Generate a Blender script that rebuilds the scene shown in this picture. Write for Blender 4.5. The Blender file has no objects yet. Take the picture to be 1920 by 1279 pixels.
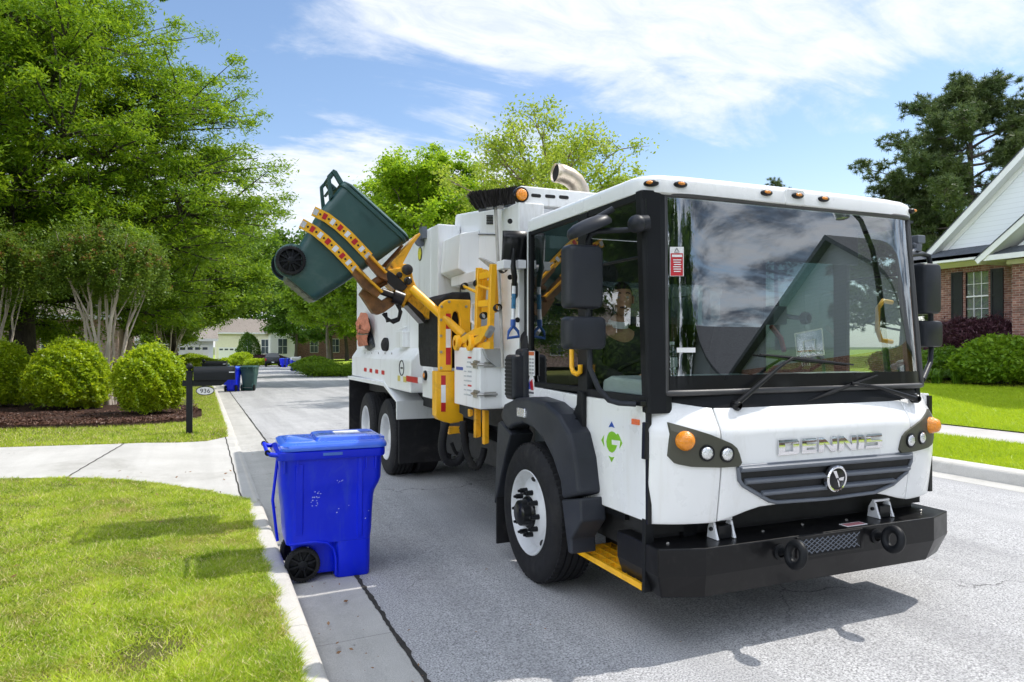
import bpy, bmesh, math, random
import numpy as np
from mathutils import Vector, Matrix

R = math.radians
SC = bpy.context.scene
COL = SC.collection

# ------------------------------------------------------------------ camera
CAM_F, CAM_YAW, CAM_PIT, CAM_H = 1324.06, 0.4137, 0.0057, 1.8085
cam = bpy.data.cameras.new('camera')
cam.sensor_width = 36.0
cam.lens = CAM_F / 1920.0 * 36.0
cam.clip_start, cam.clip_end = 0.05, 3000.0
cam_ob = bpy.data.objects.new('camera', cam)
COL.objects.link(cam_ob)
cam_ob.location = (0, 0, CAM_H)
cam_ob.rotation_euler = (math.pi / 2 + CAM_PIT, 0, -CAM_YAW)
SC.camera = cam_ob

# ------------------------------------------------------------------ light
SUN_EL, SUN_AZ = R(57), R(91)          # azimuth measured from +Y (up the street) towards +X
EXPOSURE = 1.0
SKY_STRENGTH = 0.097
sun = bpy.data.lights.new('sun', 'SUN')
sun.energy = 2.2
sun.angle = R(0.55)
sun.color = (1.0, 0.955, 0.88)
sun_ob = bpy.data.objects.new('sun', sun)
COL.objects.link(sun_ob)
SUN_DIR = Vector((math.cos(SUN_EL) * math.sin(SUN_AZ), math.cos(SUN_EL) * math.cos(SUN_AZ), math.sin(SUN_EL)))
sun_ob.rotation_euler = SUN_DIR.to_track_quat('Z', 'Y').to_euler()

SC.view_settings.view_transform = 'Standard'
SC.view_settings.look = 'None'
SC.view_settings.exposure = EXPOSURE
SC.view_settings.gamma = 1.0
SC.cycles.use_denoising = True
SC.cycles.max_bounces = 7
SC.cycles.transparent_max_bounces = 12
SC.cycles.caustics_reflective = False
SC.cycles.caustics_refractive = False
SC.cycles.sample_clamp_indirect = 6.0


class Nodes:
    """small helper to write node trees"""
    def __init__(self, nt):
        self.nt = nt
        nt.nodes.clear()

    def n(self, t, **kw):
        nd = self.nt.nodes.new(t)
        for k, v in kw.items():
            if k.startswith('_'):
                nd.inputs[int(k[1:])].default_value = v
            else:
                setattr(nd, k, v)
        return nd

    def l(self, a, b):
        self.nt.links.new(a, b)

    def math(self, op, a, b=None, clamp=False):
        nd = self.nt.nodes.new('ShaderNodeMath')
        nd.operation = op
        nd.use_clamp = clamp
        for i, v in enumerate((a, b)):
            if v is None:
                continue
            if isinstance(v, (int, float)):
                nd.inputs[i].default_value = v
            else:
                self.l(v, nd.inputs[i])
        return nd.outputs[0]

    def maprange(self, v, a, b, c=0.0, d=1.0, smooth=False):
        nd = self.nt.nodes.new('ShaderNodeMapRange')
        nd.interpolation_type = 'SMOOTHSTEP' if smooth else 'LINEAR'
        self.l(v, nd.inputs[0])
        for i, x in enumerate((a, b, c, d)):
            nd.inputs[i + 1].default_value = x
        return nd.outputs[0]

    def mix(self, fac, a, b, blend='MIX'):
        nd = self.nt.nodes.new('ShaderNodeMix')
        nd.data_type = 'RGBA'
        nd.blend_type = blend
        for s, v in ((nd.inputs[0], fac), (nd.inputs[6], a), (nd.inputs[7], b)):
            if isinstance(v, (int, float)):
                s.default_value = v
            elif isinstance(v, tuple):
                s.default_value = (v[0], v[1], v[2], 1)
            else:
                self.l(v, s)
        return nd.outputs[2]

    def noise(self, vec, scale, detail=3, rough=0.55, dist=0.0, dim='3D'):
        nd = self.nt.nodes.new('ShaderNodeTexNoise')
        nd.noise_dimensions = dim
        nd.inputs['Scale'].default_value = scale
        nd.inputs['Detail'].default_value = detail
        nd.inputs['Roughness'].default_value = rough
        nd.inputs['Distortion'].default_value = dist
        if vec is not None:
            self.l(vec, nd.inputs['Vector'])
        return nd.outputs[0]

    def mapping(self, vec, scale=(1, 1, 1), loc=(0, 0, 0), rot=(0, 0, 0)):
        nd = self.nt.nodes.new('ShaderNodeMapping')
        nd.inputs['Scale'].default_value = scale
        nd.inputs['Location'].default_value = loc
        nd.inputs['Rotation'].default_value = rot
        self.l(vec, nd.inputs['Vector'])
        return nd.outputs[0]


# ------------------------------------------------------------------ sky with broken cloud
world = bpy.data.worlds.new('World')
SC.world = world
world.use_nodes = True
W = Nodes(world.node_tree)
sky = W.n('ShaderNodeTexSky', sky_type='NISHITA')
sky.sun_disc = False
sky.sun_elevation = SUN_EL
sky.sun_rotation = SUN_AZ
sky.air_density = 1.0
sky.dust_density = 0.6
sky.ozone_density = 1.6
tc = W.n('ShaderNodeTexCoord')
d = tc.outputs['Generated']
sep = W.n('ShaderNodeSeparateXYZ')
W.l(d, sep.inputs[0])
dx, dy, dz = sep.outputs
hor = W.math('SQRT', W.math('ADD', W.math('MULTIPLY', dx, dx), W.math('MULTIPLY', dy, dy)))
el = W.math('DIVIDE', dz, W.math('ADD', hor, 1e-4))            # tangent of the elevation
az = W.math('ARCTAN2', dx, dy)                                  # 0 up the street, positive to the right
den = W.math('ADD', W.math('ABSOLUTE', dz), 0.22)
cx = W.math('DIVIDE', dx, den)
cy = W.math('DIVIDE', dy, den)
cmb = W.n('ShaderNodeCombineXYZ')
W.l(cx, cmb.inputs[0]); W.l(cy, cmb.inputs[1])
cl = cmb.outputs[0]
# streaks of cirrus run roughly from left to right and slightly away
n1 = W.noise(W.mapping(cl, scale=(1.0, 2.0, 1), rot=(0, 0, 0.35)), 1.5, 9, 0.60, 0.55)
n2 = W.noise(W.mapping(cl, scale=(1, 1, 1), loc=(3, 1, 0)), 3.4, 8, 0.6, 0.3)
nz = W.math('ADD', W.math('MULTIPLY', n1, 0.7), W.math('MULTIPLY', n2, 0.3))
def lin(a, b):   # el - (a + b*az)
    return W.math('SUBTRACT', el, W.math('ADD', W.math('MULTIPLY', az, b), a))
# the big bank overhead: above two sloping fronts
s1 = lin(0.425, -0.17)
s2 = lin(0.02, 0.335)
s3 = W.math('MULTIPLY', W.math('SUBTRACT', az, 0.12), 0.6)
bank = W.math('MINIMUM', W.math('MINIMUM', s1, s2), s3)
bank = W.math('MINIMUM', W.math('MULTIPLY', bank, 2.4), 0.21)
# the low bank along the horizon ahead
low = W.math('MULTIPLY', W.math('SUBTRACT', 0.275, el), 1.7)
low = W.math('MINIMUM', low, W.math('MULTIPLY', W.math('SUBTRACT', 0.50, az), 0.9))
low = W.math('MINIMUM', low, 0.22)
# broken cloud behind the camera
behind = W.math('MULTIPLY', W.math('SUBTRACT', 0.15, dy), 0.8)
behind = W.math('MINIMUM', behind, 0.15)
shape = W.math('MAXIMUM', W.math('MAXIMUM', bank, low), behind)
shape = W.math('MAXIMUM', shape, -0.30)
nz = W.math('ADD', W.math('MULTIPLY', W.math('SUBTRACT', nz, 0.5), 1.55), 0.5)
cov = W.math('ADD', W.math('ADD', nz, shape), 0.065)
cloud = W.maprange(cov, 0.49, 0.73, 0, 1, True)
n3 = W.noise(W.mapping(cl, scale=(1.2, 2.6, 1), rot=(0, 0, 0.5)), 5.0, 9, 0.68, 0.6)
cloud = W.math('MULTIPLY', cloud, W.maprange(n3, 0.30, 0.58, 0.62, 1.0))
# thick parts of the cloud behind the camera are grey underneath
thick = W.maprange(n2, 0.40, 0.60, 0, 1, True)
back = W.maprange(dy, 0.1, -0.35, 0, 1, True)
grey = W.math('MULTIPLY', thick, back)
ccol = W.mix(grey, (0.86, 0.90, 0.97), (0.13, 0.155, 0.21))
bgs = W.n('ShaderNodeBackground'); bgs.inputs[1].default_value = SKY_STRENGTH
hs = W.n('ShaderNodeHueSaturation')
hs.inputs['Saturation'].default_value = 1.02
W.l(sky.outputs[0], hs.inputs['Color'])
W.l(hs.outputs[0], bgs.inputs[0])
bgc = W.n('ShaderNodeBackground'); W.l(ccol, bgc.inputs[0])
# cloud out of view, left and behind, is brightened as added fill light
fill_side = W.math('ADD', W.math('MULTIPLY', dx, -1.0), W.math('MULTIPLY', dy, -0.35))
W.l(W.maprange(fill_side, -0.20, 0.85, 0.60, 3.0, True), bgc.inputs[1])
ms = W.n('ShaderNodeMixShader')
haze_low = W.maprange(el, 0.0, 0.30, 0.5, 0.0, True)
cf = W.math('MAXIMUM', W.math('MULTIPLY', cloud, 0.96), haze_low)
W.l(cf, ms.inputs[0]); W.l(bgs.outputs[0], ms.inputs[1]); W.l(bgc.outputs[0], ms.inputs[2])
wo = W.n('ShaderNodeOutputWorld')
W.l(ms.outputs[0], wo.inputs[0])

# ------------------------------------------------------------------ survey of the street
_cy, _sy = math.cos(CAM_YAW), math.sin(CAM_YAW)
_cp, _sp = math.cos(CAM_PIT), math.sin(CAM_PIT)
_RT = Vector((_cy, -_sy, 0))
_FW = Vector((_sy * _cp, _cy * _cp, _sp))
_UP = Vector((-_sy * _sp, -_cy * _sp, _cp))
EYE = Vector((0, 0, CAM_H))
TR_O = Vector((2.4162, 3.3088, 0.0))
TR_PHI = -0.0136
TR_U = Vector((math.cos(TR_PHI), math.sin(TR_PHI), 0))
TR_V = Vector((-math.sin(TR_PHI), math.cos(TR_PHI), 0))


def sight(x, y):
    return _FW * CAM_F + _RT * (x - 960.0) + _UP * (639.5 - y)


def meet(x, y, n, dist):
    r = sight(x, y)
    return EYE + r * ((dist - n.dot(EYE)) / n.dot(r))


def to_truck(p):
    p = p - TR_O
    return Vector((p.dot(TR_U), p.dot(TR_V), p.z))


def TU(x, y, u):      # point of the truck lying in its plane u = const
    return to_truck(meet(x, y, TR_U, u + TR_U.dot(TR_O)))


def TV(x, y, v):      # point of the truck lying in its plane v = const
    return to_truck(meet(x, y, TR_V, v + TR_V.dot(TR_O)))


def GZ(x, y, z=0.0):  # point of a level plane
    return meet(x, y, Vector((0, 0, 1)), z)


def DP(x, y, dep):    # point at a depth
    return EYE + sight(x, y) * (dep / CAM_F)


# ------------------------------------------------------------------ mesh helpers
class M:
    def __init__(self):
        self.v, self.f, self.mi = [], [], []
        self.tf = None

    def add(self, vs, fs, mi=0):
        b = len(self.v)
        if self.tf is not None:
            vs = [tuple(self.tf @ Vector(p)) for p in vs]
        self.v += [tuple(p) for p in vs]
        for f in fs:
            self.f.append(tuple(i + b for i in f))
            self.mi.append(mi)
        return self

    def box(self, x0, x1, y0, y1, z0, z1, mi=0):
        vs = [(x0, y0, z0), (x1, y0, z0), (x1, y1, z0), (x0, y1, z0), (x0, y0, z1), (x1, y0, z1), (x1, y1, z1), (x0, y1, z1)]
        return self.add(vs, [(3, 2, 1, 0), (4, 5, 6, 7), (0, 1, 5, 4), (1, 2, 6, 5), (2, 3, 7, 6), (3, 0, 4, 7)], mi)

    def cbox(self, c, s, mi=0):
        return self.box(c[0] - s[0] / 2, c[0] + s[0] / 2, c[1] - s[1] / 2, c[1] + s[1] / 2, c[2] - s[2] / 2, c[2] + s[2] / 2, mi)

    def prism(self, pts, axis, a0, a1, mi=0):
        """pts: 2D outline; axis 'x': (y,z), 'y': (x,z), 'z': (x,y)"""
        n = len(pts)
        area = sum(pts[i][0] * pts[(i + 1) % n][1] - pts[(i + 1) % n][0] * pts[i][1] for i in range(n))
        if area < 0:
            pts = pts[::-1]
        def P(p, a):
            return {'x': (a, p[0], p[1]), 'y': (p[0], a, p[1]), 'z': (p[0], p[1], a)}[axis]
        vs = [P(p, a0) for p in pts] + [P(p, a1) for p in pts]
        lo, hi = tuple(range(n)), tuple(range(n, 2 * n))
        fs = [tuple((i, (i + 1) % n, n + (i + 1) % n, n + i)) for i in range(n)]
        flip = axis == 'y'
        if (a1 < a0) != flip:
            fs = [f[::-1] for f in fs]
            fs += [lo, hi[::-1]]
        else:
            fs += [lo[::-1], hi]
        return self.add(vs, fs, mi)

    def loft(self, rings, mi=0, cap=True, closed=True, cap_end=None):
        n = len(rings[0])
        vs = [p for r in rings for p in r]
        fs = []
        for k in range(len(rings) - 1):
            for i in range(n if closed else n - 1):
                j = (i + 1) % n
                fs.append((k * n + i, k * n + j, (k + 1) * n + j, (k + 1) * n + i))
        if cap:
            fs.append(tuple(range(n))[::-1])
        if cap if cap_end is None else cap_end:
            fs.append(tuple(range((len(rings) - 1) * n, len(rings) * n)))
        return self.add(vs, fs, mi)

    def tube(self, path, r, n=8, mi=0, cap=True):
        path = [Vector(p) for p in path]
        rs = r if isinstance(r, (list, tuple)) else [r] * len(path)
        rings = []
        t0 = (path[1] - path[0]).normalized()
        up = Vector((0, 0, 1)) if abs(t0.z) < 0.9 else Vector((1, 0, 0))
        side = t0.cross(up).normalized()
        for i, p in enumerate(path):
            a = path[max(i - 1, 0)]
            b = path[min(i + 1, len(path) - 1)]
            t = (b - a).normalized()
            side = (side - t * side.dot(t))
            side = side.normalized() if side.length > 1e-6 else t.orthogonal().normalized()
            up2 = side.cross(t)
            rings.append([tuple(p + (side * math.cos(q) + up2 * math.sin(q)) * rs[i]) for q in [2 * math.pi * k / n for k in range(n)]])
        return self.loft(rings, mi, cap)

    def cyl(self, p0, p1, r0, r1=None, n=20, mi=0):
        return self.tube([p0, p1], [r0, r0 if r1 is None else r1], n, mi)

    def lathe(self, prof, origin, axis, n=32, mi=0):
        """prof: (radius, height along the axis)"""
        o = Vector(origin)
        a = Vector(axis).normalized()
        s = a.orthogonal().normalized()
        t = a.cross(s)
        rings = []
        for r, h in prof:
            rings.append([tuple(o + a * h + (s * math.cos(q) + t * math.sin(q)) * max(r, 1e-4)) for q in [2 * math.pi * k / n for k in range(n)]])
        return self.loft(rings, mi, prof[0][0] < 0.002, True, prof[-1][0] < 0.002)

    def ball(self, c, rx, ry=None, rz=None, nu=20, nv=12, mi=0):
        ry = rx if ry is None else ry
        rz = rx if rz is None else rz
        rings = []
        for k in range(nv + 1):
            th = math.pi * (k / nv) - math.pi / 2
            th = max(min(th, math.pi / 2 - 0.02), -math.pi / 2 + 0.02)
            rings.append([(c[0] + rx * math.cos(th) * math.cos(q), c[1] + ry * math.cos(th) * math.sin(q), c[2] + rz * math.sin(th)) for q in [2 * math.pi * i / nu for i in range(nu)]])
        return self.loft(rings, mi, True)

    def grid(self, fn, us, vs_, mi=0):
        nu, nv = len(us), len(vs_)
        vs = [tuple(fn(u, v)) for v in vs_ for u in us]
        fs = [(j * nu + i, j * nu + i + 1, (j + 1) * nu + i + 1, (j + 1) * nu + i) for j in range(nv - 1) for i in range(nu - 1)]
        return self.add(vs, fs, mi)

    def obj(self, name, mats, parent=None, smooth=None, bevel=0.0, seg=2, solid=0.0, subd=0):
        me = bpy.data.meshes.new(name)
        me.from_pydata(self.v, [], self.f)
        if not isinstance(mats, (list, tuple)):
            mats = [mats]
        for m in mats:
            me.materials.append(m)
        me.polygons.foreach_set('material_index', self.mi)
        if smooth is not None:
            me.polygons.foreach_set('use_smooth', [True] * len(self.f))
            me.set_sharp_from_angle(angle=R(smooth))
        me.update()
        return link(name, me, parent, bevel, seg, solid, subd)


def link(name, me, parent=None, bevel=0.0, seg=2, solid=0.0, subd=0):
    o = bpy.data.objects.new(name, me)
    COL.objects.link(o)
    if parent is not None:
        o.parent = parent
    if solid:
        md = o.modifiers.new('solid', 'SOLIDIFY')
        md.thickness = abs(solid)
        md.offset = -1 if solid > 0 else 1
    if bevel:
        md = o.modifiers.new('bevel', 'BEVEL')
        md.width = bevel
        md.segments = seg
        md.limit_method = 'ANGLE'
        md.angle_limit = R(40)
    if subd:
        md = o.modifiers.new('subd', 'SUBSURF')
        md.levels = md.render_levels = subd
    return o


def thing(name, label, cat, loc=(0, 0, 0), rz=0.0, group=None):
    o = bpy.data.objects.new(name, None)
    o.empty_display_size = 0.2
    COL.objects.link(o)
    o.location = loc
    o.rotation_euler = (0, 0, rz)
    tag(o, label, cat, group)
    return o


def tag(o, label, cat, group=None):
    o['label'] = label
    o['category'] = cat
    if group:
        o['group'] = group
    return o


def struct(o, kind='structure'):
    o['kind'] = kind
    return o


def copy_tree(o, parent=None):
    c = o.copy()
    COL.objects.link(c)
    if parent is not None:
        c.parent = parent
    for ch in list(o.children):
        copy_tree(ch, c)
    return c


def quads(name, V, mats, parent=None, mi=None, nv=4, smooth=False):
    """mesh of many separate polygons with nv corners each, V: (n, nv, 3)"""
    V = np.asarray(V, np.float32)
    n = V.shape[0]
    me = bpy.data.meshes.new(name)
    me.vertices.add(n * nv)
    me.vertices.foreach_set('co', V.reshape(-1))
    me.loops.add(n * nv)
    me.loops.foreach_set('vertex_index', np.arange(n * nv, dtype=np.int32))
    me.polygons.add(n)
    me.polygons.foreach_set('loop_start', np.arange(0, n * nv, nv, dtype=np.int32))
    if not isinstance(mats, (list, tuple)):
        mats = [mats]
    for m in mats:
        me.materials.append(m)
    if mi is not None:
        me.polygons.foreach_set('material_index', np.asarray(mi, np.int32))
    me.update(calc_edges=True)
    return link(name, me, parent)


FONT_CACHE = {}
def text_into(m, s, O, ex, ey, ez, size, depth=0.004, mi=0, bold=0.0, spacing=1.0, centre=False, stretch=1.0):
    """raised lettering: O = lower left corner, ex/ey/ez = reading, up and outward directions"""
    cu = bpy.data.curves.new('t', 'FONT')
    cu.body = s
    cu.size = 1.0
    cu.offset = bold
    cu.space_character = spacing
    cu.resolution_u = 3
    cu.fill_mode = 'FRONT'
    ob = bpy.data.objects.new('t', cu)
    COL.objects.link(ob)
    me = bpy.data.meshes.new_from_object(ob)
    vs = [v.co.copy() for v in me.vertices]
    fs = [tuple(p.vertices) for p in me.polygons]
    bpy.data.objects.remove(ob)
    bpy.data.curves.remove(cu)
    bpy.data.meshes.remove(me)
    O, ex, ey, ez = Vector(O), Vector(ex).normalized(), Vector(ey).normalized(), Vector(ez).normalized()
    w = max(v.x for v in vs) - min(v.x for v in vs)
    x0 = min(v.x for v in vs)
    sh = -w / 2 if centre else 0
    k = size / 0.73              # size = height of a capital
    P = [tuple(O + ex * ((v.x - x0 + sh) * k * stretch) + ey * (v.y * k) + ez * depth) for v in vs]
    m.add(P, fs, mi)
    return w * k * stretch


# ------------------------------------------------------------------ materials
def P(name, col, rough=0.5, metal=0.0, var=0.08, vs=4.0, bump=0.0, bs=60.0, coat=0.0, spec=0.5, dirt=None, dirt_amt=0.0, dirt_scale=2.5, streak=1.0):
    m = bpy.data.materials.new(name)
    m.use_nodes = True
    N = Nodes(m.node_tree)
    bs_ = N.n('ShaderNodeBsdfPrincipled')
    out = N.n('ShaderNodeOutputMaterial')
    N.l(bs_.outputs[0], out.inputs[0])
    tcn = N.n('ShaderNodeTexCoord')
    o = tcn.outputs['Object']
    f = N.noise(o, vs, 4, 0.6)
    a = tuple(max(0, c * (1 - var)) for c in col)
    b = tuple(min(1, c * (1 + var)) for c in col)
    c = N.mix(N.maprange(f, 0.3, 0.7), a, b)
    if dirt:
        g = N.noise(N.mapping(o, scale=(1, 1, streak)) if streak != 1.0 else o, dirt_scale, 8, 0.7, 0.6)
        g = N.maprange(g, 0.5, 0.75, 0, dirt_amt, True)
        c = N.mix(g, c, dirt)
    N.l(c, bs_.inputs['Base Color'])
    r = N.maprange(N.noise(o, vs * 3, 4, 0.6), 0.3, 0.7, max(0, rough - 0.06), min(1, rough + 0.06))
    N.l(r, bs_.inputs['Roughness'])
    bs_.inputs['Metallic'].default_value = metal
    bs_.inputs['Coat Weight'].default_value = coat
    bs_.inputs['Coat Roughness'].default_value = 0.05
    bs_.inputs['Specular IOR Level'].default_value = spec
    if bump:
        bn = N.n('ShaderNodeBump')
        bn.inputs['Strength'].default_value = bump
        bn.inputs['Distance'].default_value = 0.01
        N.l(N.noise(o, bs, 3, 0.6), bn.inputs['Height'])
        N.l(bn.outputs[0], bs_.inputs['Normal'])
    return m


MT = {}
MT['white'] = P('white_paint', (0.84, 0.845, 0.85), 0.30, var=0.008, vs=1.5, coat=0.3, dirt=(0.58, 0.55, 0.50), dirt_amt=0.26, dirt_scale=9, streak=0.13)
MT['white_body'] = P('white_body_paint', (0.81, 0.82, 0.83), 0.38, var=0.03, vs=1.5, coat=0.15, dirt=(0.40, 0.37, 0.32), dirt_amt=0.42, dirt_scale=6, streak=0.12)
MT['black'] = P('black_paint', (0.008, 0.0085, 0.010), 0.32, var=0.2, coat=0.2, spec=0.22)
MT['black_plastic'] = P('black_plastic', (0.008, 0.009, 0.011), 0.48, var=0.2, bump=0.12, bs=400, spec=0.22)
MT['flare'] = P('flare_plastic', (0.027, 0.030, 0.038), 0.42, var=0.25, vs=2, bump=0.06, bs=300, dirt=(0.07, 0.07, 0.07), dirt_amt=0.25, spec=0.22)
MT['dark'] = P('dark_chassis', (0.010, 0.010, 0.011), 0.7, var=0.3)
MT['rubber'] = P('tyre_rubber', (0.011, 0.011, 0.013), 0.72, var=0.25, vs=6, bump=0.1, bs=90, spec=0.3, dirt=(0.075, 0.07, 0.062), dirt_amt=0.45)
MT['seal'] = P('rubber_seal', (0.055, 0.055, 0.058), 0.45, var=0.2)
MT['rim'] = P('rim_paint', (0.62, 0.63, 0.65), 0.35, var=0.05, dirt=(0.25, 0.23, 0.2), dirt_amt=0.35, dirt_scale=7)
MT['chrome'] = P('chrome', (0.80, 0.80, 0.82), 0.06, 1.0, var=0.02)
MT['steel'] = P('bare_steel', (0.45, 0.44, 0.42), 0.38, 1.0, var=0.15, vs=8)
MT['exhaust'] = P('exhaust_steel', (0.66, 0.57, 0.46), 0.36, 0.75, var=0.2, vs=5, dirt=(0.22, 0.15, 0.1), dirt_amt=0.6, dirt_scale=6)
MT['grille'] = P('grille_grey', (0.135, 0.150, 0.180), 0.42, 0.0, var=0.1)
MT['bumper'] = P('bumper_black', (0.006, 0.006, 0.007), 0.34, var=0.3, vs=3, coat=0.12, dirt=(0.035, 0.034, 0.032), dirt_amt=0.35, dirt_scale=9, spec=0.22)
MT['olive'] = P('lamp_housing', (0.060, 0.060, 0.042), 0.5, var=0.05)
MT['amber'] = P('amber_lens', (0.85, 0.28, 0.010), 0.22, var=0.12, vs=60, bump=0.5, bs=160, coat=0.6)
MT['lamp'] = P('lamp_reflector', (0.75, 0.76, 0.78), 0.12, 0.9, var=0.15, vs=60, bump=0.5, bs=120)
MT['yellow'] = P('yellow_paint', (0.92, 0.47, 0.012), 0.36, var=0.08, coat=0.15, dirt=(0.14, 0.07, 0.02), dirt_amt=0.35, dirt_scale=5)
MT['yellow_worn'] = P('worn_yellow_paint', (0.86, 0.42, 0.015), 0.45, var=0.1, dirt=(0.075, 0.030, 0.010), dirt_amt=0.95, dirt_scale=4.5)
MT['rusty'] = P('greasy_rust', (0.20, 0.085, 0.022), 0.55, var=0.5, vs=9, dirt=(0.020, 0.013, 0.010), dirt_amt=0.95, dirt_scale=7)
MT['grease'] = P('greasy_black', (0.012, 0.010, 0.010), 0.35, var=0.5, vs=10)
MT['red'] = P('red_reflective', (0.50, 0.012, 0.020), 0.35, var=0.1)
MT['silver'] = P('white_reflective', (0.78, 0.79, 0.82), 0.35, var=0.05)
MT['green_logo'] = P('green_decal', (0.22, 0.52, 0.015), 0.4, var=0.04)
MT['blue_logo'] = P('blue_decal', (0.010, 0.07, 0.38), 0.4, var=0.04)
MT['decal_black'] = P('black_decal', (0.02, 0.02, 0.022), 0.4)
MT['bin_blue'] = P('blue_plastic', (0.0, 0.016, 0.70), 0.36, var=0.08, vs=3, bump=0.05, bs=200, spec=0.35, dirt=(0.05, 0.10, 0.52), dirt_amt=0.45, dirt_scale=6, streak=0.25)
MT['bin_lid_blue'] = P('glare_blue_plastic', (0.035, 0.135, 0.78), 0.30, var=0.1, vs=3, bump=0.05, bs=200, coat=0.6, dirt=(0.22, 0.32, 0.80), dirt_amt=0.45, dirt_scale=3)  # lid blue paled: sun and sky glare put into the colour
MT['bin_green'] = P('green_plastic', (0.026, 0.080, 0.076), 0.40, var=0.15, vs=3, bump=0.05, bs=200, dirt=(0.13, 0.17, 0.15), dirt_amt=0.4, dirt_scale=3)
MT['seat'] = P('seat_fabric', (0.022, 0.022, 0.025), 0.85, var=0.2)
MT['interior'] = P('cab_trim', (0.045, 0.055, 0.060), 0.65, var=0.08)
MT['dash'] = P('dash_trim', (0.40, 0.48, 0.48), 0.55, var=0.06)
MT['interior_light'] = P('cab_pale_trim', (0.34, 0.44, 0.44), 0.6, var=0.06)
MT['sticker_white'] = P('sticker_white', (0.80, 0.80, 0.80), 0.5, var=0.03)
MT['sticker_red'] = P('sticker_red', (0.55, 0.02, 0.03), 0.5, var=0.03)
MT['wood'] = P('worn_wood', (0.40, 0.38, 0.35), 0.6, var=0.2, vs=12)
MT['bristle'] = P('bristle', (0.018, 0.015, 0.016), 0.7, var=0.4)
MT['mailbox'] = P('mailbox_black', (0.010, 0.012, 0.014), 0.45, var=0.15, spec=0.25)
MT['pvc_white'] = P('white_vinyl', (0.78, 0.78, 0.77), 0.4, var=0.03)


def glass(name, tint, refl, rough=0.0, gcol=(1, 1, 1)):
    m = bpy.data.materials.new(name)
    m.use_nodes = True
    N = Nodes(m.node_tree)
    t = N.n('ShaderNodeBsdfTransparent'); t.inputs[0].default_value = (*tint, 1)
    g = N.n('ShaderNodeBsdfGlossy'); g.inputs['Roughness'].default_value = rough
    g.inputs['Color'].default_value = (*gcol, 1)
    lw = N.n('ShaderNodeLayerWeight'); lw.inputs[0].default_value = 0.5
    f = N.maprange(lw.outputs['Facing'], 0.0, 1.0, refl, 0.85)
    pw = N.math('POWER', lw.outputs['Facing'], 3.0)
    f = N.maprange(pw, 0, 1, refl, 0.9)
    ms_ = N.n('ShaderNodeMixShader')
    N.l(f, ms_.inputs[0]); N.l(t.outputs[0], ms_.inputs[1]); N.l(g.outputs[0], ms_.inputs[2])
    o = N.n('ShaderNodeOutputMaterial')
    N.l(ms_.outputs[0], o.inputs[0])
    return m


MT['windshield'] = glass('windscreen_glass', (0.60, 0.70, 0.68), 0.27)
MT['side_glass'] = glass('tinted_side_glass', (0.92, 0.95, 0.92), 0.075)
MT['dark_glass'] = glass('dark_side_glass', (0.10, 0.15, 0.15), 0.17)
MT['house_glass'] = glass('window_glass', (0.55, 0.60, 0.60), 0.25)
MT['mirror'] = P('mirror_glass', (0.75, 0.78, 0.8), 0.03, 1.0, var=0.0)
MT['clear_plastic'] = glass('clear_plastic', (0.85, 0.90, 0.93), 0.12, 0.05)

# ================================================================== GROUND
def rz(Y):            # the street falls away gently beyond the truck
    k = max(0.0, Y - 14.0)
    return -0.0118 * min(k, 130.0)


def sstep(a, b, x):
    t = min(1.0, max(0.0, (x - a) / (b - a)))
    return t * t * (3 - 2 * t)


X_KB, X_KF, X_GF, X_AS = 0.44, 0.575, 0.63, 1.11      # kerb back, kerb top edge, gutter, asphalt on the left
X_AR, X_GR, X_KR, X_KRB = 9.20, 9.66, 9.74, 10.02     # the same on the right

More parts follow.
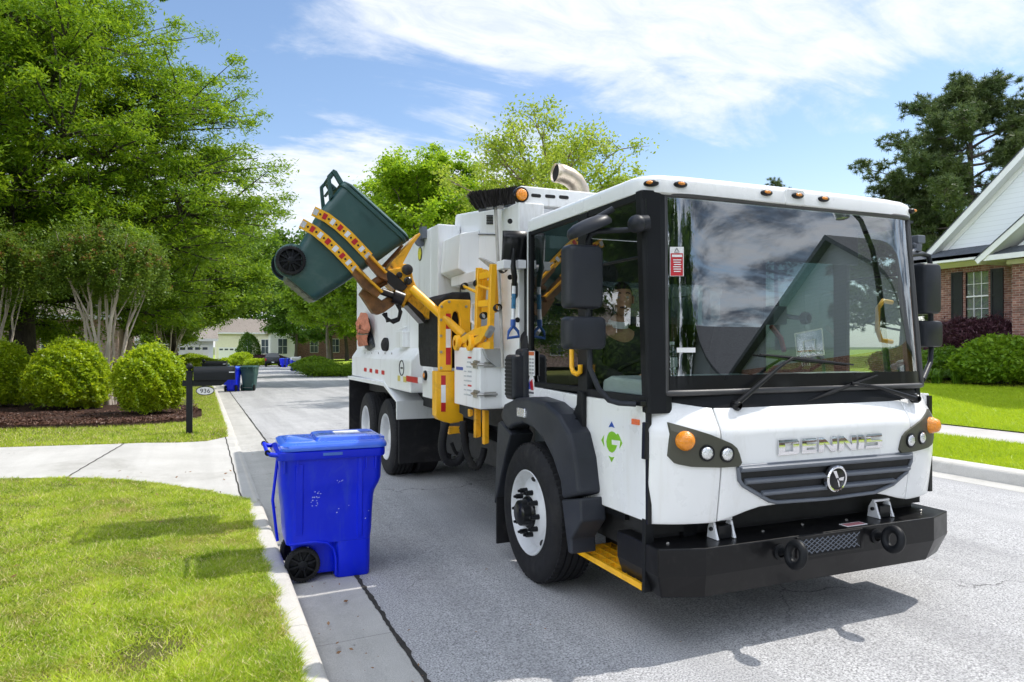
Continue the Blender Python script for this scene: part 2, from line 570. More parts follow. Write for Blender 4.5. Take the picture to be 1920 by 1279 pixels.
def ground_mat(name, c1, c2, scale, bump=0.0, bscale=200, rough=0.9, spots=None, spot_amt=0.5, fine=None, fine_amt=0.25, joints=None, cracks=0.0, dist=0.01, tracks=0.0):
    m = bpy.data.materials.new(name)
    m.use_nodes = True
    N = Nodes(m.node_tree)
    b = N.n('ShaderNodeBsdfPrincipled')
    o = N.n('ShaderNodeOutputMaterial')
    N.l(b.outputs[0], o.inputs[0])
    t = N.n('ShaderNodeTexCoord').outputs['Object']
    c = N.mix(N.maprange(N.noise(t, scale, 6, 0.62), 0.3, 0.7), c1, c2)
    if fine:
        f = N.noise(t, fine, 2, 0.7)
        k = N.maprange(f, 0.25, 0.75, 1 - fine_amt, 1 + fine_amt)
        cmbn = N.n('ShaderNodeCombineXYZ')
        for i in range(3):
            N.l(k, cmbn.inputs[i])
        c = N.mix(1.0, c, cmbn.outputs[0], 'MULTIPLY')
    if spots:
        s = N.maprange(N.noise(N.mapping(t, loc=(7, 3, 0)), scale * 0.35, 7, 0.72, 0.5), 0.52, 0.72, 0, spot_amt, True)
        c = N.mix(s, c, spots)
    if tracks:
        st = N.noise(N.mapping(t, scale=(1.5, 0.10, 1)), 1.3, 4, 0.6)
        c = N.mix(N.maprange(st, 0.40, 0.66, 0, tracks, True), c, tuple(q * 0.62 for q in c1))
        oi = N.noise(N.mapping(t, scale=(1.0, 0.6, 1), loc=(5, 2, 0)), 3.2, 5, 0.75)
        c = N.mix(N.maprange(oi, 0.66, 0.74, 0, 0.75, True), c, (0.05, 0.05, 0.052))
        pa_ = N.noise(N.mapping(t, loc=(2, 8, 0)), 22, 2, 0.5)
        c = N.mix(N.maprange(pa_, 0.70, 0.78, 0, 0.55), c, (0.50, 0.49, 0.47))
    if cracks:
        vo = N.n('ShaderNodeTexVoronoi', feature='DISTANCE_TO_EDGE')
        vo.inputs['Scale'].default_value = 0.42
        wn = N.n('ShaderNodeTexNoise'); wn.inputs['Scale'].default_value = 1.8; wn.inputs['Detail'].default_value = 7
        N.l(t, wn.inputs['Vector'])
        vm = N.n('ShaderNodeVectorMath', operation='MULTIPLY_ADD')
        N.l(wn.outputs[1], vm.inputs[0]); vm.inputs[1].default_value = (0.9, 0.9, 0.9); N.l(t, vm.inputs[2])
        N.l(vm.outputs[0], vo.inputs['Vector'])
        cr = N.maprange(vo.outputs['Distance'], 0.0, 0.0045, 1, 0)
        mask = N.maprange(N.noise(N.mapping(t, loc=(1, 9, 0)), 0.5, 2), 0.50, 0.60, 0, 1)
        c = N.mix(N.math('MULTIPLY', N.math('MULTIPLY', cr, mask), cracks), c, (0.03, 0.03, 0.03))
    if joints:
        sp = N.n('ShaderNodeSeparateXYZ'); N.l(t, sp.inputs[0])
        fr = N.math('FRACT', N.math('DIVIDE', N.math('ADD', sp.outputs[1], joints[1]), joints[0]))
        j = N.maprange(fr, 0.0, 0.010 / joints[0], 1, 0)
        c = N.mix(N.math('MULTIPLY', j, 0.75), c, (0.07, 0.065, 0.06))
    N.l(c, b.inputs['Base Color'])
    b.inputs['Roughness'].default_value = rough
    b.inputs['Specular IOR Level'].default_value = 0.35
    if bump:
        bn = N.n('ShaderNodeBump')
        bn.inputs['Strength'].default_value = bump
        bn.inputs['Distance'].default_value = dist
        N.l(N.noise(t, bscale, 4, 0.7), bn.inputs['Height'])
        N.l(bn.outputs[0], b.inputs['Normal'])
    return m


MT['asphalt'] = ground_mat('asphalt', (0.37, 0.37, 0.38), (0.44, 0.44, 0.445), 1.2, 0.55, 130, 0.85, (0.31, 0.31, 0.315), 0.35, 88, 0.85, cracks=0.75, tracks=0.38)
MT['concrete'] = ground_mat('concrete', (0.42, 0.41, 0.385), (0.50, 0.49, 0.465), 2.2, 0.25, 120, 0.85, (0.27, 0.26, 0.24), 0.7, 160, 0.3, joints=(3.05, 1.72), tracks=0.35)
MT['kerb'] = ground_mat('kerb_concrete', (0.50, 0.48, 0.44), (0.58, 0.56, 0.52), 3.2, 0.3, 160, 0.85, (0.26, 0.24, 0.21), 0.45, 180, 0.2, joints=(3.05, 1.72))
MT['drive'] = ground_mat('driveway_concrete', (0.45, 0.44, 0.42), (0.53, 0.52, 0.50), 1.6, 0.2, 120, 0.85, (0.30, 0.29, 0.26), 0.65, 160, 0.2, tracks=0.25)
MT['walk'] = ground_mat('sidewalk_concrete', (0.42, 0.40, 0.38), (0.50, 0.48, 0.46), 1.6, 0.2, 120, 0.85, (0.26, 0.24, 0.21), 0.5, 160, 0.12, joints=(1.5, 0.4))
MT['turf'] = ground_mat('turf', (0.085, 0.105, 0.018), (0.14, 0.15, 0.03), 2.2, 0.8, 150, 0.95, (0.24, 0.16, 0.09), 0.8, 110, 0.45, dist=0.03)  # tone darkened to put the gap shade between blades into the colour
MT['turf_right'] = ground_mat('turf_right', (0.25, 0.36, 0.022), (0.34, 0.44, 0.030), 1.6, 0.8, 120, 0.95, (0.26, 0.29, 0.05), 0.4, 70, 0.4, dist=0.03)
MT['mulch'] = ground_mat('mulch', (0.030, 0.013, 0.009), (0.075, 0.034, 0.022), 9, 1.0, 60, 0.95, (0.11, 0.06, 0.04), 0.5, 60, 0.6, dist=0.05)
MT['seam'] = ground_mat('seam', (0.03, 0.028, 0.025), (0.06, 0.055, 0.05), 9, 0.8, 90, 0.95)
MT['far_ground'] = ground_mat('far_ground', (0.08, 0.11, 0.025), (0.13, 0.16, 0.035), 0.4, 0.3, 10, 0.95)

YS = [-40, -20, -12, -8, -5] + [i * 0.5 for i in range(-8, 60)] + [30, 34, 38, 44, 52, 60, 70, 82, 96, 104]


def interp(x, pts):
    if x <= pts[0][0]:
        return pts[0][1]
    for (a, b), (c, d_) in zip(pts, pts[1:]):
        if x <= c:
            return b + (d_ - b) * (x - a) / (c - a)
    return pts[-1][1]


DN = [(-30, 10.9), (-6, 10.9), (-2.3, 10.6), (-0.91, 10.12), (-0.3, 9.72), (0.07, 9.36), (0.44, 8.75)]     # near edge of the driveway
DF = [(-30, 14.0), (-6, 14.0), (-2.98, 13.8), (-1.45, 13.55), (-0.42, 13.9), (0.1, 14.25), (0.44, 14.9)]    # far edge


def zdrive(X):
    return 0.012 + 0.14 * sstep(0.6, -1.6, X)


def kerb_h(Y):
    return 0.135 * (1 - sstep(7.9, 8.7, Y)) + 0.135 * sstep(14.9, 15.7, Y) if 8 < Y < 16 else 0.135


def lawn_z(X, Y):
    """height of the lawn on the left"""
    base = 0.125 + rz(Y) + 0.012 * max(0, -X - 2)
    n, f = interp(X, DN), interp(X, DF)
    if Y < n:
        k = sstep(0.0, 0.7, n - Y)
    elif Y > f:
        k = sstep(0.0, 0.7, Y - f)
    else:
        k = 0
    return base * k + (zdrive(min(X, 0.44)) - 0.004) * (1 - k)


def right_z(X, Y):
    return rz(Y) + 0.125 + 0.030 * max(0.0, X - 10.0) + (0.16 * sstep(15, 22, X))


# asphalt
m = M()
m.grid(lambda x, y: (x, y, rz(y) + 0.02 * (1 - ((x - 5.15) / 4.05) ** 2)), [X_AS + (X_AR - X_AS) * i / 10 for i in range(11)], YS)
struct(m.obj('road', MT['asphalt'], smooth=60))
# gutters
m = M()
m.grid(lambda x, y: (x, y, rz(y) + 0.002 - 0.012 * sstep(X_AS, X_GF, x)), [X_GF - 0.02, X_GF + 0.12, X_GF + 0.3, X_AS], YS)
struct(m.obj('gutter', MT['concrete'], smooth=60))
m = M()
m.grid(lambda x, y: (x, y, rz(y) + 0.002 - 0.012 * sstep(X_AR, X_GR, x)), [X_AR, X_AR + 0.2, X_GR + 0.02], YS)
struct(m.obj('gutter_right', MT['concrete'], smooth=60))
# ragged dark seam where the gutter meets the asphalt
random.seed(4)
m = M()
yy = -4.0
L_, R_ = [], []
while yy < 60:
    L_.append((X_AS - 0.010 - 0.010 * random.random(), yy, rz(yy) + 0.0055))
    R_.append((X_AS + 0.008 + 0.018 * random.random() ** 2, yy, rz(yy) + 0.0055))
    yy += 0.045 if yy < 14 else 0.4
k = len(L_)
m.add(L_ + R_, [(i, k + i, k + i + 1, i + 1) for i in range(k - 1)])
struct(m.obj('road_joint', MT['seam']))


def kerb(name, prof, hfun, ys):
    mm = M()
    rows = []
    for y in ys:
        h = max(hfun(y), 0.012)
        rows.append([(x, y, rz(y) + (z * h if z > 0 else z)) for x, z in prof])
    mm.loft(rows, 0, False, False)
    return struct(mm.obj(name, MT['kerb'], smooth=50))


YK = [y for y in YS]
YK = sorted(set(YK + [7.7, 7.9, 8.05, 8.2, 8.35, 8.55, 8.7, 14.85, 15.1, 15.3, 15.7]))
kerb('kerb', [(X_KB, -0.05), (X_KB, 0.97), (X_KB + 0.02, 1.0), (X_KF - 0.025, 1.0), (X_KF, 0.96), (X_KF + 0.015, 0.85), (X_GF, -0.02)], kerb_h, YK)
kerb('kerb_right', [(X_GR, -0.02), (X_KR - 0.03, 0.75), (X_KR, 0.95), (X_KR + 0.05, 1.0), (X_KRB - 0.02, 1.0), (X_KRB, 0.94), (X_KRB, -0.05)],
     lambda y: 0.15 if y < 40 else 0.14, YS)

# driveway on the left
m = M()
xs = [0.625, 0.55, 0.44, 0.3, 0.07, -0.15, -0.42, -0.91, -1.45, -2.3, -2.98, -4.5, -6, -10, -20, -30]
ts = [i / 8 for i in range(9)]
m.grid(lambda x, t: (x, interp(x, DN) + (interp(x, DF) - interp(x, DN)) * t, zdrive(x) if x < 0.6 else 0.003), xs, ts)
struct(m.obj('driveway', MT['drive'], smooth=60))
m = M()
for (xa, ya), (xb, yb) in (((-1.55, 10.3), (-1.2, 13.6)), ((0.425, 8.75), (0.425, 14.9))):
    n_ = 24
    A, B = [], []
    for i in range(n_ + 1):
        t = i / n_
        x = xa + (xb - xa) * t + 0.006 * math.sin(i * 2.1)
        y = ya + (yb - ya) * t
        A.append((x - 0.009, y, zdrive(x) + 0.004)); B.append((x + 0.009, y, zdrive(x) + 0.004))
    m.add(A + B, [(i, n_ + 1 + i, n_ + 2 + i, i + 1) for i in range(n_)])
struct(m.obj('driveway_joint', MT['seam']))

# lawns on the left, either side of the driveway
XL = [0.445, 0.40, 0.3, 0.07, -0.15, -0.42, -0.91, -1.45, -2.3, -3, -4, -5, -6, -8, -10, -14, -20, -30, -45]
m = M()
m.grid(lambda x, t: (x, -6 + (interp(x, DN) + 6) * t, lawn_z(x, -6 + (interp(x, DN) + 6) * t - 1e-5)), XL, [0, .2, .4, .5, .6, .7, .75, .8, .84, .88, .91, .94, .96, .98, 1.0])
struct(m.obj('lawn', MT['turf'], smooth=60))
m = M()
XFAR = XL + [-70, -120]
def far_l(x, t):
    y0 = interp(x, DF)
    y = y0 + (150 - y0) * t ** 2.2
    return (x, y, lawn_z(x, y + 1e-5))
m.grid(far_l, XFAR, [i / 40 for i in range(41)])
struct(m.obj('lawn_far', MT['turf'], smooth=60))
# mulch bed under the shrubs
m = M()
FE = [(-9, 17.8), (-6, 17.4), (-3.7, 17.2), (-1.9, 16.9), (-0.9, 16.95), (-0.35, 17.5), (-0.1, 18.6)]
xs = [-9 + i * 0.3 for i in range(31)]
random.seed(8)
def bed(x, t):
    y0 = interp(x, FE) + 0.05 * math.sin(x * 9)
    y1 = 26.5 if x < -1.5 else 26.5 - (x + 1.5) * 4.5
    y = y0 + (y1 - y0) * t
    e = sstep(0, 0.08, t)
    return (x, y, lawn_z(x, y) + 0.012 + e * (0.07 + 0.04 * random.random()))
m.grid(bed, xs, [0, 0.01, 0.03] + [0.05 + 0.95 * i / 30 for i in range(31)])
struct(m.obj('mulch_bed', MT['mulch']))

# right-hand side: verge, sidewalk, lawn
WX0, WX1 = 12.25, 13.60
def strip(name, x0, x1, mat, n=6, dz=0.0, y0=-30, y1=150):
    mm = M()
    mm.grid(lambda x, y: (x, y, right_z(x, y) + dz), [x0 + (x1 - x0) * i / n for i in range(n + 1)], [y for y in YS if y0 <= y <= y1])
    return struct(mm.obj(name, mat, smooth=60))
strip('verge', X_KRB - 0.005, WX0, MT['turf_right'])
strip('sidewalk', WX0, WX1, MT['walk'], 3, -0.02)
strip('lawn_right', WX1, 60, MT['turf_right'], 24)
m = M()
m.grid(lambda x, y: (x, y, rz(y) + 0.10 + 0.35 * sstep(104, 125, y)), [0.44 + i * 4 for i in range(16)], [103.5, 106, 110, 115, 120, 130, 150, 220])
struct(m.obj('lawn_end', MT['turf_right'], smooth=60))
# ground sheet reaching the horizon
m = M()
m.grid(lambda x, y: (x, y, -0.35 + rz(y) * 1.25 - (0.3 if y > 150 else 0)), [-1200, -300, -100, -50, 0, 50, 100, 300, 1200], [-600, -200, -50, 0, 20, 60, 100, 150, 220, 400, 1500])
struct(m.obj('ground', MT['far_ground']))


# ------------------------------------------------------------------ foliage materials
def leaf_mat(name, c1, c2, trans=0.35, tip=None, rough=0.45, noise_scale=0.6, spec=0.3, wn=0.4, thatch=None):
    m = bpy.data.materials.new(name)
    m.use_nodes = True
    N = Nodes(m.node_tree)
    ge = N.n('ShaderNodeNewGeometry')
    rnd = ge.outputs['Random Per Island']
    t = N.n('ShaderNodeTexCoord').outputs['Object']
    f = N.maprange(N.noise(t, noise_scale, 3), 0.3, 0.7)
    f = N.math('ADD', N.math('MULTIPLY', rnd, 1 - wn), N.math('MULTIPLY', f, wn))
    c = N.mix(f, c1, c2)
    if thatch is not None:
        th = N.noise(N.mapping(t, loc=(3, 5, 0)), 1.1, 6, 0.72)
        th = N.math('MULTIPLY', N.maprange(th, 0.52, 0.66, 0, 1), N.maprange(rnd, 0.25, 0.75))
        c = N.mix(th, c, thatch)
    if tip is not None:
        c = N.mix(N.maprange(rnd, 0.86, 0.9), c, tip)
    b = N.n('ShaderNodeBsdfPrincipled')
    b.inputs['Roughness'].default_value = rough
    b.inputs['Specular IOR Level'].default_value = spec
    N.l(c, b.inputs['Base Color'])
    tr = N.n('ShaderNodeBsdfTranslucent')
    hs_ = N.n('ShaderNodeHueSaturation'); hs_.inputs['Value'].default_value = 1.5; hs_.inputs['Hue'].default_value = 0.485
    N.l(c, hs_.inputs['Color'])
    N.l(hs_.outputs[0], tr.inputs[0])
    mx = N.n('ShaderNodeMixShader'); mx.inputs[0].default_value = trans
    N.l(b.outputs[0], mx.inputs[1]); N.l(tr.outputs[0], mx.inputs[2])
    o = N.n('ShaderNodeOutputMaterial')
    N.l(mx.outputs[0], o.inputs[0])
    return m


MT['blade'] = leaf_mat('grass_blade', (0.12, 0.25, 0.006), (0.64, 0.74, 0.075), 0.40, tip=(0.75, 0.66, 0.36), noise_scale=2.4, wn=0.38, thatch=(0.42, 0.31, 0.15))
MT['blade_right'] = leaf_mat('grass_blade_right', (0.28, 0.42, 0.012), (0.44, 0.55, 0.030), 0.4, noise_scale=1.0)


def blades(n, pos, hmin, hmax, w, rng, lean=0.5):
    """pos (n,3) -> triangles"""
    a = rng.uniform(0, 2 * np.pi, n)
    h = rng.uniform(hmin, hmax, n)
    ln = rng.normal(0, lean, (n, 2)) * h[:, None]
    s = np.stack([np.cos(a), np.sin(a), np.zeros(n)], 1) * (w * rng.uniform(0.6, 1.2, n))[:, None] * 0.5
    tip = pos + np.concatenate([ln, h[:, None]], 1)
    return np.stack([pos - s, pos + s, tip], 1)


rng = np.random.default_rng(11)
lz = np.vectorize(lawn_z)
rzv = np.vectorize(right_z)
dnv = np.vectorize(lambda x: interp(x, DN))
dfv = np.vectorize(lambda x: interp(x, DF))
# near lawn: blades thin out with distance
n = 760000
Y = 3.0 * (11.0 / 3.0) ** rng.uniform(0, 1, n)
X = 0.46 - rng.uniform(0, 1, n) ** 1.25 * (2.2 + 0.50 * Y)
X = np.where(rng.uniform(0, 1, n) < .006, 0.445 + np.abs(rng.normal(0, .012, n)), X)
ok = (Y < dnv(X) - 0.01 + 0.05 * np.sin(X * 23) * np.sin(X * 11))
X, Y = X[ok], Y[ok]
ptn = np.sin(X * 3.1 + 1.3 * np.sin(Y * 2.2)) * np.sin(Y * 2.7 + np.sin(X * 4.1))
wb_ = np.clip((X + 0.75) / 0.5, 0, 1) * np.clip((5.3 - Y) / 0.9, 0, 1)
bare = rng.uniform(0, 1, len(X)) < np.clip(0.75 * wb_ * np.clip(ptn * 1.2 + 0.6, 0, 1) + 0.28 * np.clip(ptn - 0.15, 0, 1), 0, .9)
X, Y = X[~bare], Y[~bare]
pos = np.stack([X, Y, lz(X, Y) - 0.004], 1)
far_ = np.clip((Y - 3) / 8, 0, 1)
hm = 0.75 + 0.35 * np.sin(X * 7.3 + np.sin(Y * 5.1) * 2) * np.sin(Y * 6.1 + np.cos(X * 3.7) * 2) + rng.normal(0, .12, len(X))
V = blades(len(X), pos, 0.018, 0.050, 0.0095, rng, 0.85)
V[:, 2] = pos + (V[:, 2] - pos) * np.clip(hm, .35, 1.3)[:, None]
struct(quads('grass', V, MT['blade'], nv=3), 'stuff')
# lawn beyond the driveway
n = 150000
Y = 13.4 + rng.uniform(0, 1, n) ** 1.5 * 22
X = 0.46 - rng.uniform(0, 1, n) ** 1.3 * 9
ok = (Y > dfv(X) + 0.01) & ~((X < -0.2) & (Y > 17.3) & (Y < 26))
X, Y = X[ok], Y[ok]
pos = np.stack([X, Y, lz(X, Y) - 0.004], 1)
V = blades(len(X), pos, 0.03, 0.06, 0.016, rng, 0.7)
struct(quads('grass_beyond_driveway', V, MT['blade'], nv=3), 'stuff')
# verge and lawn on the right
n = 330000
Y = rng.uniform(3.5, 17, n)
X = X_KRB + 0.01 + rng.uniform(0, 1, n) ** 1.2 * 12.5
ok = ((X < WX0 - 0.01) | (X > WX1 + 0.01)) & (X > Y * 0.95)
X, Y = X[ok], Y[ok]
pos = np.stack([X, Y, rzv(X, Y) - 0.004], 1)
V = blades(len(X), pos, 0.035, 0.075, 0.014, rng, 0.6)
struct(quads('grass_right', V, MT['blade_right'], nv=3), 'stuff')
# the same beside the street further on
n = 60000
Y = rng.uniform(30, 75, n)
X = X_KRB + 0.01 + rng.uniform(0, 1, n) * 10
ok = ((X < WX0) | (X > WX1))
X, Y = X[ok], Y[ok]
pos = np.stack([X, Y, rzv(X, Y) - 0.004], 1)
V = blades(len(X), pos, 0.05, 0.10, 0.05, rng, 0.6)
struct(quads('grass_along_street', V, MT['blade_right'], nv=3), 'stuff')

# ================================================================== THE REFUSE TRUCK
# local axes: u = x (across, from the kerb side), v = y (towards the rear), z up
truck = thing('garbage_truck', 'white side loading garbage truck with a black bumper, tipping a green bin', 'garbage truck', tuple(TR_O), TR_PHI)
UC = 1.225


def fv(u, z):
    s = min(1.0, abs((u - UC) / 1.225))
    v = 0.04 + 0.16 * s ** 6
    if z > 1.29:
        v += 0.075 * (z - 1.29) / 0.13
    if z < 1.06:
        v += 0.04 * (1.06 - z) / 0.3
    return v


def FS(x, y, off=0.0):
    v = 0.06
    for _ in range(8):
        p = TV(x, y, v)
        v = fv(p.x, p.z) - off
    return TV(x, y, v)


def fnorm(u, z):
    e = 0.01
    n = Vector(((fv(u + e, z) - fv(u - e, z)) / (2 * e), -1.0, (fv(u, z + e) - fv(u, z - e)) / (2 * e) * 0.5))
    return n.normalized()


def on_front(poly, o0, o1, m, mi=0):
    """polygon of (u,z) laid on the nose, from o0 to o1 in front of it"""
    n = len(poly)
    area = sum(poly[i][0] * poly[(i + 1) % n][1] - poly[(i + 1) % n][0] * poly[i][1] for i in range(n))
    if area < 0:
        poly = poly[::-1]
    a = [(u, fv(u, z) - o0, z) for u, z in poly]
    b = [(u, fv(u, z) - o1, z) for u, z in poly]
    m.add(a + b, [tuple(range(n, 2 * n))] + [(i, (i + 1) % n, n + (i + 1) % n, n + i) for i in range(n)], mi)


def on_front_mono(poly, o0, o1, m, mi=0, n=26, nz=5):
    """the same for an outline that is single-valued in u, with a front face that follows the curve of the nose"""
    u0, u1 = min(p[0] for p in poly), max(p[0] for p in poly)
    def span(u):
        zs = []
        k = len(poly)
        for i in range(k):
            (a, za), (b, zb__) = poly[i], poly[(i + 1) % k]
            if (a - u) * (b - u) <= 0 and a != b:
                zs.append(za + (zb__ - za) * (u - a) / (b - a))
        return min(zs), max(zs)
    us = [u0 + 1e-4 + (u1 - u0 - 2e-4) * i / n for i in range(n + 1)]
    sp_ = [span(u) for u in us]
    rings = []
    for u, (a, b) in zip(us, sp_):
        zz = [a + (b - a) * j / nz for j in range(nz + 1)]
        oo = o1 if callable(o1) else (lambda z_: o1)
        rings.append([(u, fv(u, z) - oo(z), z) for z in zz] + [(u, fv(u, z) - o0, z) for z in zz[::-1]])
    m.loft(rings, mi, True)


def front_strip(m, u0, u1, z0f, z1f, o0, o1, n=14, mi=0):
    """bar across the nose with a rectangular section"""
    rings = []
    for i in range(n + 1):
        u = u0 + (u1 - u0) * i / n
        z0, z1 = z0f(u), z1f(u)
        va, vb = fv(u, z0), fv(u, z1)
        rings.append([(u, va - o0, z0), (u, va - o1, z0), (u, vb - o1, z1), (u, vb - o0, z1)])
    m.loft(rings, mi)


mir = lambda u: 2 * UC - u
side_poly = lambda pts, u: [(TU(x, y, u).y, TU(x, y, u).z) for x, y in pts]
fr_poly = lambda pts, v: [(TV(x, y, v).x, TV(x, y, v).z) for x, y in pts]

# ---- nose panels
def zt(u):
    s = abs(u - UC) / 1.225
    return 1.425 + 0.055 * sstep(0.60, 1.0, s)
def zb(u):
    d_ = abs(u - UC)
    return 0.815 - 0.075 * sstep(0.45, 0.86, d_)
SEAM = 0.80     # half width of the centre panel
def nose(u0, u1, nu, parent, name, off=0.0):
    mm = M()
    def pt(u, t):
        z = zb(u) + (zt(u) - zb(u)) * t
        return (u, fv(u, z) - off, z)
    tz = [0, .03, .08, .2, .3, .4, .5, .6, .66, .70, .74, .78, .82, .86, .9, .95, 1]
    mm.grid(pt, [u0 + (u1 - u0) * i / nu for i in range(nu + 1)], tz)
    return mm.obj(name, MT['white'], parent, smooth=60, solid=0.02, bevel=0.006)
centre = nose(UC - SEAM, UC + SEAM, 16, truck, 'front_panel')
cornL = nose(0.005, UC - SEAM - 0.008, 14, truck, 'corner_panel')
cornR = nose(UC + SEAM + 0.008, 2.445, 14, truck, 'corner_panel')
# returns of the corner panels round to the doors
for c, s in ((cornL, 0), (cornR, 1)):
    mm = M()
    x0, x1 = (0.0, 0.03) if s == 0 else (2.42, 2.45)
    mm.box(x0, x1, 0.205, 0.225, 0.745, 1.44)
    mm.obj('panel_return', MT['black'], truck)
# black structure behind the nose
m = M()
m.box(0.06, 2.39, 0.26, 0.55, 0.66, 1.45)
m.box(0.1, 2.35, 0.30, 1.9, 0.50, 0.80)
m.obj('nose_backing', MT['dark'], truck)
# black cowl below the windscreen
m = M()
m.grid(lambda u, z: (u, fv(u, 1.40) + 0.012 + 0.38 * (z - 1.40), z), [0.03 + 2.39 * i / 24 for i in range(25)], [1.38, 1.42, 1.46, 1.50, 1.54])
m.obj('cowl', MT['black_plastic'], truck, smooth=60, solid=0.03)

# ---- chrome name
LX = [(518, 720), (750, 895), (918, 1098), (1118, 1292), (1312, 1368), (1390, 1548)]
def zpx(X, Y):
    return FS(1360 + X / 5.333, 780 + Y / 5.333)
zb0 = (zpx(530, 391).z + zpx(1540, 316).z) / 2
zt0 = (zpx(530, 237).z + zpx(1540, 179).z) / 2
t1, t2 = 0.30, 0.235
GLYPH = {
    'D': [[(0, 0), (t1, 0), (t1, 1), (0, 1)], [(t1, 1 - t2), (1 - t1, 1 - t2), (1 - t1, 1), (t1, 1)], [(t1, 0), (1 - t1, 0), (1 - t1, t2), (t1, t2)],
          [(1 - t1, 0), (0.92, 0), (1, 0.12), (1, 0.88), (0.92, 1), (1 - t1, 1)]],
    'E': [[(0, 0.1), (0.06, 0), (t1, 0), (t1, 1), (0, 1)], [(t1, 1 - t2), (1, 1 - t2), (1, 1), (t1, 1)], [(t1, 0.405), (0.92, 0.405), (0.92, 0.595), (t1, 0.595)], [(t1, 0), (1, 0), (1, t2), (t1, t2)]],
    'N': [[(0, 0), (0.27, 0), (0.27, 1), (0, 1)], [(0.73, 0), (1, 0), (1, 1), (0.73, 1)], [(0.27, 0.66), (0.73, 0), (0.73, 0.36), (0.27, 1)]],
    'I': [[(0, 0), (1, 0), (1, 1), (0, 1)]],
    'S': [[(0, 0), (0.94, 0), (1, 0.1), (1, .19), (0, .19)], [(0.72, .19), (1, .19), (1, 0.425), (0.72, 0.425)], [(0, 0.425), (1, 0.425), (1, 0.52), (0.94, 0.575), (0, 0.575)],
          [(0, 0.575), (0.28, 0.575), (0.28, .81), (0, .81)], [(0, .81), (1, .81), (1, 1), (0.06, 1), (0, 0.92)]],
}
m = M()
for ch, (xa, xb) in zip('DENNIS', LX):
    ua = zpx(xa, 391 - (xa - 518) * 0.074).x
    ub = zpx(xb, 391 - (xb - 518) * 0.074).x
    for poly in GLYPH[ch]:
        on_front_mono([(ua + (ub - ua) * px_, zb0 + (zt0 - zb0) * py_) for px_, py_ in poly], 0.002, lambda z_: 0.017 - 0.0050 * (2 * (z_ - zb0) / (zt0 - zb0) - 1.0) ** 2, m, 0, 10, 8)
m.obj('lettering', MT['chrome'], centre, smooth=40)

# ---- grille
GP = [(120, 510), (130, 640), (165, 690), (300, 770), (430, 845), (500, 860), (1000, 825), (1480, 762), (1660, 682), (1800, 560), (1845, 450), (1850, 372)]
gp = [(lambda p: (p.x, p.z))(FS(1360 + a / 5.333, 780 + b / 5.333)) for a, b in GP]
m = M()
on_front_mono(gp, -0.004, 0.005, m, 0, 40, 5)
grille = m.obj('grille', MT['dark'], centre)
m = M()
rimz = [Vector((u, fv(u, z) - 0.008, z)) for u, z in gp]
m.tube(rimz + [rimz[0]], 0.013, 8)
m.obj('grille_frame', MT['grille'], grille, smooth=50)
def uat(X, Y):
    p = zpx(X, Y)
    return p.x, p.z
for (xa, ya, xb, yb, th) in ((135, 530, 1835, 396, 52), (178, 652, 1812, 518, 50), (345, 770, 1668, 640, 46)):
    (ua, za), (ub, zb_) = uat(xa, ya), uat(xb, yb)
    dz = abs(uat(1000, 500)[1] - uat(1000, 500 + th)[1]) / 2 * 1.12
    m = M()
    f0 = lambda u: za + (zb_ - za) * (u - ua) / (ub - ua)
    rings = []
    for i in range(15):
        u = ua + (ub - ua) * i / 14
        z = f0(u)
        v = fv(u, z)
        rings.append([(u, v + 0.0, z - dz), (u, v - 0.020, z - dz), (u, v - 0.034, z - dz * 0.3), (u, v - 0.034, z + dz * 0.45), (u, v - 0.004, z + dz)])
    m.loft(rings)
    m.obj('slat', MT['grille'], grille, bevel=0.003)
ec = FS(1557, 894)
en = fnorm(ec.x, ec.z)
E0 = Vector((ec.x, fv(ec.x, ec.z), ec.z))
m = M()
m.lathe([(0.001, 0.052), (0.070, 0.052), (0.074, 0.050), (0.074, 0.03), (0.084, 0.0)], E0, en, 40)
emb = m.obj('emblem', MT['black'], grille, smooth=40)
m = M()
m.lathe([(0.069, 0.052), (0.069, 0.057), (0.078, 0.059), (0.085, 0.054), (0.086, 0.03), (0.080, 0.03)], E0, en, 40)
m.obj('ring', MT['chrome'], emb, smooth=40)
m = M()
ex_ = Vector((1, 0, 0)); ex_ = (ex_ - en * ex_.dot(en)).normalized(); ez_ = Vector((0, 0, 1)); ez_ = (ez_ - en * ez_.dot(en)).normalized()
for poly in ([(-.040, .052), (-.012, .052), (.010, .006), (-.010, .004)], [(.016, .004), (.058, .010), (.050, -.014), (.020, -.012), (.010, -.004)], [(-.002, -.004), (.008, -.010), (.016, -.02), (.022, -.05), (.018, -.056)]):
    b_ = [tuple(E0 + ex_ * a + ez_ * b + en * 0.0525) for a, b in poly]
    t_ = [tuple(E0 + ex_ * a + ez_ * b + en * 0.0565) for a, b in poly]
    n_ = len(poly)
    m.add(b_ + t_, [tuple(range(n_, 2 * n_))] + [(i, (i + 1) % n_, n_ + (i + 1) % n_, n_ + i) for i in range(n_)])
m.obj('emblem_mark', MT['chrome'], emb)

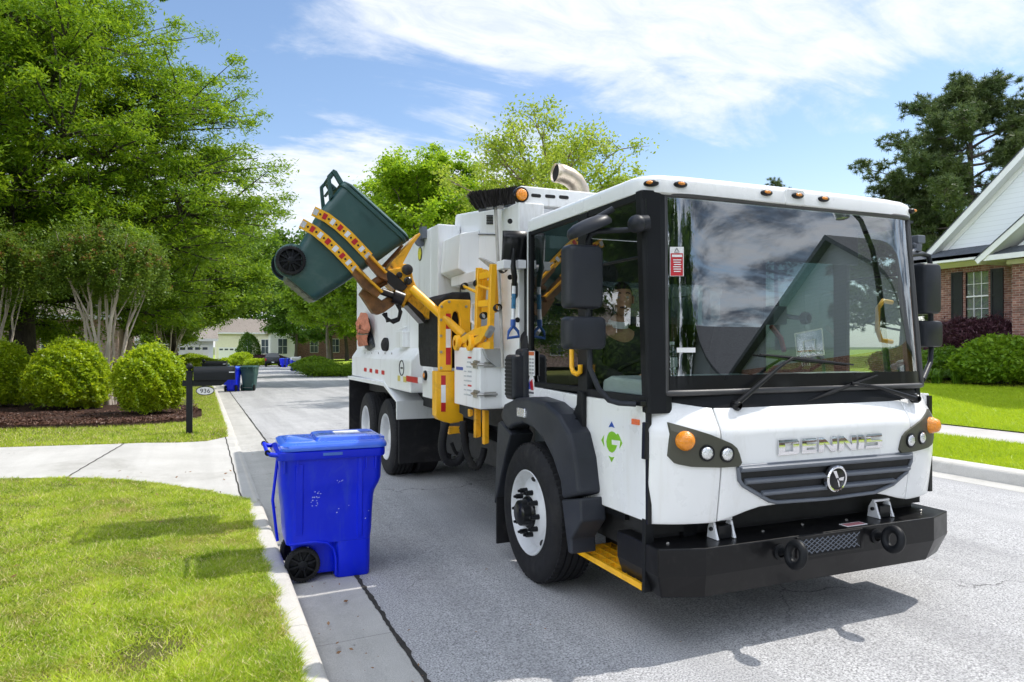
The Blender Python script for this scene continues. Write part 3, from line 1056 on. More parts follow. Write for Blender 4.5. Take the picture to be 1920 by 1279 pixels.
# ---- headlamp clusters
HP = [(190, 262), (330, 300), (440, 335), (550, 382), (585, 412), (605, 485), (600, 505), (500, 512), (330, 508), (245, 492), (205, 450)]
hp = [(lambda p: (p.x, p.z))(FS(1180 + a / 2.906, 700 + b / 2.906)) for a, b in HP]
lamps = [(FS(1283, 826), 0.052, 'amber', 'indicator_lamp'), (FS(1323, 849), 0.040, 'lamp', 'headlight'), (FS(1360, 851), 0.040, 'lamp', 'headlight')]
for s in (0, 1):
    poly = [(mir(u) if s else u, z) for u, z in hp]
    m = M()
    on_front_mono(poly, -0.01, 0.016, m)
    hs_ = m.obj('headlight_housing', MT['olive'], truck, bevel=0.006)
    for p, r, mt, nm in lamps:
        u, z = (mir(p.x) if s else p.x), p.z
        n_ = fnorm(u, z)
        o_ = Vector((u, fv(u, z), z))
        m = M()
        if mt == 'amber':
            m.lathe([(r * 1.12, 0.010), (r * 1.10, 0.030), (r * 0.98, 0.040), (r * 0.92, 0.055), (r * 0.75, 0.070), (r * 0.4, 0.078), (0.001, 0.080)], o_, n_, 32)
            m.obj(nm, MT['amber'], hs_, smooth=50)
        else:
            m.lathe([(r * 1.25, 0.012), (r * 1.2, 0.024), (r * 1.02, 0.026), (r * 1.0, 0.018)], o_, n_, 32)
            hb = m.obj(nm, MT['black'], hs_, smooth=50)
            m = M()
            m.lathe([(r, 0.018), (r * 0.92, 0.026), (r * 0.6, 0.032), (0.001, 0.034)], o_, n_, 32)
            m.obj('lens', MT['lamp'], hb, smooth=60)

# ---- bumper
def ring(dv, du, z, back=0.55):
    return [(0 + du, back, z), (0 + du, 0.092 + dv, z), (0.264 + du * 0.5, dv, z), (2.186 - du * 0.5, dv, z), (2.45 - du, 0.092 + dv, z), (2.45 - du, back, z)]
m = M()
m.loft([ring(0.045, 0.05, 0.325), ring(0.0, 0.0, 0.468), ring(0, 0, 0.628)])
bumper = m.obj('bumper', MT['bumper'], truck, bevel=0.008)
m = M()
m.box(0.955, 1.495, -0.006, 0.01, 0.500, 0.612)
gl = m.obj('bumper_grille', MT['dark'], bumper)
m = M()
for k in range(-3, 14):
    for sgn in (1, -1):
        x0 = 0.97 + k * 0.045
        a, b = (x0, 0.510), (x0 + 0.092 * 1.6, 0.602)
        if sgn < 0:
            a, b = (a[0], b[1]), (b[0], a[1])
        pts = []
        for t in (0, 0.25, 0.5, 0.75, 1):
            x = a[0] + (b[0] - a[0]) * t
            if 0.968 <= x <= 1.482:
                pts.append((x, -0.009, a[1] + (b[1] - a[1]) * t))
        if len(pts) > 1:
            m.tube(pts, 0.0028, 5)
m.obj('wire_mesh', MT['grille'], gl, smooth=60)
m = M()
for x0, x1, z0, z1 in ((0.945, 0.968, 0.49, 0.622), (1.482, 1.505, 0.49, 0.622), (0.968, 1.482, 0.604, 0.622), (0.968, 1.482, 0.49, 0.508)):
    m.box(x0, x1, -0.012, 0.004, z0, z1)
m.obj('grille_surround', MT['bumper'], gl, bevel=0.004)
for bx, by, cx_, cy_ in ((1462, 1035, 1489, 1041), (1642, 1005, 1671, 1012)):
    b0 = TV(bx, by, 0.0)
    c0 = TV(cx_, cy_, -0.15)
    c0.x = b0.x * 0.4 + c0.x * 0.6
    m = M()
    pts = [c0 + Vector((0.012 * math.sin(q), math.cos(q) * 0.058, math.sin(q) * 0.062)) for q in [2 * math.pi * i / 28 for i in range(29)]]
    m.tube(pts, 0.026, 12, cap=False)
    m.tube([Vector((b0.x, 0.004, b0.z)), Vector((b0.x * 0.5 + c0.x * 0.5, -0.05, c0.z)), c0 + Vector((0, 0.055, 0))], [0.026, 0.022, 0.024], 12)
    m.lathe([(0.048, 0.0), (0.048, 0.012), (0.03, 0.018)], (b0.x, 0.0, b0.z), (0, -1, 0), 20)
    m.obj('tow_eye', MT['black_plastic'], bumper, smooth=50)
m = M()
p0 = TV(1612, 982, 0.06)
m.box(1.42, 1.60, 0.035, 0.105, 0.6285, 0.631)
lab = m.obj('bumper_label', MT['sticker_white'], bumper)
m = M()
m.box(1.43, 1.59, 0.045, 0.095, 0.6312, 0.6322)
m.obj('label_print', P('label_pink', (0.5, 0.2, 0.22), 0.5, var=0.4, vs=120), lab)
for u in (0.50, 1.86):       # brackets standing on the bumper
    m = M()
    for q in (-0.065, 0.065):
        m.prism([(0.10, 0.63), (0.20, 0.63), (0.19, 0.70), (0.165, 0.74), (0.135, 0.73), (0.12, 0.68)], 'x', u + q - 0.008, u + q + 0.008)
    m.box(u - 0.075, u + 0.075, 0.14, 0.16, 0.735, 0.752)
    br = m.obj('bumper_bracket', MT['silver'], bumper, bevel=0.003)
    m = M()
    m.box(u - 0.05, u + 0.05, 0.115, 0.19, 0.63, 0.71)
    m.cyl((u - 0.09, 0.15, 0.69), (u + 0.09, 0.15, 0.69), 0.012, n=10)
    m.obj('bracket_block', MT['black'], br, bevel=0.004)
for i in range(7):
    m = M()
    m.lathe([(0.011, 0), (0.011, 0.006), (0.006, 0.010)], (0.12 + 0.36 * i, 0.17 + 0.03 * (i % 2), 0.628), (0, 0, 1), 8)
    m.obj('bolt', MT['steel'], bumper)

# ---- step below the door
m = M()
for i in range(5):
    u = 0.0 + 0.075 * i
    m.box(u, u + (0.010 if 0 < i < 4 else 0.022), 0.27, 1.13, 0.335, 0.372)
for i in range(9):
    v = 0.272 + 0.106 * i
    for k in range(4):
        m.box(0.0225 + 0.075 * k - (0.012 if k else 0), 0.0748 + 0.075 * k, v, v + 0.009, 0.338, 0.370)
m.obj('step', MT['yellow'], truck)
m = M()
m.prism([(0.235, 0.33), (0.26, 0.33), (0.26, 0.77), (0.22, 0.77)], 'x', -0.004, 0.06)
m.obj('step_bracket', MT['black_plastic'], truck, bevel=0.004)
m = M()
m.box(0.30, 0.40, 0.26, 1.2, 0.30, 0.80)
m.box(0.03, 0.40, 0.50, 1.2, 0.70, 0.744)
m.obj('step_well', MT['black'], truck)

# ---- doors and side panels
for s in (0, 1):
    X = (lambda a: a) if s == 0 else (lambda a: 2.45 - a)
    def bx(mm, a, b, *r):
        lo, hi = sorted((X(a), X(b)))
        mm.box(lo, hi, *r)
    m = M()
    lo, hi = sorted((X(0.0), X(0.05)))
    m.prism([(0.226, 0.755), (1.03, 0.745), (1.03, 1.455), (0.226, 1.455)], 'x', lo, hi)
    door = m.obj('door', MT['white'], truck, bevel=0.008)
    m = M()
    m.prism([(1.042, 0.80), (1.06, 0.745), (1.15, 1.0), (1.30, 1.20), (1.55, 1.30), (1.92, 1.27), (1.92, 1.475), (1.042, 1.455)], 'x', lo, hi)
    m.obj('side_panel', MT['white'], truck, bevel=0.006)
    # black window surrounds
    m = M()
    bx(m, -0.004, 0.03, 0.205 if s == 0 else 0.33, 0.93, 1.457, 1.505)
    bx(m, -0.003, 0.03, 1.06, 1.93, 1.477, 1.515)
    bx(m, -0.006, 0.035, 0.93, 1.06, 1.457, 2.725)
    bx(m, 0.004 if s == 0 else 0.03, 0.03 if s == 0 else 0.06, 0.26 if s == 0 else 0.45, 0.93, 2.690, 2.735)
    bx(m, 0.004, 0.03, 1.06, 1.88, 2.700, 2.735)
    bx(m, 0.0, 0.04, 1.88, 1.925, 1.515, 2.735)
    bx(m, 0.0, 0.03, 0.30 if s == 0 else 0.45, 0.93, 2.335, 2.350)
    m.obj('window_frame', MT['black_plastic'], truck, bevel=0.004)
    m = M()
    lo, hi = X(0.018), X(0.018)
    a_ = 0.0 if s == 0 else 0.16
    m.add([(lo, 0.20 + a_, 1.505), (lo, 0.93, 1.505), (lo, 0.93, 2.69), (lo, 0.24 + a_, 2.69)], [(0, 1, 2, 3)])
    m.obj('door_window', MT['side_glass'], door)
    m = M()
    m.add([(lo, 1.06, 1.515), (lo, 1.88, 1.515), (lo, 1.88, 2.70), (lo, 1.06, 2.70)], [(0, 1, 2, 3)])
    m.obj('rear_side_window', MT['dark_glass'], truck)
    # pillar beside the windscreen
    m = M()
    rings = []
    for z, dv in ((1.40, 0.0), (2.745, 0.072)):
        rings.append([(X(a), b + dv, z) for a, b in ((0.0, 0.262), (0.0, 0.205), (0.012, 0.190), (0.115, 0.175), (0.165, 0.185), (0.165, 0.23), (0.05, 0.27))])
    if s == 1:
        rings = [[(2.45, .36, 1.40), (2.45, .315, 1.40), (2.335, .205, 1.40), (2.29, .205, 1.40), (2.29, .25, 1.40), (2.38, .36, 1.40)],
                 [(2.42, .44, 2.745), (2.42, .40, 2.745), (2.290, .285, 2.745), (2.245, .285, 2.745), (2.245, .33, 2.745), (2.35, .44, 2.745)]]
    m.loft(rings)
    m.obj('pillar', MT['black_plastic'], truck, bevel=0.006)
    if s == 0:
        left_door = door

# door furniture on the kerb side
def z5(X, Y):
    return (1040 + X / 6.395, 720 + Y / 6.395)
m = M()
m.prism(side_poly([z5(*p) for p in ((318, 85), (388, 95), (385, 760), (320, 755), (290, 710), (268, 350), (310, 245))], 0), 'x', -0.035, 0.0)
m.prism(side_poly([z5(*p) for p in ((300, 400), (330, 400), (330, 690), (308, 690), (295, 640))], 0), 'x', -0.055, -0.034)
m.obj('handle', MT['black_plastic'], left_door, bevel=0.008)
m = M()
m.prism(side_poly([z5(*p) for p in ((1082, 455), (1128, 460), (1122, 905), (1072, 898))], 0), 'x', -0.022, 0.0)
m.obj('hinge', MT['black'], left_door, bevel=0.006)
m = M()
m.prism(side_poly([z5(*p) for p in ((935, 415), (1022, 428), (1022, 494), (934, 482))], 0), 'x', -0.010, 0.0)
m.obj('side_marker', P('orange_reflector', (0.85, 0.16, 0.01), 0.3, var=0.15, vs=90, coat=0.5), left_door, bevel=0.002)
m = M()
G = [(765, 602), (752, 595), (742, 610), (718, 580), (685, 568), (655, 582), (634, 625), (622, 690), (630, 755), (655, 805), (690, 825), (720, 805), (740, 768), (749, 736), (684, 726), (684, 668), (786, 682), (790, 655)]
for k, poly in enumerate((G, [(793, 660), (813, 712), (779, 772), (786, 712)], [(595, 612), (562, 672), (597, 752), (588, 680)], [(648, 862), (685, 880), (718, 875), (684, 937)], [(685, 450), (720, 527), (686, 512), (648, 520)])):
    m.prism(side_poly([z5(*p) for p in poly], 0), 'x', -0.002, 0.001, 1 if k == 4 else 0)
m.obj('logo', [MT['green_logo'], MT['blue_logo']], left_door)
m = M()
a = TU(1089, 934, 0); b = TU(1089, 918, 0)
text_into(m, '10711', (-0.002, a.y, a.z), (0, -1, 0), (0, 0, 1), (-1, 0, 0), b.z - a.z, 0.0, bold=0.015, stretch=0.80)
m.obj('number', MT['decal_black'], left_door)
m = M()
m.box(-0.004, 0.001, 1.795, 1.905, 1.56, 1.76)
lb = m.obj('notice', MT['sticker_white'], truck)
m = M()
m.box(-0.0055, -0.004, 1.80, 1.90, 1.725, 1.755, 0)
for r_ in range(5):
    for c_ in range(2):
        m.box(-0.0055, -0.004, 1.805 + c_ * 0.05, 1.845 + c_ * 0.05, 1.575 + r_ * 0.028, 1.590 + r_ * 0.028, 1)
m.obj('notice_print', [P('print_orange', (0.6, 0.15, 0.05), 0.5), P('print_grey', (0.35, 0.35, 0.36), 0.5, var=0.4, vs=150)], lb)
m = M()
m.prism([(1.80 + 0.055 + 0.055 * math.cos(q), 1.555 - 0.005 + 0.0 + 0.10 * math.sin(q) - 0.075) for q in [math.pi * i / 12 for i in range(13)]] + [(1.80, 1.40), (1.91, 1.40)], 'x', -0.004, 0.002, 0)
fl = m.obj('flag_decal', MT['sticker_white'], truck)
m = M()
for k in range(4):
    m.prism([(1.83 - 0.02 + 0.012 * k, 1.445), (1.84 - 0.02 + 0.012 * k, 1.445), (1.875 - 0.03 + 0.014 * k, 1.53 - 0.008 * k), (1.862 - 0.03 + 0.014 * k, 1.535 - 0.008 * k)], 'x', -0.006, -0.004, 0)
m.prism([(1.868, 1.45), (1.900, 1.45), (1.898, 1.50), (1.880, 1.53)], 'x', -0.006, -0.004, 1)
m.box(-0.006, -0.004, 1.808, 1.902, 1.415, 1.432, 2)
m.obj('flag_print', [MT['red'], MT['blue_logo'], P('print_dark', (0.1, 0.1, 0.12), 0.5, var=0.5, vs=200)], fl)

# ---- windscreen
def WSp(s, t, off=0.0):
    hw = 1.10 - 0.045 * t
    v = 0.200 + 0.075 * t - 0.040 * (1 - (0.06 * s * s + 0.94 * abs(s) ** 16)) - off
    z = 1.520 + 1.210 * t
    return (UC + hw * s, v, z)
ss = [-1 + 2 * i / 48 for i in range(49)]
m = M()
m.grid(lambda s, t: WSp(s, t), ss, [i / 10 for i in range(11)])
ws = m.obj('windscreen', MT['windshield'], truck, smooth=80)
m = M()
per = [WSp(s, 0, 0.004) for s in ss] + [WSp(1, t, 0.004) for t in (0.02, .2, .4, .6, .8, .98)] + [WSp(s, 1, 0.004) for s in ss[::-1]] + [WSp(-1, t, 0.004) for t in (.98, .8, .6, .4, .2, 0.02)]
m.tube(per + [per[0]], 0.019, 8, cap=False)
m.obj('windscreen_seal', MT['seal'], ws, smooth=60)
# black band along the lower edge of the glass
m = M()
m.grid(lambda s, t: WSp(s, t * 0.085, 0.003), ss, [0, 0.5, 1])
m.obj('black_band', MT['black'], ws, smooth=80)
def ws_at(x, y, off=0.004):
    v = 0.1
    for _ in range(8):
        p = TV(x, y, v)
        t = (p.z - 1.520) / 1.210
        s = (p.x - UC) / (1.10 - 0.045 * t)
        v = WSp(max(-1, min(1, s)), t, off)[1]
    return TV(x, y, v)
def ws_quad(mm, x0, y0, x1, y1, off, mi=0):
    a, b, c, d_ = [ws_at(*p, off) for p in ((x0, y1), (x1, y1), (x1, y0), (x0, y0))]
    mm.add([a, b, c, d_], [(0, 1, 2, 3)], mi)
m = M(); ws_quad(m, 1256, 463, 1282, 518, 0.005)
st = m.obj('warning_sticker', MT['sticker_white'], ws)
m = M(); ws_quad(m, 1257.5, 475, 1280.5, 517, 0.007)
sr = m.obj('sticker_panel', MT['sticker_red'], st)
m = M()
ws_quad(m, 1260, 477.5, 1279, 482, 0.009)
for k in range(6):
    ws_quad(m, 1262 + (k % 3) * 0.7, 486.5 + k * 4.3, 1277.5 - (k % 2) * 1.3, 488.3 + k * 4.3, 0.009)
m.obj('sticker_print', MT['sticker_white'], sr)
m = M()
pa = ws_at(1269, 465.5, 0.007); pb = ws_at(1264.5, 473, 0.007); pc = ws_at(1273.5, 473, 0.007)
m.tube([pa, pb, pc, pa], 0.0018, 5)
m.obj('sticker_triangle', MT['decal_black'], st)
m = M(); ws_quad(m, 1269, 652, 1304, 661, 0.005)
m.obj('paper_label', MT['sticker_white'], ws)
# wipers
for piv, elbow, tip, b0, b1 in (((1378, 760), (1462, 688), (1487, 671), (1425, 664.5), (1600, 684)), ((1713, 747), (1650, 727), (1597, 718), (1482, 763), (1645, 704))):
    P_ = lambda q, v: TV(q[0], q[1], v)
    m = M()
    m.tube([P_(piv, 0.105), P_(elbow, 0.115), P_(tip, 0.125)], [0.020, 0.012, 0.008], 8)
    m.lathe([(0.032, -0.02), (0.032, 0.03), (0.02, 0.045)], P_(piv, 0.13), (0, -1, 0), 16)
    wp = m.obj('wiper', MT['black'], truck, smooth=50)
    m = M()
    pts = []
    for i in range(9):
        t = i / 8
        p = P_((b0[0] + (b1[0] - b0[0]) * t, b0[1] + (b1[1] - b0[1]) * t), 0.138)
        pts.append(p)
    m.tube(pts, [0.006, 0.008, 0.010, 0.012, 0.016, 0.012, 0.010, 0.008, 0.006], 6)
    m.obj('wiper_blade', MT['black_plastic'], wp, smooth=50)

# ---- roof
def roof_ring(ins, z, n=10):
    pts = []
    def front(u):
        s = (u - UC) / 1.225
        return 0.235 - 0.030 * (1 - abs(s) ** 2.6) + ins
    r, r2 = 0.15, 0.26
    u0, u1 = 0.0 + ins, 2.435 - ins
    # left rear -> left front corner -> front -> right
    pts.append((u0, 1.93 - ins * 0.4, z))
    pts.append((u0, 1.2, z))
    pts.append((u0, 0.6, z))
    for i in range(n + 1):
        q = math.pi / 2 * i / n
        pts.append((u0 + r * (1 - math.cos(q)), front(0.0) + r * (1 - math.sin(q)) , z))
    for i in range(1, 16):
        u = u0 + r + (u1 - u0 - r - r2) * i / 16
        k = front(u)
        pts.append((u, min(k, front(0.0)), z))
    for i in range(n + 1):
        q = math.pi / 2 * (1 - i / n)
        pts.append((u1 - r2 * (1 - math.cos(q)), front(0.0) + r2 * (1 - math.sin(q)), z))
    pts.append((u1, 0.6, z)); pts.append((u1, 1.2, z)); pts.append((u1, 1.93 - ins * 0.4, z))
    return pts
m = M()
m.loft([roof_ring(0.012, 2.725), roof_ring(0.0, 2.735), roof_ring(0.0, 2.805), roof_ring(0.008, 2.826), roof_ring(0.028, 2.843), roof_ring(0.06, 2.854), roof_ring(0.12, 2.863), roof_ring(0.35, 2.876)])
roof = m.obj('cab_roof', MT['white'], truck, smooth=50)
def roof_front(u):
    s = (u - UC) / 1.225
    return 0.235 - 0.030 * (1 - abs(s) ** 2.6)
m = M()
b0 = TV(1515, 348, 0.09)
b0.z = 2.784
m.prism([(b0.x + a, b0.z + b) for a, b in ((-.085, -.045), (-.07, -.058), (.07, -.058), (.085, -.045), (.085, .035), (.07, .05), (-.07, .05), (-.085, .035))], 'y', roof_front(b0.x) - 0.010, roof_front(b0.x) + 0.05)
m.obj('lamp_boss', MT['white'], roof, bevel=0.012, seg=3)
for i, (x, y) in enumerate(((1242, 337), (1299, 334), (1459, 341), (1515, 348), (1567, 353), (1691, 375))):
    p = TV(x, y, 0.10)
    if i == 0:
        o_, n_ = Vector((0.066, 0.260, 2.785)), Vector((-.53, -.848, 0)).normalized()
    elif i == 5:
        o_, n_ = Vector((2.318, 0.272, 2.785)), Vector((.53, -.848, 0)).normalized()
    else:
        o_, n_ = Vector((p.x, roof_front(p.x) + 0.004 - (0.014 if i == 3 else 0), 2.787)), Vector((0, -1, 0))
    t_ = Vector((-n_.y, n_.x, 0))
    m = M()
    m.loft([[tuple(o_ + t_ * (0.042 * math.cos(q) * k) + n_ * d_ + Vector((0, 0, 0.018 * math.sin(q) * k))) for q in [2 * math.pi * j / 18 for j in range(18)]] for k, d_ in ((1.1, -0.01), (1.1, 0.012), (0.85, 0.026), (0.3, 0.032))])
    mk = m.obj('marker_light', MT['black'], roof, smooth=50)
    m = M()
    c_ = o_ + n_ * 0.022 - t_ * 0.006
    m.ball((c_.x, c_.y, c_.z + .002), 0.028, 0.017, 0.012, 14, 8)
    m.obj('lens', MT['amber'], mk, smooth=80)

# ---- cab interior
m = M()
m.box(0.04, 2.41, 0.30, 1.90, 0.95, 1.0)
m.box(0.05, 2.40, 1.86, 1.90, 1.0, 1.75)
m.box(1.95, 2.40, 1.86, 1.90, 1.75, 2.70)
m.box(0.55, 1.95, 1.86, 1.90, 2.35, 2.70)
m.box(0.04, 2.41, 0.32, 1.90, 2.712, 2.730)
m.box(0.05, 0.10, 1.0, 1.86, 1.0, 1.45); m.box(2.35, 2.40, 1.0, 1.86, 1.0, 1.45)
m.obj('cab_lining', MT['interior'], truck)
m = M()
m.box(0.05, 0.55, 1.84, 1.88, 1.751, 2.60)
m.box(0.10, 0.50, 1.78, 1.84, 1.90, 2.02)
m.obj('pale_lining', P('pale_lining', (0.62, 0.70, 0.66), 0.6, var=0.05), truck, bevel=0.006)
m = M()
m.add([(0.55, 1.88, 1.75), (1.95, 1.88, 1.75), (1.95, 1.88, 2.35), (0.55, 1.88, 2.35)], [(0, 1, 2, 3)])
m.obj('rear_window', MT['dark_glass'], truck)
m = M()
m.box(0.30, 2.2, 0.62, 0.645, 2.42, 2.70)
m.obj('sun_visor', MT['interior'], truck, bevel=0.01)
m = M()
for a, b in ((0.10, 1.20), (1.34, 2.36)):
    m.prism([(0.27, 1.40), (0.27, 1.535), (0.34, 1.585), (0.80, 1.60), (0.90, 1.57), (0.92, 1.40)], 'x', a, b)
m.box(0.10, 2.36, 0.45, 0.85, 1.0, 1.40)
m.box(1.20, 1.34, 0.35, 0.80, 1.40, 1.50)
m.obj('dashboard', MT['dash'], truck, bevel=0.02, seg=3)
for uc_, vc_ in ((0.50, 0.98), (1.92, 0.98)):
    m = M()
    axis = Vector((0, 0.45, 0.89)).normalized()
    sx = Vector((1, 0, 0)); sy_ = axis.cross(sx)
    c = Vector((uc_, vc_, 1.63))
    m.tube([c + (sx * math.cos(q) + sy_ * math.sin(q)) * 0.215 for q in [2 * math.pi * i / 32 for i in range(33)]], 0.015, 8, cap=False)
    for q in (0.3, math.pi - 0.3, 1.5 * math.pi):
        m.tube([c - axis * 0.03, c + (sx * math.cos(q) + sy_ * math.sin(q)) * 0.21], 0.014, 6)
    m.tube([c - axis * 0.45, c - axis * 0.02], [0.04, 0.05], 12)
    m.obj('steering_wheel', MT['black_plastic'], truck, smooth=60)
def seat(uc_, vc_):
    mm = M()
    mm.box(uc_ - 0.24, uc_ + 0.24, vc_ - 0.28, vc_ + 0.22, 1.30, 1.44)
    mm.box(uc_ - 0.17, uc_ + 0.17, vc_ - 0.2, vc_ + 0.2, 1.0, 1.30)
    so = mm.obj('seat', MT['seat'], truck, bevel=0.05, seg=3)
    mm = M()
    prof = [(-.24, 1.42), (.24, 1.42), (.25, 1.75), (.20, 1.95), (.13, 2.05), (.13, 2.22), (.09, 2.29), (-.09, 2.29), (-.13, 2.22), (-.13, 2.05), (-.20, 1.95), (-.25, 1.75)]
    mm.prism([(uc_ + a, b) for a, b in prof], 'y', vc_ + 0.20, vc_ + 0.33)
    mm.obj('seat_back', MT['seat'], so, bevel=0.04, seg=3)
    return so
seat(0.50, 1.40)
sc_ = TV(1395, 600, 1.5)
s2 = seat(sc_.x, 1.35)
m = M()
a = TV(1446, 612, 1.45); b = TV(1470, 658, 1.25)
m.tube([a, (a + b) / 2 + Vector((0.01, -0.03, 0)), b], 0.022, 6)
m.obj('seat_belt', P('belt_red', (0.45, 0.02, 0.02), 0.7), s2)
m = M()
hp_ = [TV(x, y, 0.95) for x, y in ((1672, 567), (1656, 564), (1646, 578), (1645, 618), (1652, 638), (1672, 641))]
m.tube(hp_, 0.020, 8)
m.obj('grab_handle', MT['yellow'], truck, smooth=60)
m = M()
hp_ = [TU(x, y, -0.03) for x, y in ((1072, 640), (1072, 688), (1075, 698), (1082, 702), (1088, 697), (1088, 684))]
m.tube(hp_, 0.018, 8)
m.obj('grab_handle', MT['yellow'], truck, smooth=60)
m = M()   # camera on a stalk inside the screen
c = TV(1505, 597, 0.8)
m.lathe([(0.045, 0), (0.05, 0.02), (0.045, 0.05), (0.03, 0.055)], c, (0.2, -1, 0), 20)
m.tube([c, c + Vector((-0.16, 0.06, 0.02))], 0.018, 8)
m.box(c.x - 0.27, c.x - 0.14, c.y + 0.02, c.y + 0.12, c.z - 0.05, c.z + 0.09)
m.obj('dash_camera', MT['grille'], truck, smooth=40)

# ---- mirrors, kerb side
def rbox(mm, poly, v0, v1):
    mm.prism(poly, 'y', v0, v1)
def rounded(x0, x1, z0, z1, r, n=5):
    pts = []
    for cx__, cz__, a0 in ((x1 - r, z1 - r, 0), (x0 + r, z1 - r, 90), (x0 + r, z0 + r, 180), (x1 - r, z0 + r, 270)):
        for i in range(n + 1):
            q = R(a0 + 90 * i / n)
            pts.append((cx__ + r * math.cos(q), cz__ + r * math.sin(q)))
    return pts
def mirror_head(x0, x1, z0, z1, v0, parent, name='mirror'):
    cx__, cz__ = (x0 + x1) / 2, (z0 + z1) / 2
    base = rounded(x0, x1, z0, z1, 0.035)
    rings = []
    for k, dv in ((0.80, -0.062), (0.90, -0.055), (0.97, -0.035), (1.0, 0.0), (1.0, 0.055), (0.97, 0.062)):
        kx = 1 - (1 - k) * 1.1
        kz = 1 - (1 - k) * 0.55
        rings.append([(cx__ + (a - cx__) * kx, v0 + dv, cz__ + (b - cz__) * kz) for a, b in base])
    mm = M(); mm.loft(rings)
    o = mm.obj(name, MT['flare'], parent, smooth=40)
    mm = M()
    mm.prism([(cx__ + (a - cx__) * 0.93, cz__ + (b - cz__) * 0.95) for a, b in base], 'y', v0 + 0.0615, v0 + 0.0645)
    mm.obj('mirror_glass', MT['mirror'], o)
    return o
VM = 0.42
a, b = TV(1060, 458, VM), TV(1125, 580, VM)
c, d_ = TV(1059, 593, VM), TV(1131, 655, VM)
m = M()
arm = [TV(1205, 421, 0.20), TV(1178, 431, 0.30), TV(1120, 434, VM), TV(1106, 440, VM), TV(1102, 452, VM), TV(1102, 470, VM)]
m.tube(arm, 0.017, 10)
armo_m = m
armo = m.obj('mirror_arm', MT['flare'], truck, smooth=50)
m = M()
m.tube([TV(1102, 560, VM), TV(1102, 600, VM), TV(1103, 640, VM), TV(1104, 650, VM), TV(1106, 690, VM - 0.02), TV(1122, 728, 0.36), TV(1142, 751, 0.33), TV(1160, 756, 0.30), TV(1192, 758, 0.26)], 0.016, 10)
m.obj('lower_arm', MT['flare'], armo, smooth=50)
m = M()
pv = TV(1194, 420, 0.24)
m.ball((pv.x, pv.y, pv.z), 0.055, 0.06, 0.055, 16, 10)
m.tube([pv, Vector((0.02, 0.22, pv.z + 0.01))], [0.05, 0.045], 14)
m.obj('arm_pivot', MT['flare'], armo, smooth=50)
m = M()
pw = TU(1200, 757, -0.015)
m.box(-0.04, 0.002, pw.y - 0.05, pw.y + 0.05, pw.z - 0.012, pw.z + 0.02)
m.obj('arm_foot', MT['black'], armo, bevel=0.004)
mirror_head(a.x, b.x, b.z, a.z, VM, armo)
mirror_head(c.x, d_.x, d_.z, c.z, VM, armo)
m = M()
kc = TV(1104, 425, 0.40)
m.tf = Matrix.Translation(kc) @ Matrix.Rotation(R(-24), 4, 'Y')
m.loft([[(0.155 * k * math.cos(q), 0.10 * k * math.sin(q), h) for q in [2 * math.pi * i / 28 for i in range(28)]] for k, h in ((0.96, -0.03), (1.0, -0.02), (1.0, 0.0), (0.9, 0.025), (0.6, 0.042), (0.2, 0.048))])
m.tf = None
m.tube([kc + Vector((0.05, 0, 0.05)), TV(1150, 392, 0.36)], 0.02, 8)
m.obj('kerb_mirror', MT['flare'], armo, smooth=50)
# far side
VR = 0.50
a, b = TV(1719, 493, VR), TV(1754, 590, VR)
c, d_ = TV(1719, 601, VR), TV(1757, 651, VR)
m = M()
m.tube([TV(1700, 478, 0.30), TV(1728, 476, VR), TV(1741, 480, VR), TV(1745, 500, VR), TV(1745, 620, VR), TV(1746, 655, VR), TV(1744, 680, VR - 0.04), TV(1730, 712, 0.32)], 0.020, 10)
armr = m.obj('mirror_arm', MT['flare'], truck, smooth=50)
mirror_head(a.x, b.x, b.z, a.z, VR, armr)
mirror_head(c.x, d_.x, d_.z, c.z, VR, armr)
m = M()
p = TV(1718, 452, 0.42)
m.box(p.x - 0.03, p.x + 0.05, p.y - 0.04, p.y + 0.04, p.z - 0.02, p.z + 0.04)
m.lathe([(0.035, -0.05), (0.04, 0.0), (0.03, 0.02)], p + Vector((0, 0, -0.03)), (0, 0, 1), 14)
m.tube([p + Vector((0, 0, -0.06)), TV(1702, 478, 0.34)], 0.016, 8)
m.obj('side_camera', MT['grille'], armr, bevel=0.006)

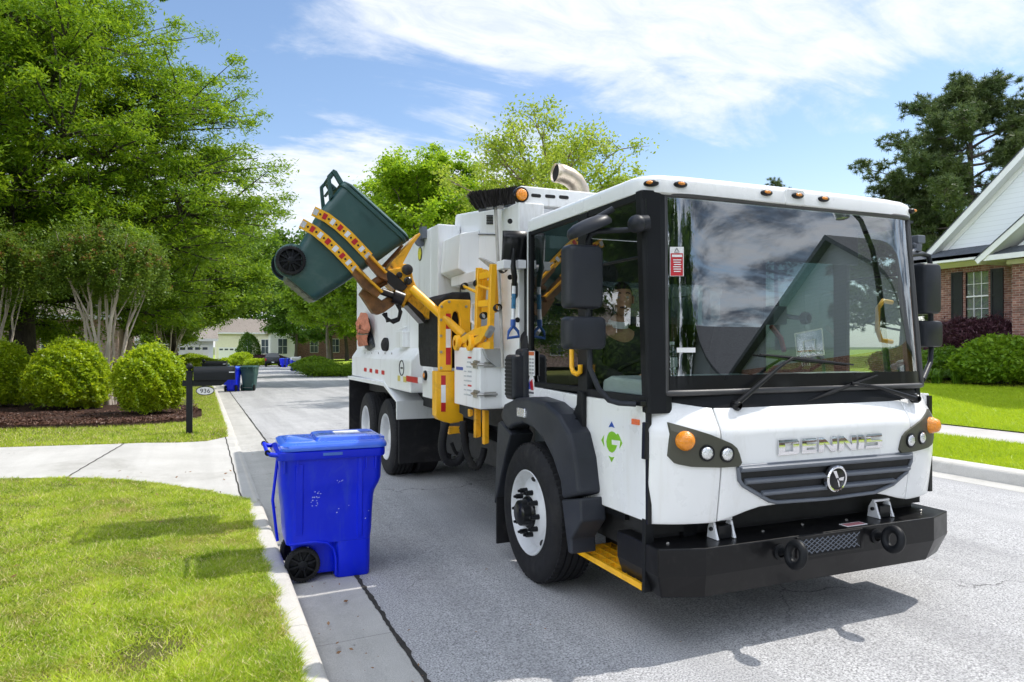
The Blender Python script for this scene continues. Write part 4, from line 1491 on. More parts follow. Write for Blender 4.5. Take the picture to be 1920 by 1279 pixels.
# ---- wheels
def wheel(side, vc_, u_out, rear=False):
    """side -1: kerb side (outer face towards -u); +1: far side"""
    s = side
    ax = (s, 0, 0)
    o = Vector((u_out, vc_, 0.53))
    mm = M()
    # tyre with circumferential grooves; h runs outwards from the outer face plane
    prof = [(0.305, -0.30), (0.37, -0.32), (0.45, -0.318), (0.50, -0.30), (0.524, -0.275)]
    for g in (-0.235, -0.18, -0.125, -0.07):
        prof += [(0.53, g - 0.012), (0.516, g - 0.009), (0.516, g + 0.003), (0.53, g + 0.006)]
    prof += [(0.524, -0.035), (0.505, -0.012), (0.49, 0.000), (0.45, 0.014), (0.40, 0.018), (0.36, 0.010), (0.345, 0.012), (0.325, 0.004), (0.305, -0.006)]
    mm.lathe(prof, o, ax, 56)
    # tread blocks on the shoulder
    for i in range(64):
        q = 2 * math.pi * i / 64
        c_, s_ = math.cos(q), math.sin(q)
        t = Vector((0, -s_, c_)); n_ = Vector((0, c_, s_))
        for h0, h1 in ((-0.055, -0.022), (-0.29, -0.255)):
            pts = []
            for hh in (h0, h1):
                for dt in (-0.016, 0.016):
                    for rr_ in (0.505, 0.529 - (0.004 if abs(hh) in (0.022, 0.29) else 0)):
                        pts.append(tuple(o + Vector(ax) * hh + n_ * rr_ + t * dt))
            mm.add(pts, [(0, 1, 3, 2), (4, 6, 7, 5), (0, 4, 5, 1), (2, 3, 7, 6), (1, 5, 7, 3)])
    ty = mm.obj('wheel', MT['rubber'], truck, smooth=35)
    mm = M()
    if not rear:
        mm.lathe([(0.30, -0.10), (0.318, -0.008), (0.322, 0.004), (0.316, 0.010), (0.306, 0.004), (0.290, -0.030), (0.272, -0.055), (0.262, -0.060), (0.235, -0.045), (0.19, -0.012), (0.12, -0.006), (0.001, -0.006)], o, ax, 48)
    else:
        mm.lathe([(0.30, -0.10), (0.318, -0.008), (0.322, 0.004), (0.316, 0.010), (0.306, 0.004), (0.285, -0.05), (0.268, -0.13), (0.25, -0.16), (0.18, -0.165), (0.12, -0.165), (0.115, -0.06), (0.06, -0.045), (0.001, -0.045)], o, ax, 48)
    rim = mm.obj('rim', MT['rim'], ty, smooth=40)
    mm = M()
    A = Vector(ax)
    for i in range(10):
        q = 2 * math.pi * (i + 0.5) / 10
        n_ = Vector((0, math.cos(q), math.sin(q)))
        t = Vector((0, -math.sin(q), math.cos(q)))
        if i % 2 == 0 or rear:
            c_ = o + n_ * 0.248 + A * (-0.052 if not rear else -0.158)
            pts = [c_ + t * a_ * 0.040 + n_ * b_ * 0.018 + A * 0.010 for a_, b_ in [(math.cos(w), math.sin(w)) for w in [2 * math.pi * j / 12 for j in range(12)]]]
            mm.add([tuple(x) for x in pts], [tuple(range(12))])
    if len(mm.v):
        mm.obj('hand_holes', MT['dark'], rim)
    mm = M()
    base_h = -0.010 if not rear else -0.165
    for i in range(10):
        q = 2 * math.pi * i / 10
        n_ = Vector((0, math.cos(q), math.sin(q)))
        c_ = o + n_ * 0.165
        mm.cyl(c_ + A * base_h, c_ + A * (base_h + 0.055), 0.021, 0.019, 8)
        mm.cyl(c_ + A * (base_h + 0.055), c_ + A * (base_h + 0.075), 0.013, 0.010, 8)
    mm.lathe([(0.125, base_h), (0.12, base_h + 0.02), (0.10, base_h + 0.03), (0.095, base_h + 0.085), (0.075, base_h + 0.10), (0.001, base_h + 0.104)], o, ax, 24)
    mm.obj('hub', MT['black'], rim, smooth=40)
    return ty
wheel(-1, 1.593, -0.148)
wheel(1, 1.593, 2.56)
for vc_ in (6.438, 7.83):
    wheel(-1, vc_, -0.148, True)
    wheel(1, vc_, 2.56, True)
    m = M()
    for u_ in (0.21, 2.24):
        m.lathe([(0.30, 0.0), (0.50, 0.0), (0.53, 0.03), (0.53, 0.26), (0.50, 0.29), (0.30, 0.29)], (u_ - 0.0 if u_ < 1 else u_ - 0.29, vc_, 0.53), (1, 0, 0), 40)
    m.cyl((0.0, vc_, 0.53), (2.45, vc_, 0.53), 0.12, n=16)
    m.obj('inner_wheels', MT['rubber'], truck, smooth=40)

# ---- fender over the front wheel
def z4(X, Y):
    return (880 + X / 2.78, 680 + Y / 2.78)
FO = [(170, 290), (170, 262), (186, 215), (250, 183), (320, 180), (400, 207), (470, 270), (530, 370), (560, 500), (580, 690), (490, 712), (480, 620), (440, 500), (390, 400), (340, 345), (285, 315), (235, 330), (205, 350)]
fo = side_poly([z4(*p) for p in FO], -0.15)
m = M(); m.prism(fo, 'x', -0.165, 0.02)
fen = m.obj('fender', MT['flare'], truck, bevel=0.030, seg=4)
m = M(); m.prism(side_poly([z4(*p) for p in ((486, 714), (586, 708), (590, 830), (560, 880), (536, 920), (540, 1000), (520, 990))], -0.15), 'x', -0.16, 0.03)
m.obj('fender_foot', MT['flare'], fen, bevel=0.012)
m = M(); m.prism(side_poly([z4(*p) for p in ((155, 312), (170, 306), (225, 372), (196, 480), (150, 700), (136, 735))], -0.15), 'x', -0.165, 0.04)
m.obj('fender_rear', MT['flare'], fen, bevel=0.012)
m = M()
q0 = TU(*z4(145, 700), -0.15); q1 = TU(*z4(133, 932), -0.15)
m.box(-0.16, 0.18, q0.y - 0.02, q0.y + 0.0, q1.z, q0.z + 0.25)
m.obj('mud_flap', MT['rubber'], fen)
m = M(); m.prism(side_poly([z4(*p) for p in ((258, 232), (298, 240), (300, 288), (258, 280))], -0.165), 'x', -0.185, -0.16)
m.obj('fender_lamp', MT['lamp'], fen, bevel=0.006)
m = M()
pts = [(2.45 - a, b) for a, b in ((0, 0),)]
m.prism(fo, 'x', 2.43, 2.615)
m.obj('fender', MT['flare'], truck, bevel=0.03, seg=3)
m = M()     # wheel arch lining
m.box(0.16, 0.3, 0.95, 2.25, 0.6, 1.40)
m.box(0.0, 0.3, 0.95, 2.25, 1.27, 1.36)
m.obj('wheel_arch', MT['dark'], truck)

# ---- chassis, with a dark box added to block light
m = M()
m.box(0.75, 0.90, 0.4, 9.4, 0.62, 0.95)
m.box(1.55, 1.70, 0.4, 9.4, 0.62, 0.95)
m.box(0.9, 1.55, 0.9, 2.4, 0.55, 0.95)
m.cyl((0.1, 1.593, 0.53), (2.3, 1.593, 0.53), 0.09, n=14)
m.cyl((1.22, 2.2, 0.65), (1.22, 7.0, 0.6), 0.07, n=12)
m.box(0.4, 2.1, 2.5, 5.6, 0.50, 0.78)
m.box(0.2, 2.3, 2.45, 9.3, 1.0, 1.25)
m.cyl((2.0, 2.6, 0.75), (2.0, 4.0, 0.75), 0.26, n=20)
m.box(0.35, 0.55, 4.6, 5.5, 0.45, 1.0)
m.obj('chassis', MT['dark'], truck, bevel=0.01)

# ---- packer body
m = M()
B_T = 3.22
m.prism([(4.72, 1.25), (9.46, 1.25), (9.46, 3.10), (9.3, B_T), (4.72, B_T)], 'x', 0.0, 2.45)
body = m.obj('packer_body', MT['white_body'], truck, bevel=0.05, seg=3)
u_h = 0.28
tp = [TU(x, y, u_h) for x, y in ((945, 398), (853, 402), (800, 420))]
m = M()
m.prism([(2.52, 1.15), (4.72, 1.15), (4.72, B_T - 0.03), (tp[1].y, tp[1].z), (2.52, tp[0].z)], 'x', u_h, 2.17)
hop = m.obj('hopper', MT['white_body'], body, bevel=0.03, seg=2)
m = M()
pa = TU(818, 540, 0.02); pb = TU(811, 437, 0.02)
m.box(0.0, 0.27, 4.45, 4.73, 1.9, B_T - 0.02)
m.obj('body_post', MT['white_body'], body, bevel=0.01)
def hopper_poly(pts, d0, d1, mt, name, parent, bev=0.0):
    mm = M()
    mm.prism(side_poly(pts, u_h), 'x', u_h - d1, u_h - d0)
    return mm.obj(name, mt, parent, bevel=bev)
dr = hopper_poly([(862, 440), (932, 441), (932, 520), (866, 518)], 0.0, 0.012, MT['white_body'], 'access_door', hop, 0.004)
hopper_poly([(861, 438), (863.5, 438), (869, 518), (866, 518)], 0.0, 0.022, MT['seal'], 'door_seal', dr)
hopper_poly([(864, 438), (931, 439), (931, 441), (864, 440)], 0.013, 0.022, MT['seal'], 'door_seal', dr)
m = M()
for i in range(6):
    for k in range(6):
        y_, z_ = TU(913.5 + i * 2.1, 404.5 + k * 3.0, u_h).y, TU(913.5 + i * 2.1, 404.5 + k * 3.0, u_h).z
        m.box(u_h - 0.006, u_h + 0.01, y_ - 0.011, y_ + 0.011, z_ - 0.006, z_ + 0.006)
m.obj('vent', MT['dark'], hop)
# projecting chute with a sloping underside
m = M()
ch = [TU(x, y, 0.10) for x, y in ((838, 447), (858, 450), (860, 520), (845, 525), (824, 511))]
vs0 = [(0.02, TU(824, 450, 0.02).y), ]
y0, y1 = TU(829, 450, 0.05).y, TU(862, 460, 0.05).y
zt_, zm_ = TU(840, 447, 0.05).z, TU(835, 512, 0.05).z
m.prism([(u_h, zt_ + 0.05), (0.06, zt_), (0.03, zm_), (u_h, zm_ - 0.13)], 'y', y1, y0)
m.obj('chute', MT['white_body'], hop, bevel=0.012)
m = M()
a, b = TU(849, 530, 0.12), TU(893, 515, 0.12)
m.box(0.10, 0.20, b.y, a.y, a.z - 0.05, a.z + 0.06)
m.obj('cross_rail', MT['white_body'], hop, bevel=0.008)
m = M()
c = TU(788, 452, -0.05)
m.tube([(0.0, c.y, c.z + 0.06), (c.x, c.y, c.z + 0.06)], 0.02, 8)
m.lathe([(0.03, 0.05), (0.065, 0.03), (0.07, 0.0), (0.06, -0.012), (0.001, -0.012)], c, (0, 1, 0), 20)
m.box(-0.06, 0.0, c.y - 0.12, c.y + 0.02, c.z + 0.02, c.z + 0.16)
m.obj('work_lamp', MT['grille'], body, smooth=40)
m = M()
c = TU(788, 476, 0)
m.lathe([(0.001, 0.008), (0.085, 0.008), (0.09, 0.0)], (0, c.y, c.z), (-1, 0, 0), 28)
bd = m.obj('round_badge', MT['decal_black'], body)
m = M()
m.lathe([(0.001, 0.011), (0.074, 0.011), (0.074, 0.008)], (0, c.y, c.z), (-1, 0, 0), 28)
m.obj('badge_face', P('badge_yellow', (0.62, 0.58, 0.05), 0.5, var=0.5, vs=22), bd)
# lower side boxes
def lower_box(v0, v1, u0, z0, z1, zw, name):
    mm = M()
    mm.prism([(0.03, z0), (u0, z0), (u0, z1), (0.03, zw)], 'y', v0, v1)
    return mm.obj(name, MT['white_body'], body, bevel=0.02)
bxA = lower_box(6.55, 9.40, -0.09, 1.27, 1.60, 1.78, 'side_box')
bxB = lower_box(5.10, 6.54, -0.15, 1.22, 1.62, 1.80, 'side_box')
m = M()
def strip_on(mm, pts_px, u, n, mis):
    (x0, y0), (x1, y1), h = pts_px
    a = TU(x0, y0, u); b = TU(x1, y1, u)
    for i in range(n):
        t0, t1 = i / n, (i + 1) / n
        v0, v1 = a.y + (b.y - a.y) * t0, a.y + (b.y - a.y) * t1
        mm.box(u - 0.004, u + 0.002, min(v0, v1), max(v0, v1), (a.z + b.z) / 2 - h / 2, (a.z + b.z) / 2 + h / 2, mis[i % len(mis)])
strip_on(m, ((683, 694), (735, 700), 0.06), -0.09, 9, [0, 1])
m.obj('reflective_strip', [MT['red'], MT['silver']], bxA)
m = M()
strip_on(m, ((746, 710), (762, 711), 0.07), -0.15, 3, [2, 1, 2])
strip_on(m, ((762, 711), (784, 712), 0.07), -0.15, 1, [0])
strip_on(m, ((784, 712), (792, 713), 0.07), -0.15, 1, [1])
m.obj('reflective_strip', [MT['red'], MT['silver'], P('reflective_yellow', (0.6, 0.5, 0.12), 0.4)], bxB)
m = M()
c = TU(753.5, 690, -0.15)
m.tube([(-0.153, c.y + 0.115 * math.cos(q), c.z + 0.095 * math.sin(q)) for q in [2 * math.pi * i / 24 for i in range(25)]], 0.008, 5, cap=False)
m.box(-0.154, -0.149, c.y - 0.05, c.y + 0.06, c.z - 0.012, c.z + 0.012)
m.obj('round_mark', MT['decal_black'], bxB)
m = M()
a, b = TU(735, 671, -0.095), TU(745.5, 703, -0.095)
m.box(-0.097, -0.089, b.y + 0.02, a.y, b.z, a.z, 0)
wl = m.obj('hazard_label', [MT['decal_black']], bxA)
m = M()
for k in range(4):
    z_ = b.z + 0.03 + k * (a.z - b.z) * 0.155
    m.box(-0.0995, -0.097, b.y + 0.05, a.y - 0.08, z_, z_ + 0.022, k % 2)
m.box(-0.0995, -0.097, b.y + 0.06, a.y - 0.14, a.z - 0.07, a.z - 0.03, 1)
m.obj('hazard_print', [MT['red'], MT['sticker_white']], wl)
m = M()
a, b = TU(792, 695, -0.10), TU(817, 728, -0.10)
m.box(-0.10, 0.2, b.y, a.y, 1.20, 1.50)
lb_ = m.obj('lamp_box', MT['white_body'], body, bevel=0.01)
m = M()
c = TU(798.5, 704, -0.10)
m.lathe([(0.06, 0), (0.055, 0.02), (0.03, 0.025)], (-0.10, c.y, c.z), (-1, 0, 0), 20, 0)
m.ball((-0.12, c.y, c.z), 0.018, 0.035, 0.035, 14, 8, 1)
m.obj('side_lamp', [MT['black'], MT['amber']], lb_, smooth=50)
# filler and round cap on the ledge
m = M()
c = TU(724, 646, -0.02)
m.lathe([(0.10, -0.05), (0.10, 0.03), (0.07, 0.05), (0.001, 0.05)], (-0.02, c.y, c.z), (-1, -0.3, 0.1), 20)
m.obj('ledge_cap', MT['rubber'], body, smooth=40)
m = M()
a, b = TU(750, 622, -0.03), TU(764, 651, -0.03)
m.box(-0.10, 0.02, b.y, a.y, b.z, a.z)
m.tube([(-0.05, a.y, a.z + 0.03), (-0.05, b.y, a.z + 0.05)], 0.015, 6)
m.obj('ledge_box', MT['white_body'], body, bevel=0.01)
m = M()
for i in range(5):
    c = TU(685 + i * 12.5, 661.5 + 0.3 * i, -0.09)
    m.lathe([(0.018, 0), (0.014, 0.01), (0.001, 0.012)], (-0.09, c.y, c.z), (-1, 0, 0), 8)
m.obj('rivets', MT['steel'], bxA)
# rear fender
a, b, c, d_ = TU(721, 717, -0.15), TU(745, 752, -0.15), TU(745, 787, -0.15), TU(667, 703, -0.15)
m = M()
fv0 = b.y
m.prism([(9.42, 1.20), (9.42, 1.255), (a.y, a.z), (fv0, b.z), (fv0, c.z), (fv0 + 0.03, c.z), (fv0 + 0.03, b.z - 0.02), (a.y + 0.03, a.z - 0.055)], 'x', -0.16, 0.70)
rf = m.obj('rear_fender', MT['white_body'], body, bevel=0.006)
m = M()
m.box(-0.12, 0.6, fv0 + 0.02, fv0 + 0.06, 0.25, c.z + 0.02)
m.obj('mud_flap', MT['rubber'], rf)
m = M()
m.box(-0.14, 0.6, 9.36, 9.40, 0.30, 1.20)
m.obj('mud_flap', MT['rubber'], rf)
m = M()
m.box(0.1, 2.35, 5.2, 9.3, 1.20, 1.26)
m.obj('body_floor', MT['dark'], body)

# ---- upright behind the cab, cross bar and exhaust
m = M()
m.box(0.0, 0.24, 2.12, 2.52, 1.25, 3.02)
tower = m.obj('rear_upright', MT['white_body'], truck, bevel=0.012)
m = M()
m.box(0.02, 0.22, 1.96, 2.00, 1.25, 2.75)
m.obj('upright_plate', MT['white_body'], tower, bevel=0.006)
m = M()
m.box(2.2, 2.44, 2.12, 2.52, 1.25, 3.02)
m.obj('rear_upright', MT['white_body'], truck, bevel=0.012)
m = M()
m.box(0.05, 0.20, 2.0, 2.12, 1.28, 2.74)
m.box(0.25, 2.2, 2.1, 2.5, 1.0, 2.0)
m.obj('upright_gap', MT['dark'], tower)
m = M()
for x, y in ((956, 360 + 55), (956, 520), (957, 480), (970, 600), (963, 560)):
    c = TV(x, y, 2.12)
    m.lathe([(0.022, 0.0), (0.022, 0.006), (0.001, 0.006)], (c.x, 2.12, c.z), (0, -1, 0), 14)
c = TV(957, 540, 2.12)
m.prism(rounded(c.x - 0.02 + 0.03, c.x + 0.065, c.z - 0.09, c.z + 0.06, 0.03), 'y', 2.112, 2.125)
m.obj('holes', MT['dark'], tower)
m = M()
m.box(0.03, 1.25, 2.15, 2.27, 3.005, 3.165)
xb = m.obj('cross_bar', MT['white_body'], truck, bevel=0.012)
m = M()
for xa, xb_ in ((996, 1014), (1022, 1041), (1048, 1066)):
    a, b = TV(xa, 363 + (xa - 996) * 0.06, 2.15), TV(xb_, 371 + (xa - 996) * 0.06, 2.15)
    m.prism(rounded(a.x, b.x, b.z, a.z, 0.012), 'y', 2.146, 2.155)
m.obj('slots', MT['dark'], xb)
c = TV(978, 365, 2.12)
m = M()
m.lathe([(0.066, -0.03), (0.066, 0.012), (0.058, 0.02), (0.052, 0.012)], (c.x, 2.13, c.z), (0, -1, 0), 28, 0)
m.lathe([(0.053, 0.010), (0.046, 0.024), (0.03, 0.030), (0.001, 0.032)], (c.x, 2.13, c.z), (0, -1, 0), 28, 1)
m.obj('amber_lamp', [MT['black'], MT['amber']], xb, smooth=50)
m = M()
ep = [TV(x, y, 2.42) for x, y in ((1092, 470), (1091, 395), (1090, 372), (1087, 356), (1079, 342), (1067, 332), (1053, 326), (1040, 324))]
m.tube(ep, 0.083, 24, cap=False)
exo = m.obj('exhaust_pipe', MT['exhaust'], truck, smooth=60, solid=0.004)
m = M()
e1, e2 = ep[-1], ep[-2]
m.tube([e2, e1 + (e2 - e1) * 0.25], 0.0785, 24)
m.obj('exhaust_bore', MT['dark'], exo)

# ---- lifting arm
YW = MT['yellow_worn']
def vplate(pts, v0, v1, mt, name, parent, bev=0.006, ref=None):
    mm = M()
    mm.prism(fr_poly(pts, ref if ref is not None else v0), 'y', v0, v1)
    return mm.obj(name, mt, parent, bevel=bev)
VP = 3.3
mast = vplate([(822.8, 696), (822.8, 582), (824.5, 573), (829, 567), (836, 562.5), (844, 561), (883, 562), (883, 640), (862, 650), (862, 600), (859.5, 587), (855, 583), (850.5, 586), (848, 595), (848, 696)], VP, VP + 0.05, MT['yellow'], 'arm_mast', truck, 0.012)
vplate([(848, 584), (862, 584), (884, 600), (884, 690), (848, 690)], VP + 0.08, VP + 0.3, MT['dark'], 'mast_core', mast, 0)
vplate([(822.5, 690), (819, 650), (819, 590), (821, 572), (827, 560), (838, 551), (850, 547.5), (882, 547), (884, 560), (884, 690)], VP + 0.055, VP + 0.75, MT['rubber'], 'rubber_guard', mast, 0.02, ref=VP + 0.055)
vplate([(817, 696), (862, 696), (862, 774), (869, 778), (869, 791), (842, 795), (822, 787), (817, 780)], VP + 0.01, VP + 0.14, MT['yellow'], 'mast_foot', mast, 0.01)
for nm, cells in (('mast_reflector', ((836, 845, 588, 617, 'red'), (836, 845, 617, 652, 'silver'), (836, 845, 652, 684, 'red'))), ('foot_reflector', ((827, 835.5, 704, 722, 'red'), (827, 835.5, 722, 755, 'silver'), (827, 835.5, 755, 772, 'red')))):
    m = M()
    vv = VP if nm == 'mast_reflector' else VP + 0.01
    for x0, x1, y0, y1, k in cells:
        m.prism(fr_poly([(x0, y1), (x1, y1), (x1, y0), (x0, y0)], vv), 'y', vv - 0.004, vv + 0.002, 0 if k == 'red' else 1)
    m.obj(nm, [MT['red'], MT['silver']], mast)
for x, y in ((828, 575), (842, 566), (874, 575), (827, 600), (827, 630), (827, 660), (827, 690)):
    c = TV(x, y, VP)
    m = M()
    m.lathe([(0.014, 0), (0.012, 0.01), (0.001, 0.011)], (c.x, VP, c.z), (0, -1, 0), 10)
    m.obj('bolt', MT['steel'], mast)
def z2(X, Y):
    return (660 + X / 5.8125, 420 + Y / 5.8125)
boom = vplate([(761, 547), (771, 538), (812, 578), (824, 592), (824, 606), (798, 596), (792, 590), (765, 566)], 3.62, 3.80, YW, 'arm_boom', truck)
vplate([(766, 565), (793, 589), (800, 604), (795, 606), (764, 572)], 3.60, 3.82, MT['grease'], 'boom_underside', boom)
m = M()
m.tube([TV(772, 541, 3.5), TV(868, 628, 3.24)], 0.042, 16)
cy_ = m.obj('lift_cylinder', MT['yellow'], boom, smooth=50)
m = M()
m.tube([TV(862, 622, 3.25), TV(872, 632, 3.23)], 0.034, 12)
m.lathe([(0.05, -0.04), (0.05, 0.04), (0.02, 0.045)], TV(873, 634, 3.22), (0, -1, 0), 16)
m.obj('cylinder_rod', MT['steel'], cy_, smooth=50)
vplate([(786.5, 436), (789, 440), (775, 458), (753, 499), (740, 512), (727, 505), (734, 492)], 3.62, 3.80, YW, 'gripper_horn', boom)
vplate([(754, 458), (757, 461), (727, 503), (717, 498)], 3.95, 4.02, MT['rusty'], 'gripper_horn', boom)
vplate([(727, 505), (752, 501), (755, 494), (763, 495), (772, 504), (775, 522), (788, 553), (778, 548), (764, 562), (757, 578), (748, 562), (741, 545), (724, 526)], 3.60, 3.84, YW, 'gripper_head', boom, 0.012)
vplate([(722, 503), (737, 512), (752, 524), (765, 537), (758, 545), (742, 544), (727, 530)], 3.575, 3.61, MT['grease'], 'head_plate', boom)
m = M()
for x, y, r_ in ((763, 506, 0.055), (764, 527, 0.04), (748, 516, 0.03)):
    m.lathe([(r_, -0.1), (r_, 0.03), (r_ * 0.7, 0.04), (0.001, 0.04)], TV(x, y, 3.60), (0, -1, 0), 20)
m.tube([TV(764, 523, 3.56), TV(767, 533, 3.56)], 0.022, 10)
m.obj('pivot_pin', MT['grease'], boom, smooth=40)
for pts, v0, v1 in (([(693, 478), (700, 480), (724.5, 511), (727, 527), (711.6, 520), (686, 489)], 3.52, 3.60), ([(668, 501), (675, 502), (717, 547), (708, 558), (682.4, 541), (661, 513)], 3.50, 3.58)):
    g_ = vplate(pts, v0, v1, MT['rusty'], 'gripper_arm', boom)
    (x0, y0), (x1, y1) = pts[0], pts[2]
    m = M()
    m.prism(fr_poly([(x0, y0), (x1, y1), (x1 - 2.5, y1 + 2.5), (x0 - 3, y0 + 2.5)], v0), 'y', v0 - 0.05, v0 + 0.0)
    m.obj('gripper_flange', YW, g_)
vplate([(676, 551), (684, 539), (716.8, 564), (736, 551), (753, 558), (737, 574), (720, 586), (710, 590), (700, 587)], 3.60, 3.72, MT['rusty'], 'gripper_bracket', boom)
m = M()
m.tube([TV(698, 533, 3.62), TV(727, 514, 3.62)], 0.04, 12)
m.tube([TV(690, 548, 3.66), TV(724, 528, 3.66)], 0.03, 12)
m.obj('cross_tube', MT['rusty'], boom, smooth=50)
m = M()
m.tube([TV(715, 546, 3.58), TV(742, 556, 3.58)], 0.036, 14)
m.lathe([(0.07, -0.03), (0.07, 0.03)], TV(742, 556, 3.58), TV(742, 556, 3.58) - TV(715, 546, 3.58), 20)
m.lathe([(0.07, -0.03), (0.07, 0.03)], TV(750, 559, 3.58), TV(742, 556, 3.58) - TV(715, 546, 3.58), 20)
m.obj('gripper_cylinder', MT['grease'], boom, smooth=40)
m = M()
for k in range(4):
    o_ = k * 1.8
    m.tube([TV(x, y, 3.56 + 0.03 * k) for x, y in ((718 + o_, 588 - o_ * 0.3), (726, 597 + o_), (738 + o_ * 0.5, 605 - o_), (747 + o_ * 0.4, 601 - o_), (750 + o_ * 0.4, 585), (749 - o_ * 1.2, 568), (744 - o_, 560))], 0.016, 7)
m.obj('hydraulic_hose', MT['rubber'], boom, smooth=60)
# belts round the bin
def belt(px_, name):
    """px_: list of image points along the middle of the belt on the bin's side"""
    mm = M()
    C = [TV(x, y, 3.545) for x, y in px_]
    # resample
    segs = []
    for i in range(len(C) - 1):
        for t in (0, 0.34, 0.67):
            segs.append(C[i].lerp(C[i + 1], t))
    segs.append(C[-1])
    n_ = len(segs)
    up = []
    for i in range(n_):
        t = (segs[min(i + 1, n_ - 1)] - segs[max(i - 1, 0)]).normalized()
        up.append(Vector((-t.z, 0, t.x)))
    w = 0.047
    for i in range(n_ - 1):
        a, b = segs[i], segs[i + 1]
        ua, ub = up[i], up[i + 1]
        k = [a - ua * w, b - ub * w, b + ub * w, a + ua * w]
        back = [p + Vector((0, 0.014, 0)) for p in k]
        mm.add(k + back, [(0, 1, 2, 3), (0, 4, 5, 1), (2, 6, 7, 3), (5, 4, 7, 6)], 0)
        # patches of reflective tape
        if i % 2 == 0:
            mi_ = 3 if i == 0 or i >= n_ - 2 else (1 if (i // 2) % 2 else 2)
            ka = a.lerp(b, 0.08); kb = a.lerp(b, 0.98)
            q = [ka - ua * w * 0.62, kb - ub * w * 0.62, kb + ub * w * 0.62, ka + ua * w * 0.62]
            mm.add([p + Vector((0, -0.003, 0)) for p in q], [(0, 1, 2, 3)], mi_)
        else:
            c = a.lerp(b, 0.5)
            mm.lathe([(0.011, 0), (0.009, 0.008), (0.001, 0.009)], c, (0, -1, 0), 8, 4)
    return mm.obj(name, [MT['yellow'], MT['red'], MT['silver'], P('belt_end', (0.55, 0.55, 0.56), 0.5), MT['grease']], boom)
def zb1(X, Y):
    return (500 + X / 4.918, 310 + Y / 4.918)
belt([zb1(*p) for p in ((430, 420), (555, 482), (660, 560), (760, 650), (860, 755), (945, 845))], 'gripper_belt')
belt([zb1(*p) for p in ((318, 532), (440, 600), (545, 685), (650, 785), (740, 880), (820, 968))], 'gripper_belt')

# ---- folding ladder and linkage
def bar(mm, pts, u, w, d_=0.05, mi=0):
    Q = [TU(x, y, u) for x, y in pts]
    for a, b in zip(Q, Q[1:]):
        t = (b - a).normalized()
        n_ = Vector((0, -t.z, t.y)) * w / 2
        k = [a - n_, b - n_, b + n_, a + n_]
        mm.add([p + Vector((-d_ / 2, 0, 0)) for p in k] + [p + Vector((d_ / 2, 0, 0)) for p in k], [(0, 1, 2, 3), (7, 6, 5, 4), (0, 4, 5, 1), (1, 5, 6, 2), (2, 6, 7, 3), (3, 7, 4, 0)], mi)
def z3(X, Y):
    return (820 + X / 5.33, 460 + Y / 5.33)
m = M()
for pts in ([(418, 225), (400, 935)], [(556, 188), (524, 1008)]):
    bar(m, [z3(*p) for p in pts], -0.12, 0.058)
ladder = m.obj('ladder_frame', MT['yellow'], truck, bevel=0.006)
for (a, b) in (((436, 312), (536, 285)), ((425, 588), (522, 575)), ((430, 850), (520, 832))):
    m = M(); bar(m, [z3(*a), z3(*b)], -0.12, 0.06, 0.04); m.obj('rung', MT['yellow'], ladder, bevel=0.004)
m = M()
for pts, u in (([(478, 240), (452, 560)], -0.02), ([(606, 190), (572, 660)], -0.03), ([(440, 395), (570, 375)], -0.01), ([(430, 655), (575, 640)], -0.01)):
    bar(m, [z3(*p) for p in pts], u, 0.06, 0.04)
m.obj('ladder_back', MT['yellow'], ladder, bevel=0.004)
m = M()
for pts, u in (([(215, 980), (380, 872), (540, 838)], -0.17), ([(350, 985), (440, 930), (512, 830)], -0.18), ([(200, 1005), (545, 1000)], -0.15)):
    bar(m, [z3(*p) for p in pts], u, 0.065, 0.04)
for X_, Y_ in ((215, 975), (348, 975)):
    c = TU(*z3(X_, Y_), -0.19)
    m.lathe([(0.075, 0.0), (0.075, 0.04), (0.03, 0.045)], c, (-1, 0, 0), 20)
m.obj('linkage', MT['yellow'], ladder, bevel=0.004)
m = M()
m.tube([TU(*z3(545, 830), -0.20), TU(*z3(505, 900), -0.20)], 0.03, 10)
m.obj('damper', MT['steel'], ladder, smooth=50)
for p_, q_, r_ in (((265, 410), (395, 470), 0.014), ((415, 400), (530, 445), 0.012)):
    m = M()
    m.tube([TU(*z3(*p_), -0.14), TU(*z3(*q_), -0.14)], r_, 6)
    m.obj('rod', MT['yellow'], ladder, smooth=50)
m = M()
for X_, Y_ in ((268, 410), (395, 378), (655, 240), (600, 625), (460, 705)):
    c = TU(*z3(X_, Y_), -0.13)
    m.lathe([(0.03, -0.03), (0.034, 0.0), (0.03, 0.04)], c, (0, -1, 0.1), 12)
m.obj('buffers', MT['rubber'], ladder, smooth=50)
m = M()
m.tube([TU(*z3(*p), 0.0) for p in ((395, 575), (355, 590), (345, 640), (342, 760), (380, 800))], 0.016, 8)
m.obj('pipe', MT['silver'], ladder, smooth=60)
m = M()
m.prism(side_poly([z3(*p) for p in ((425, 130), (445, 125), (560, 180), (545, 230))], 0.1), 'x', 0.08, 0.12)
m.obj('flap', MT['wood'], ladder)

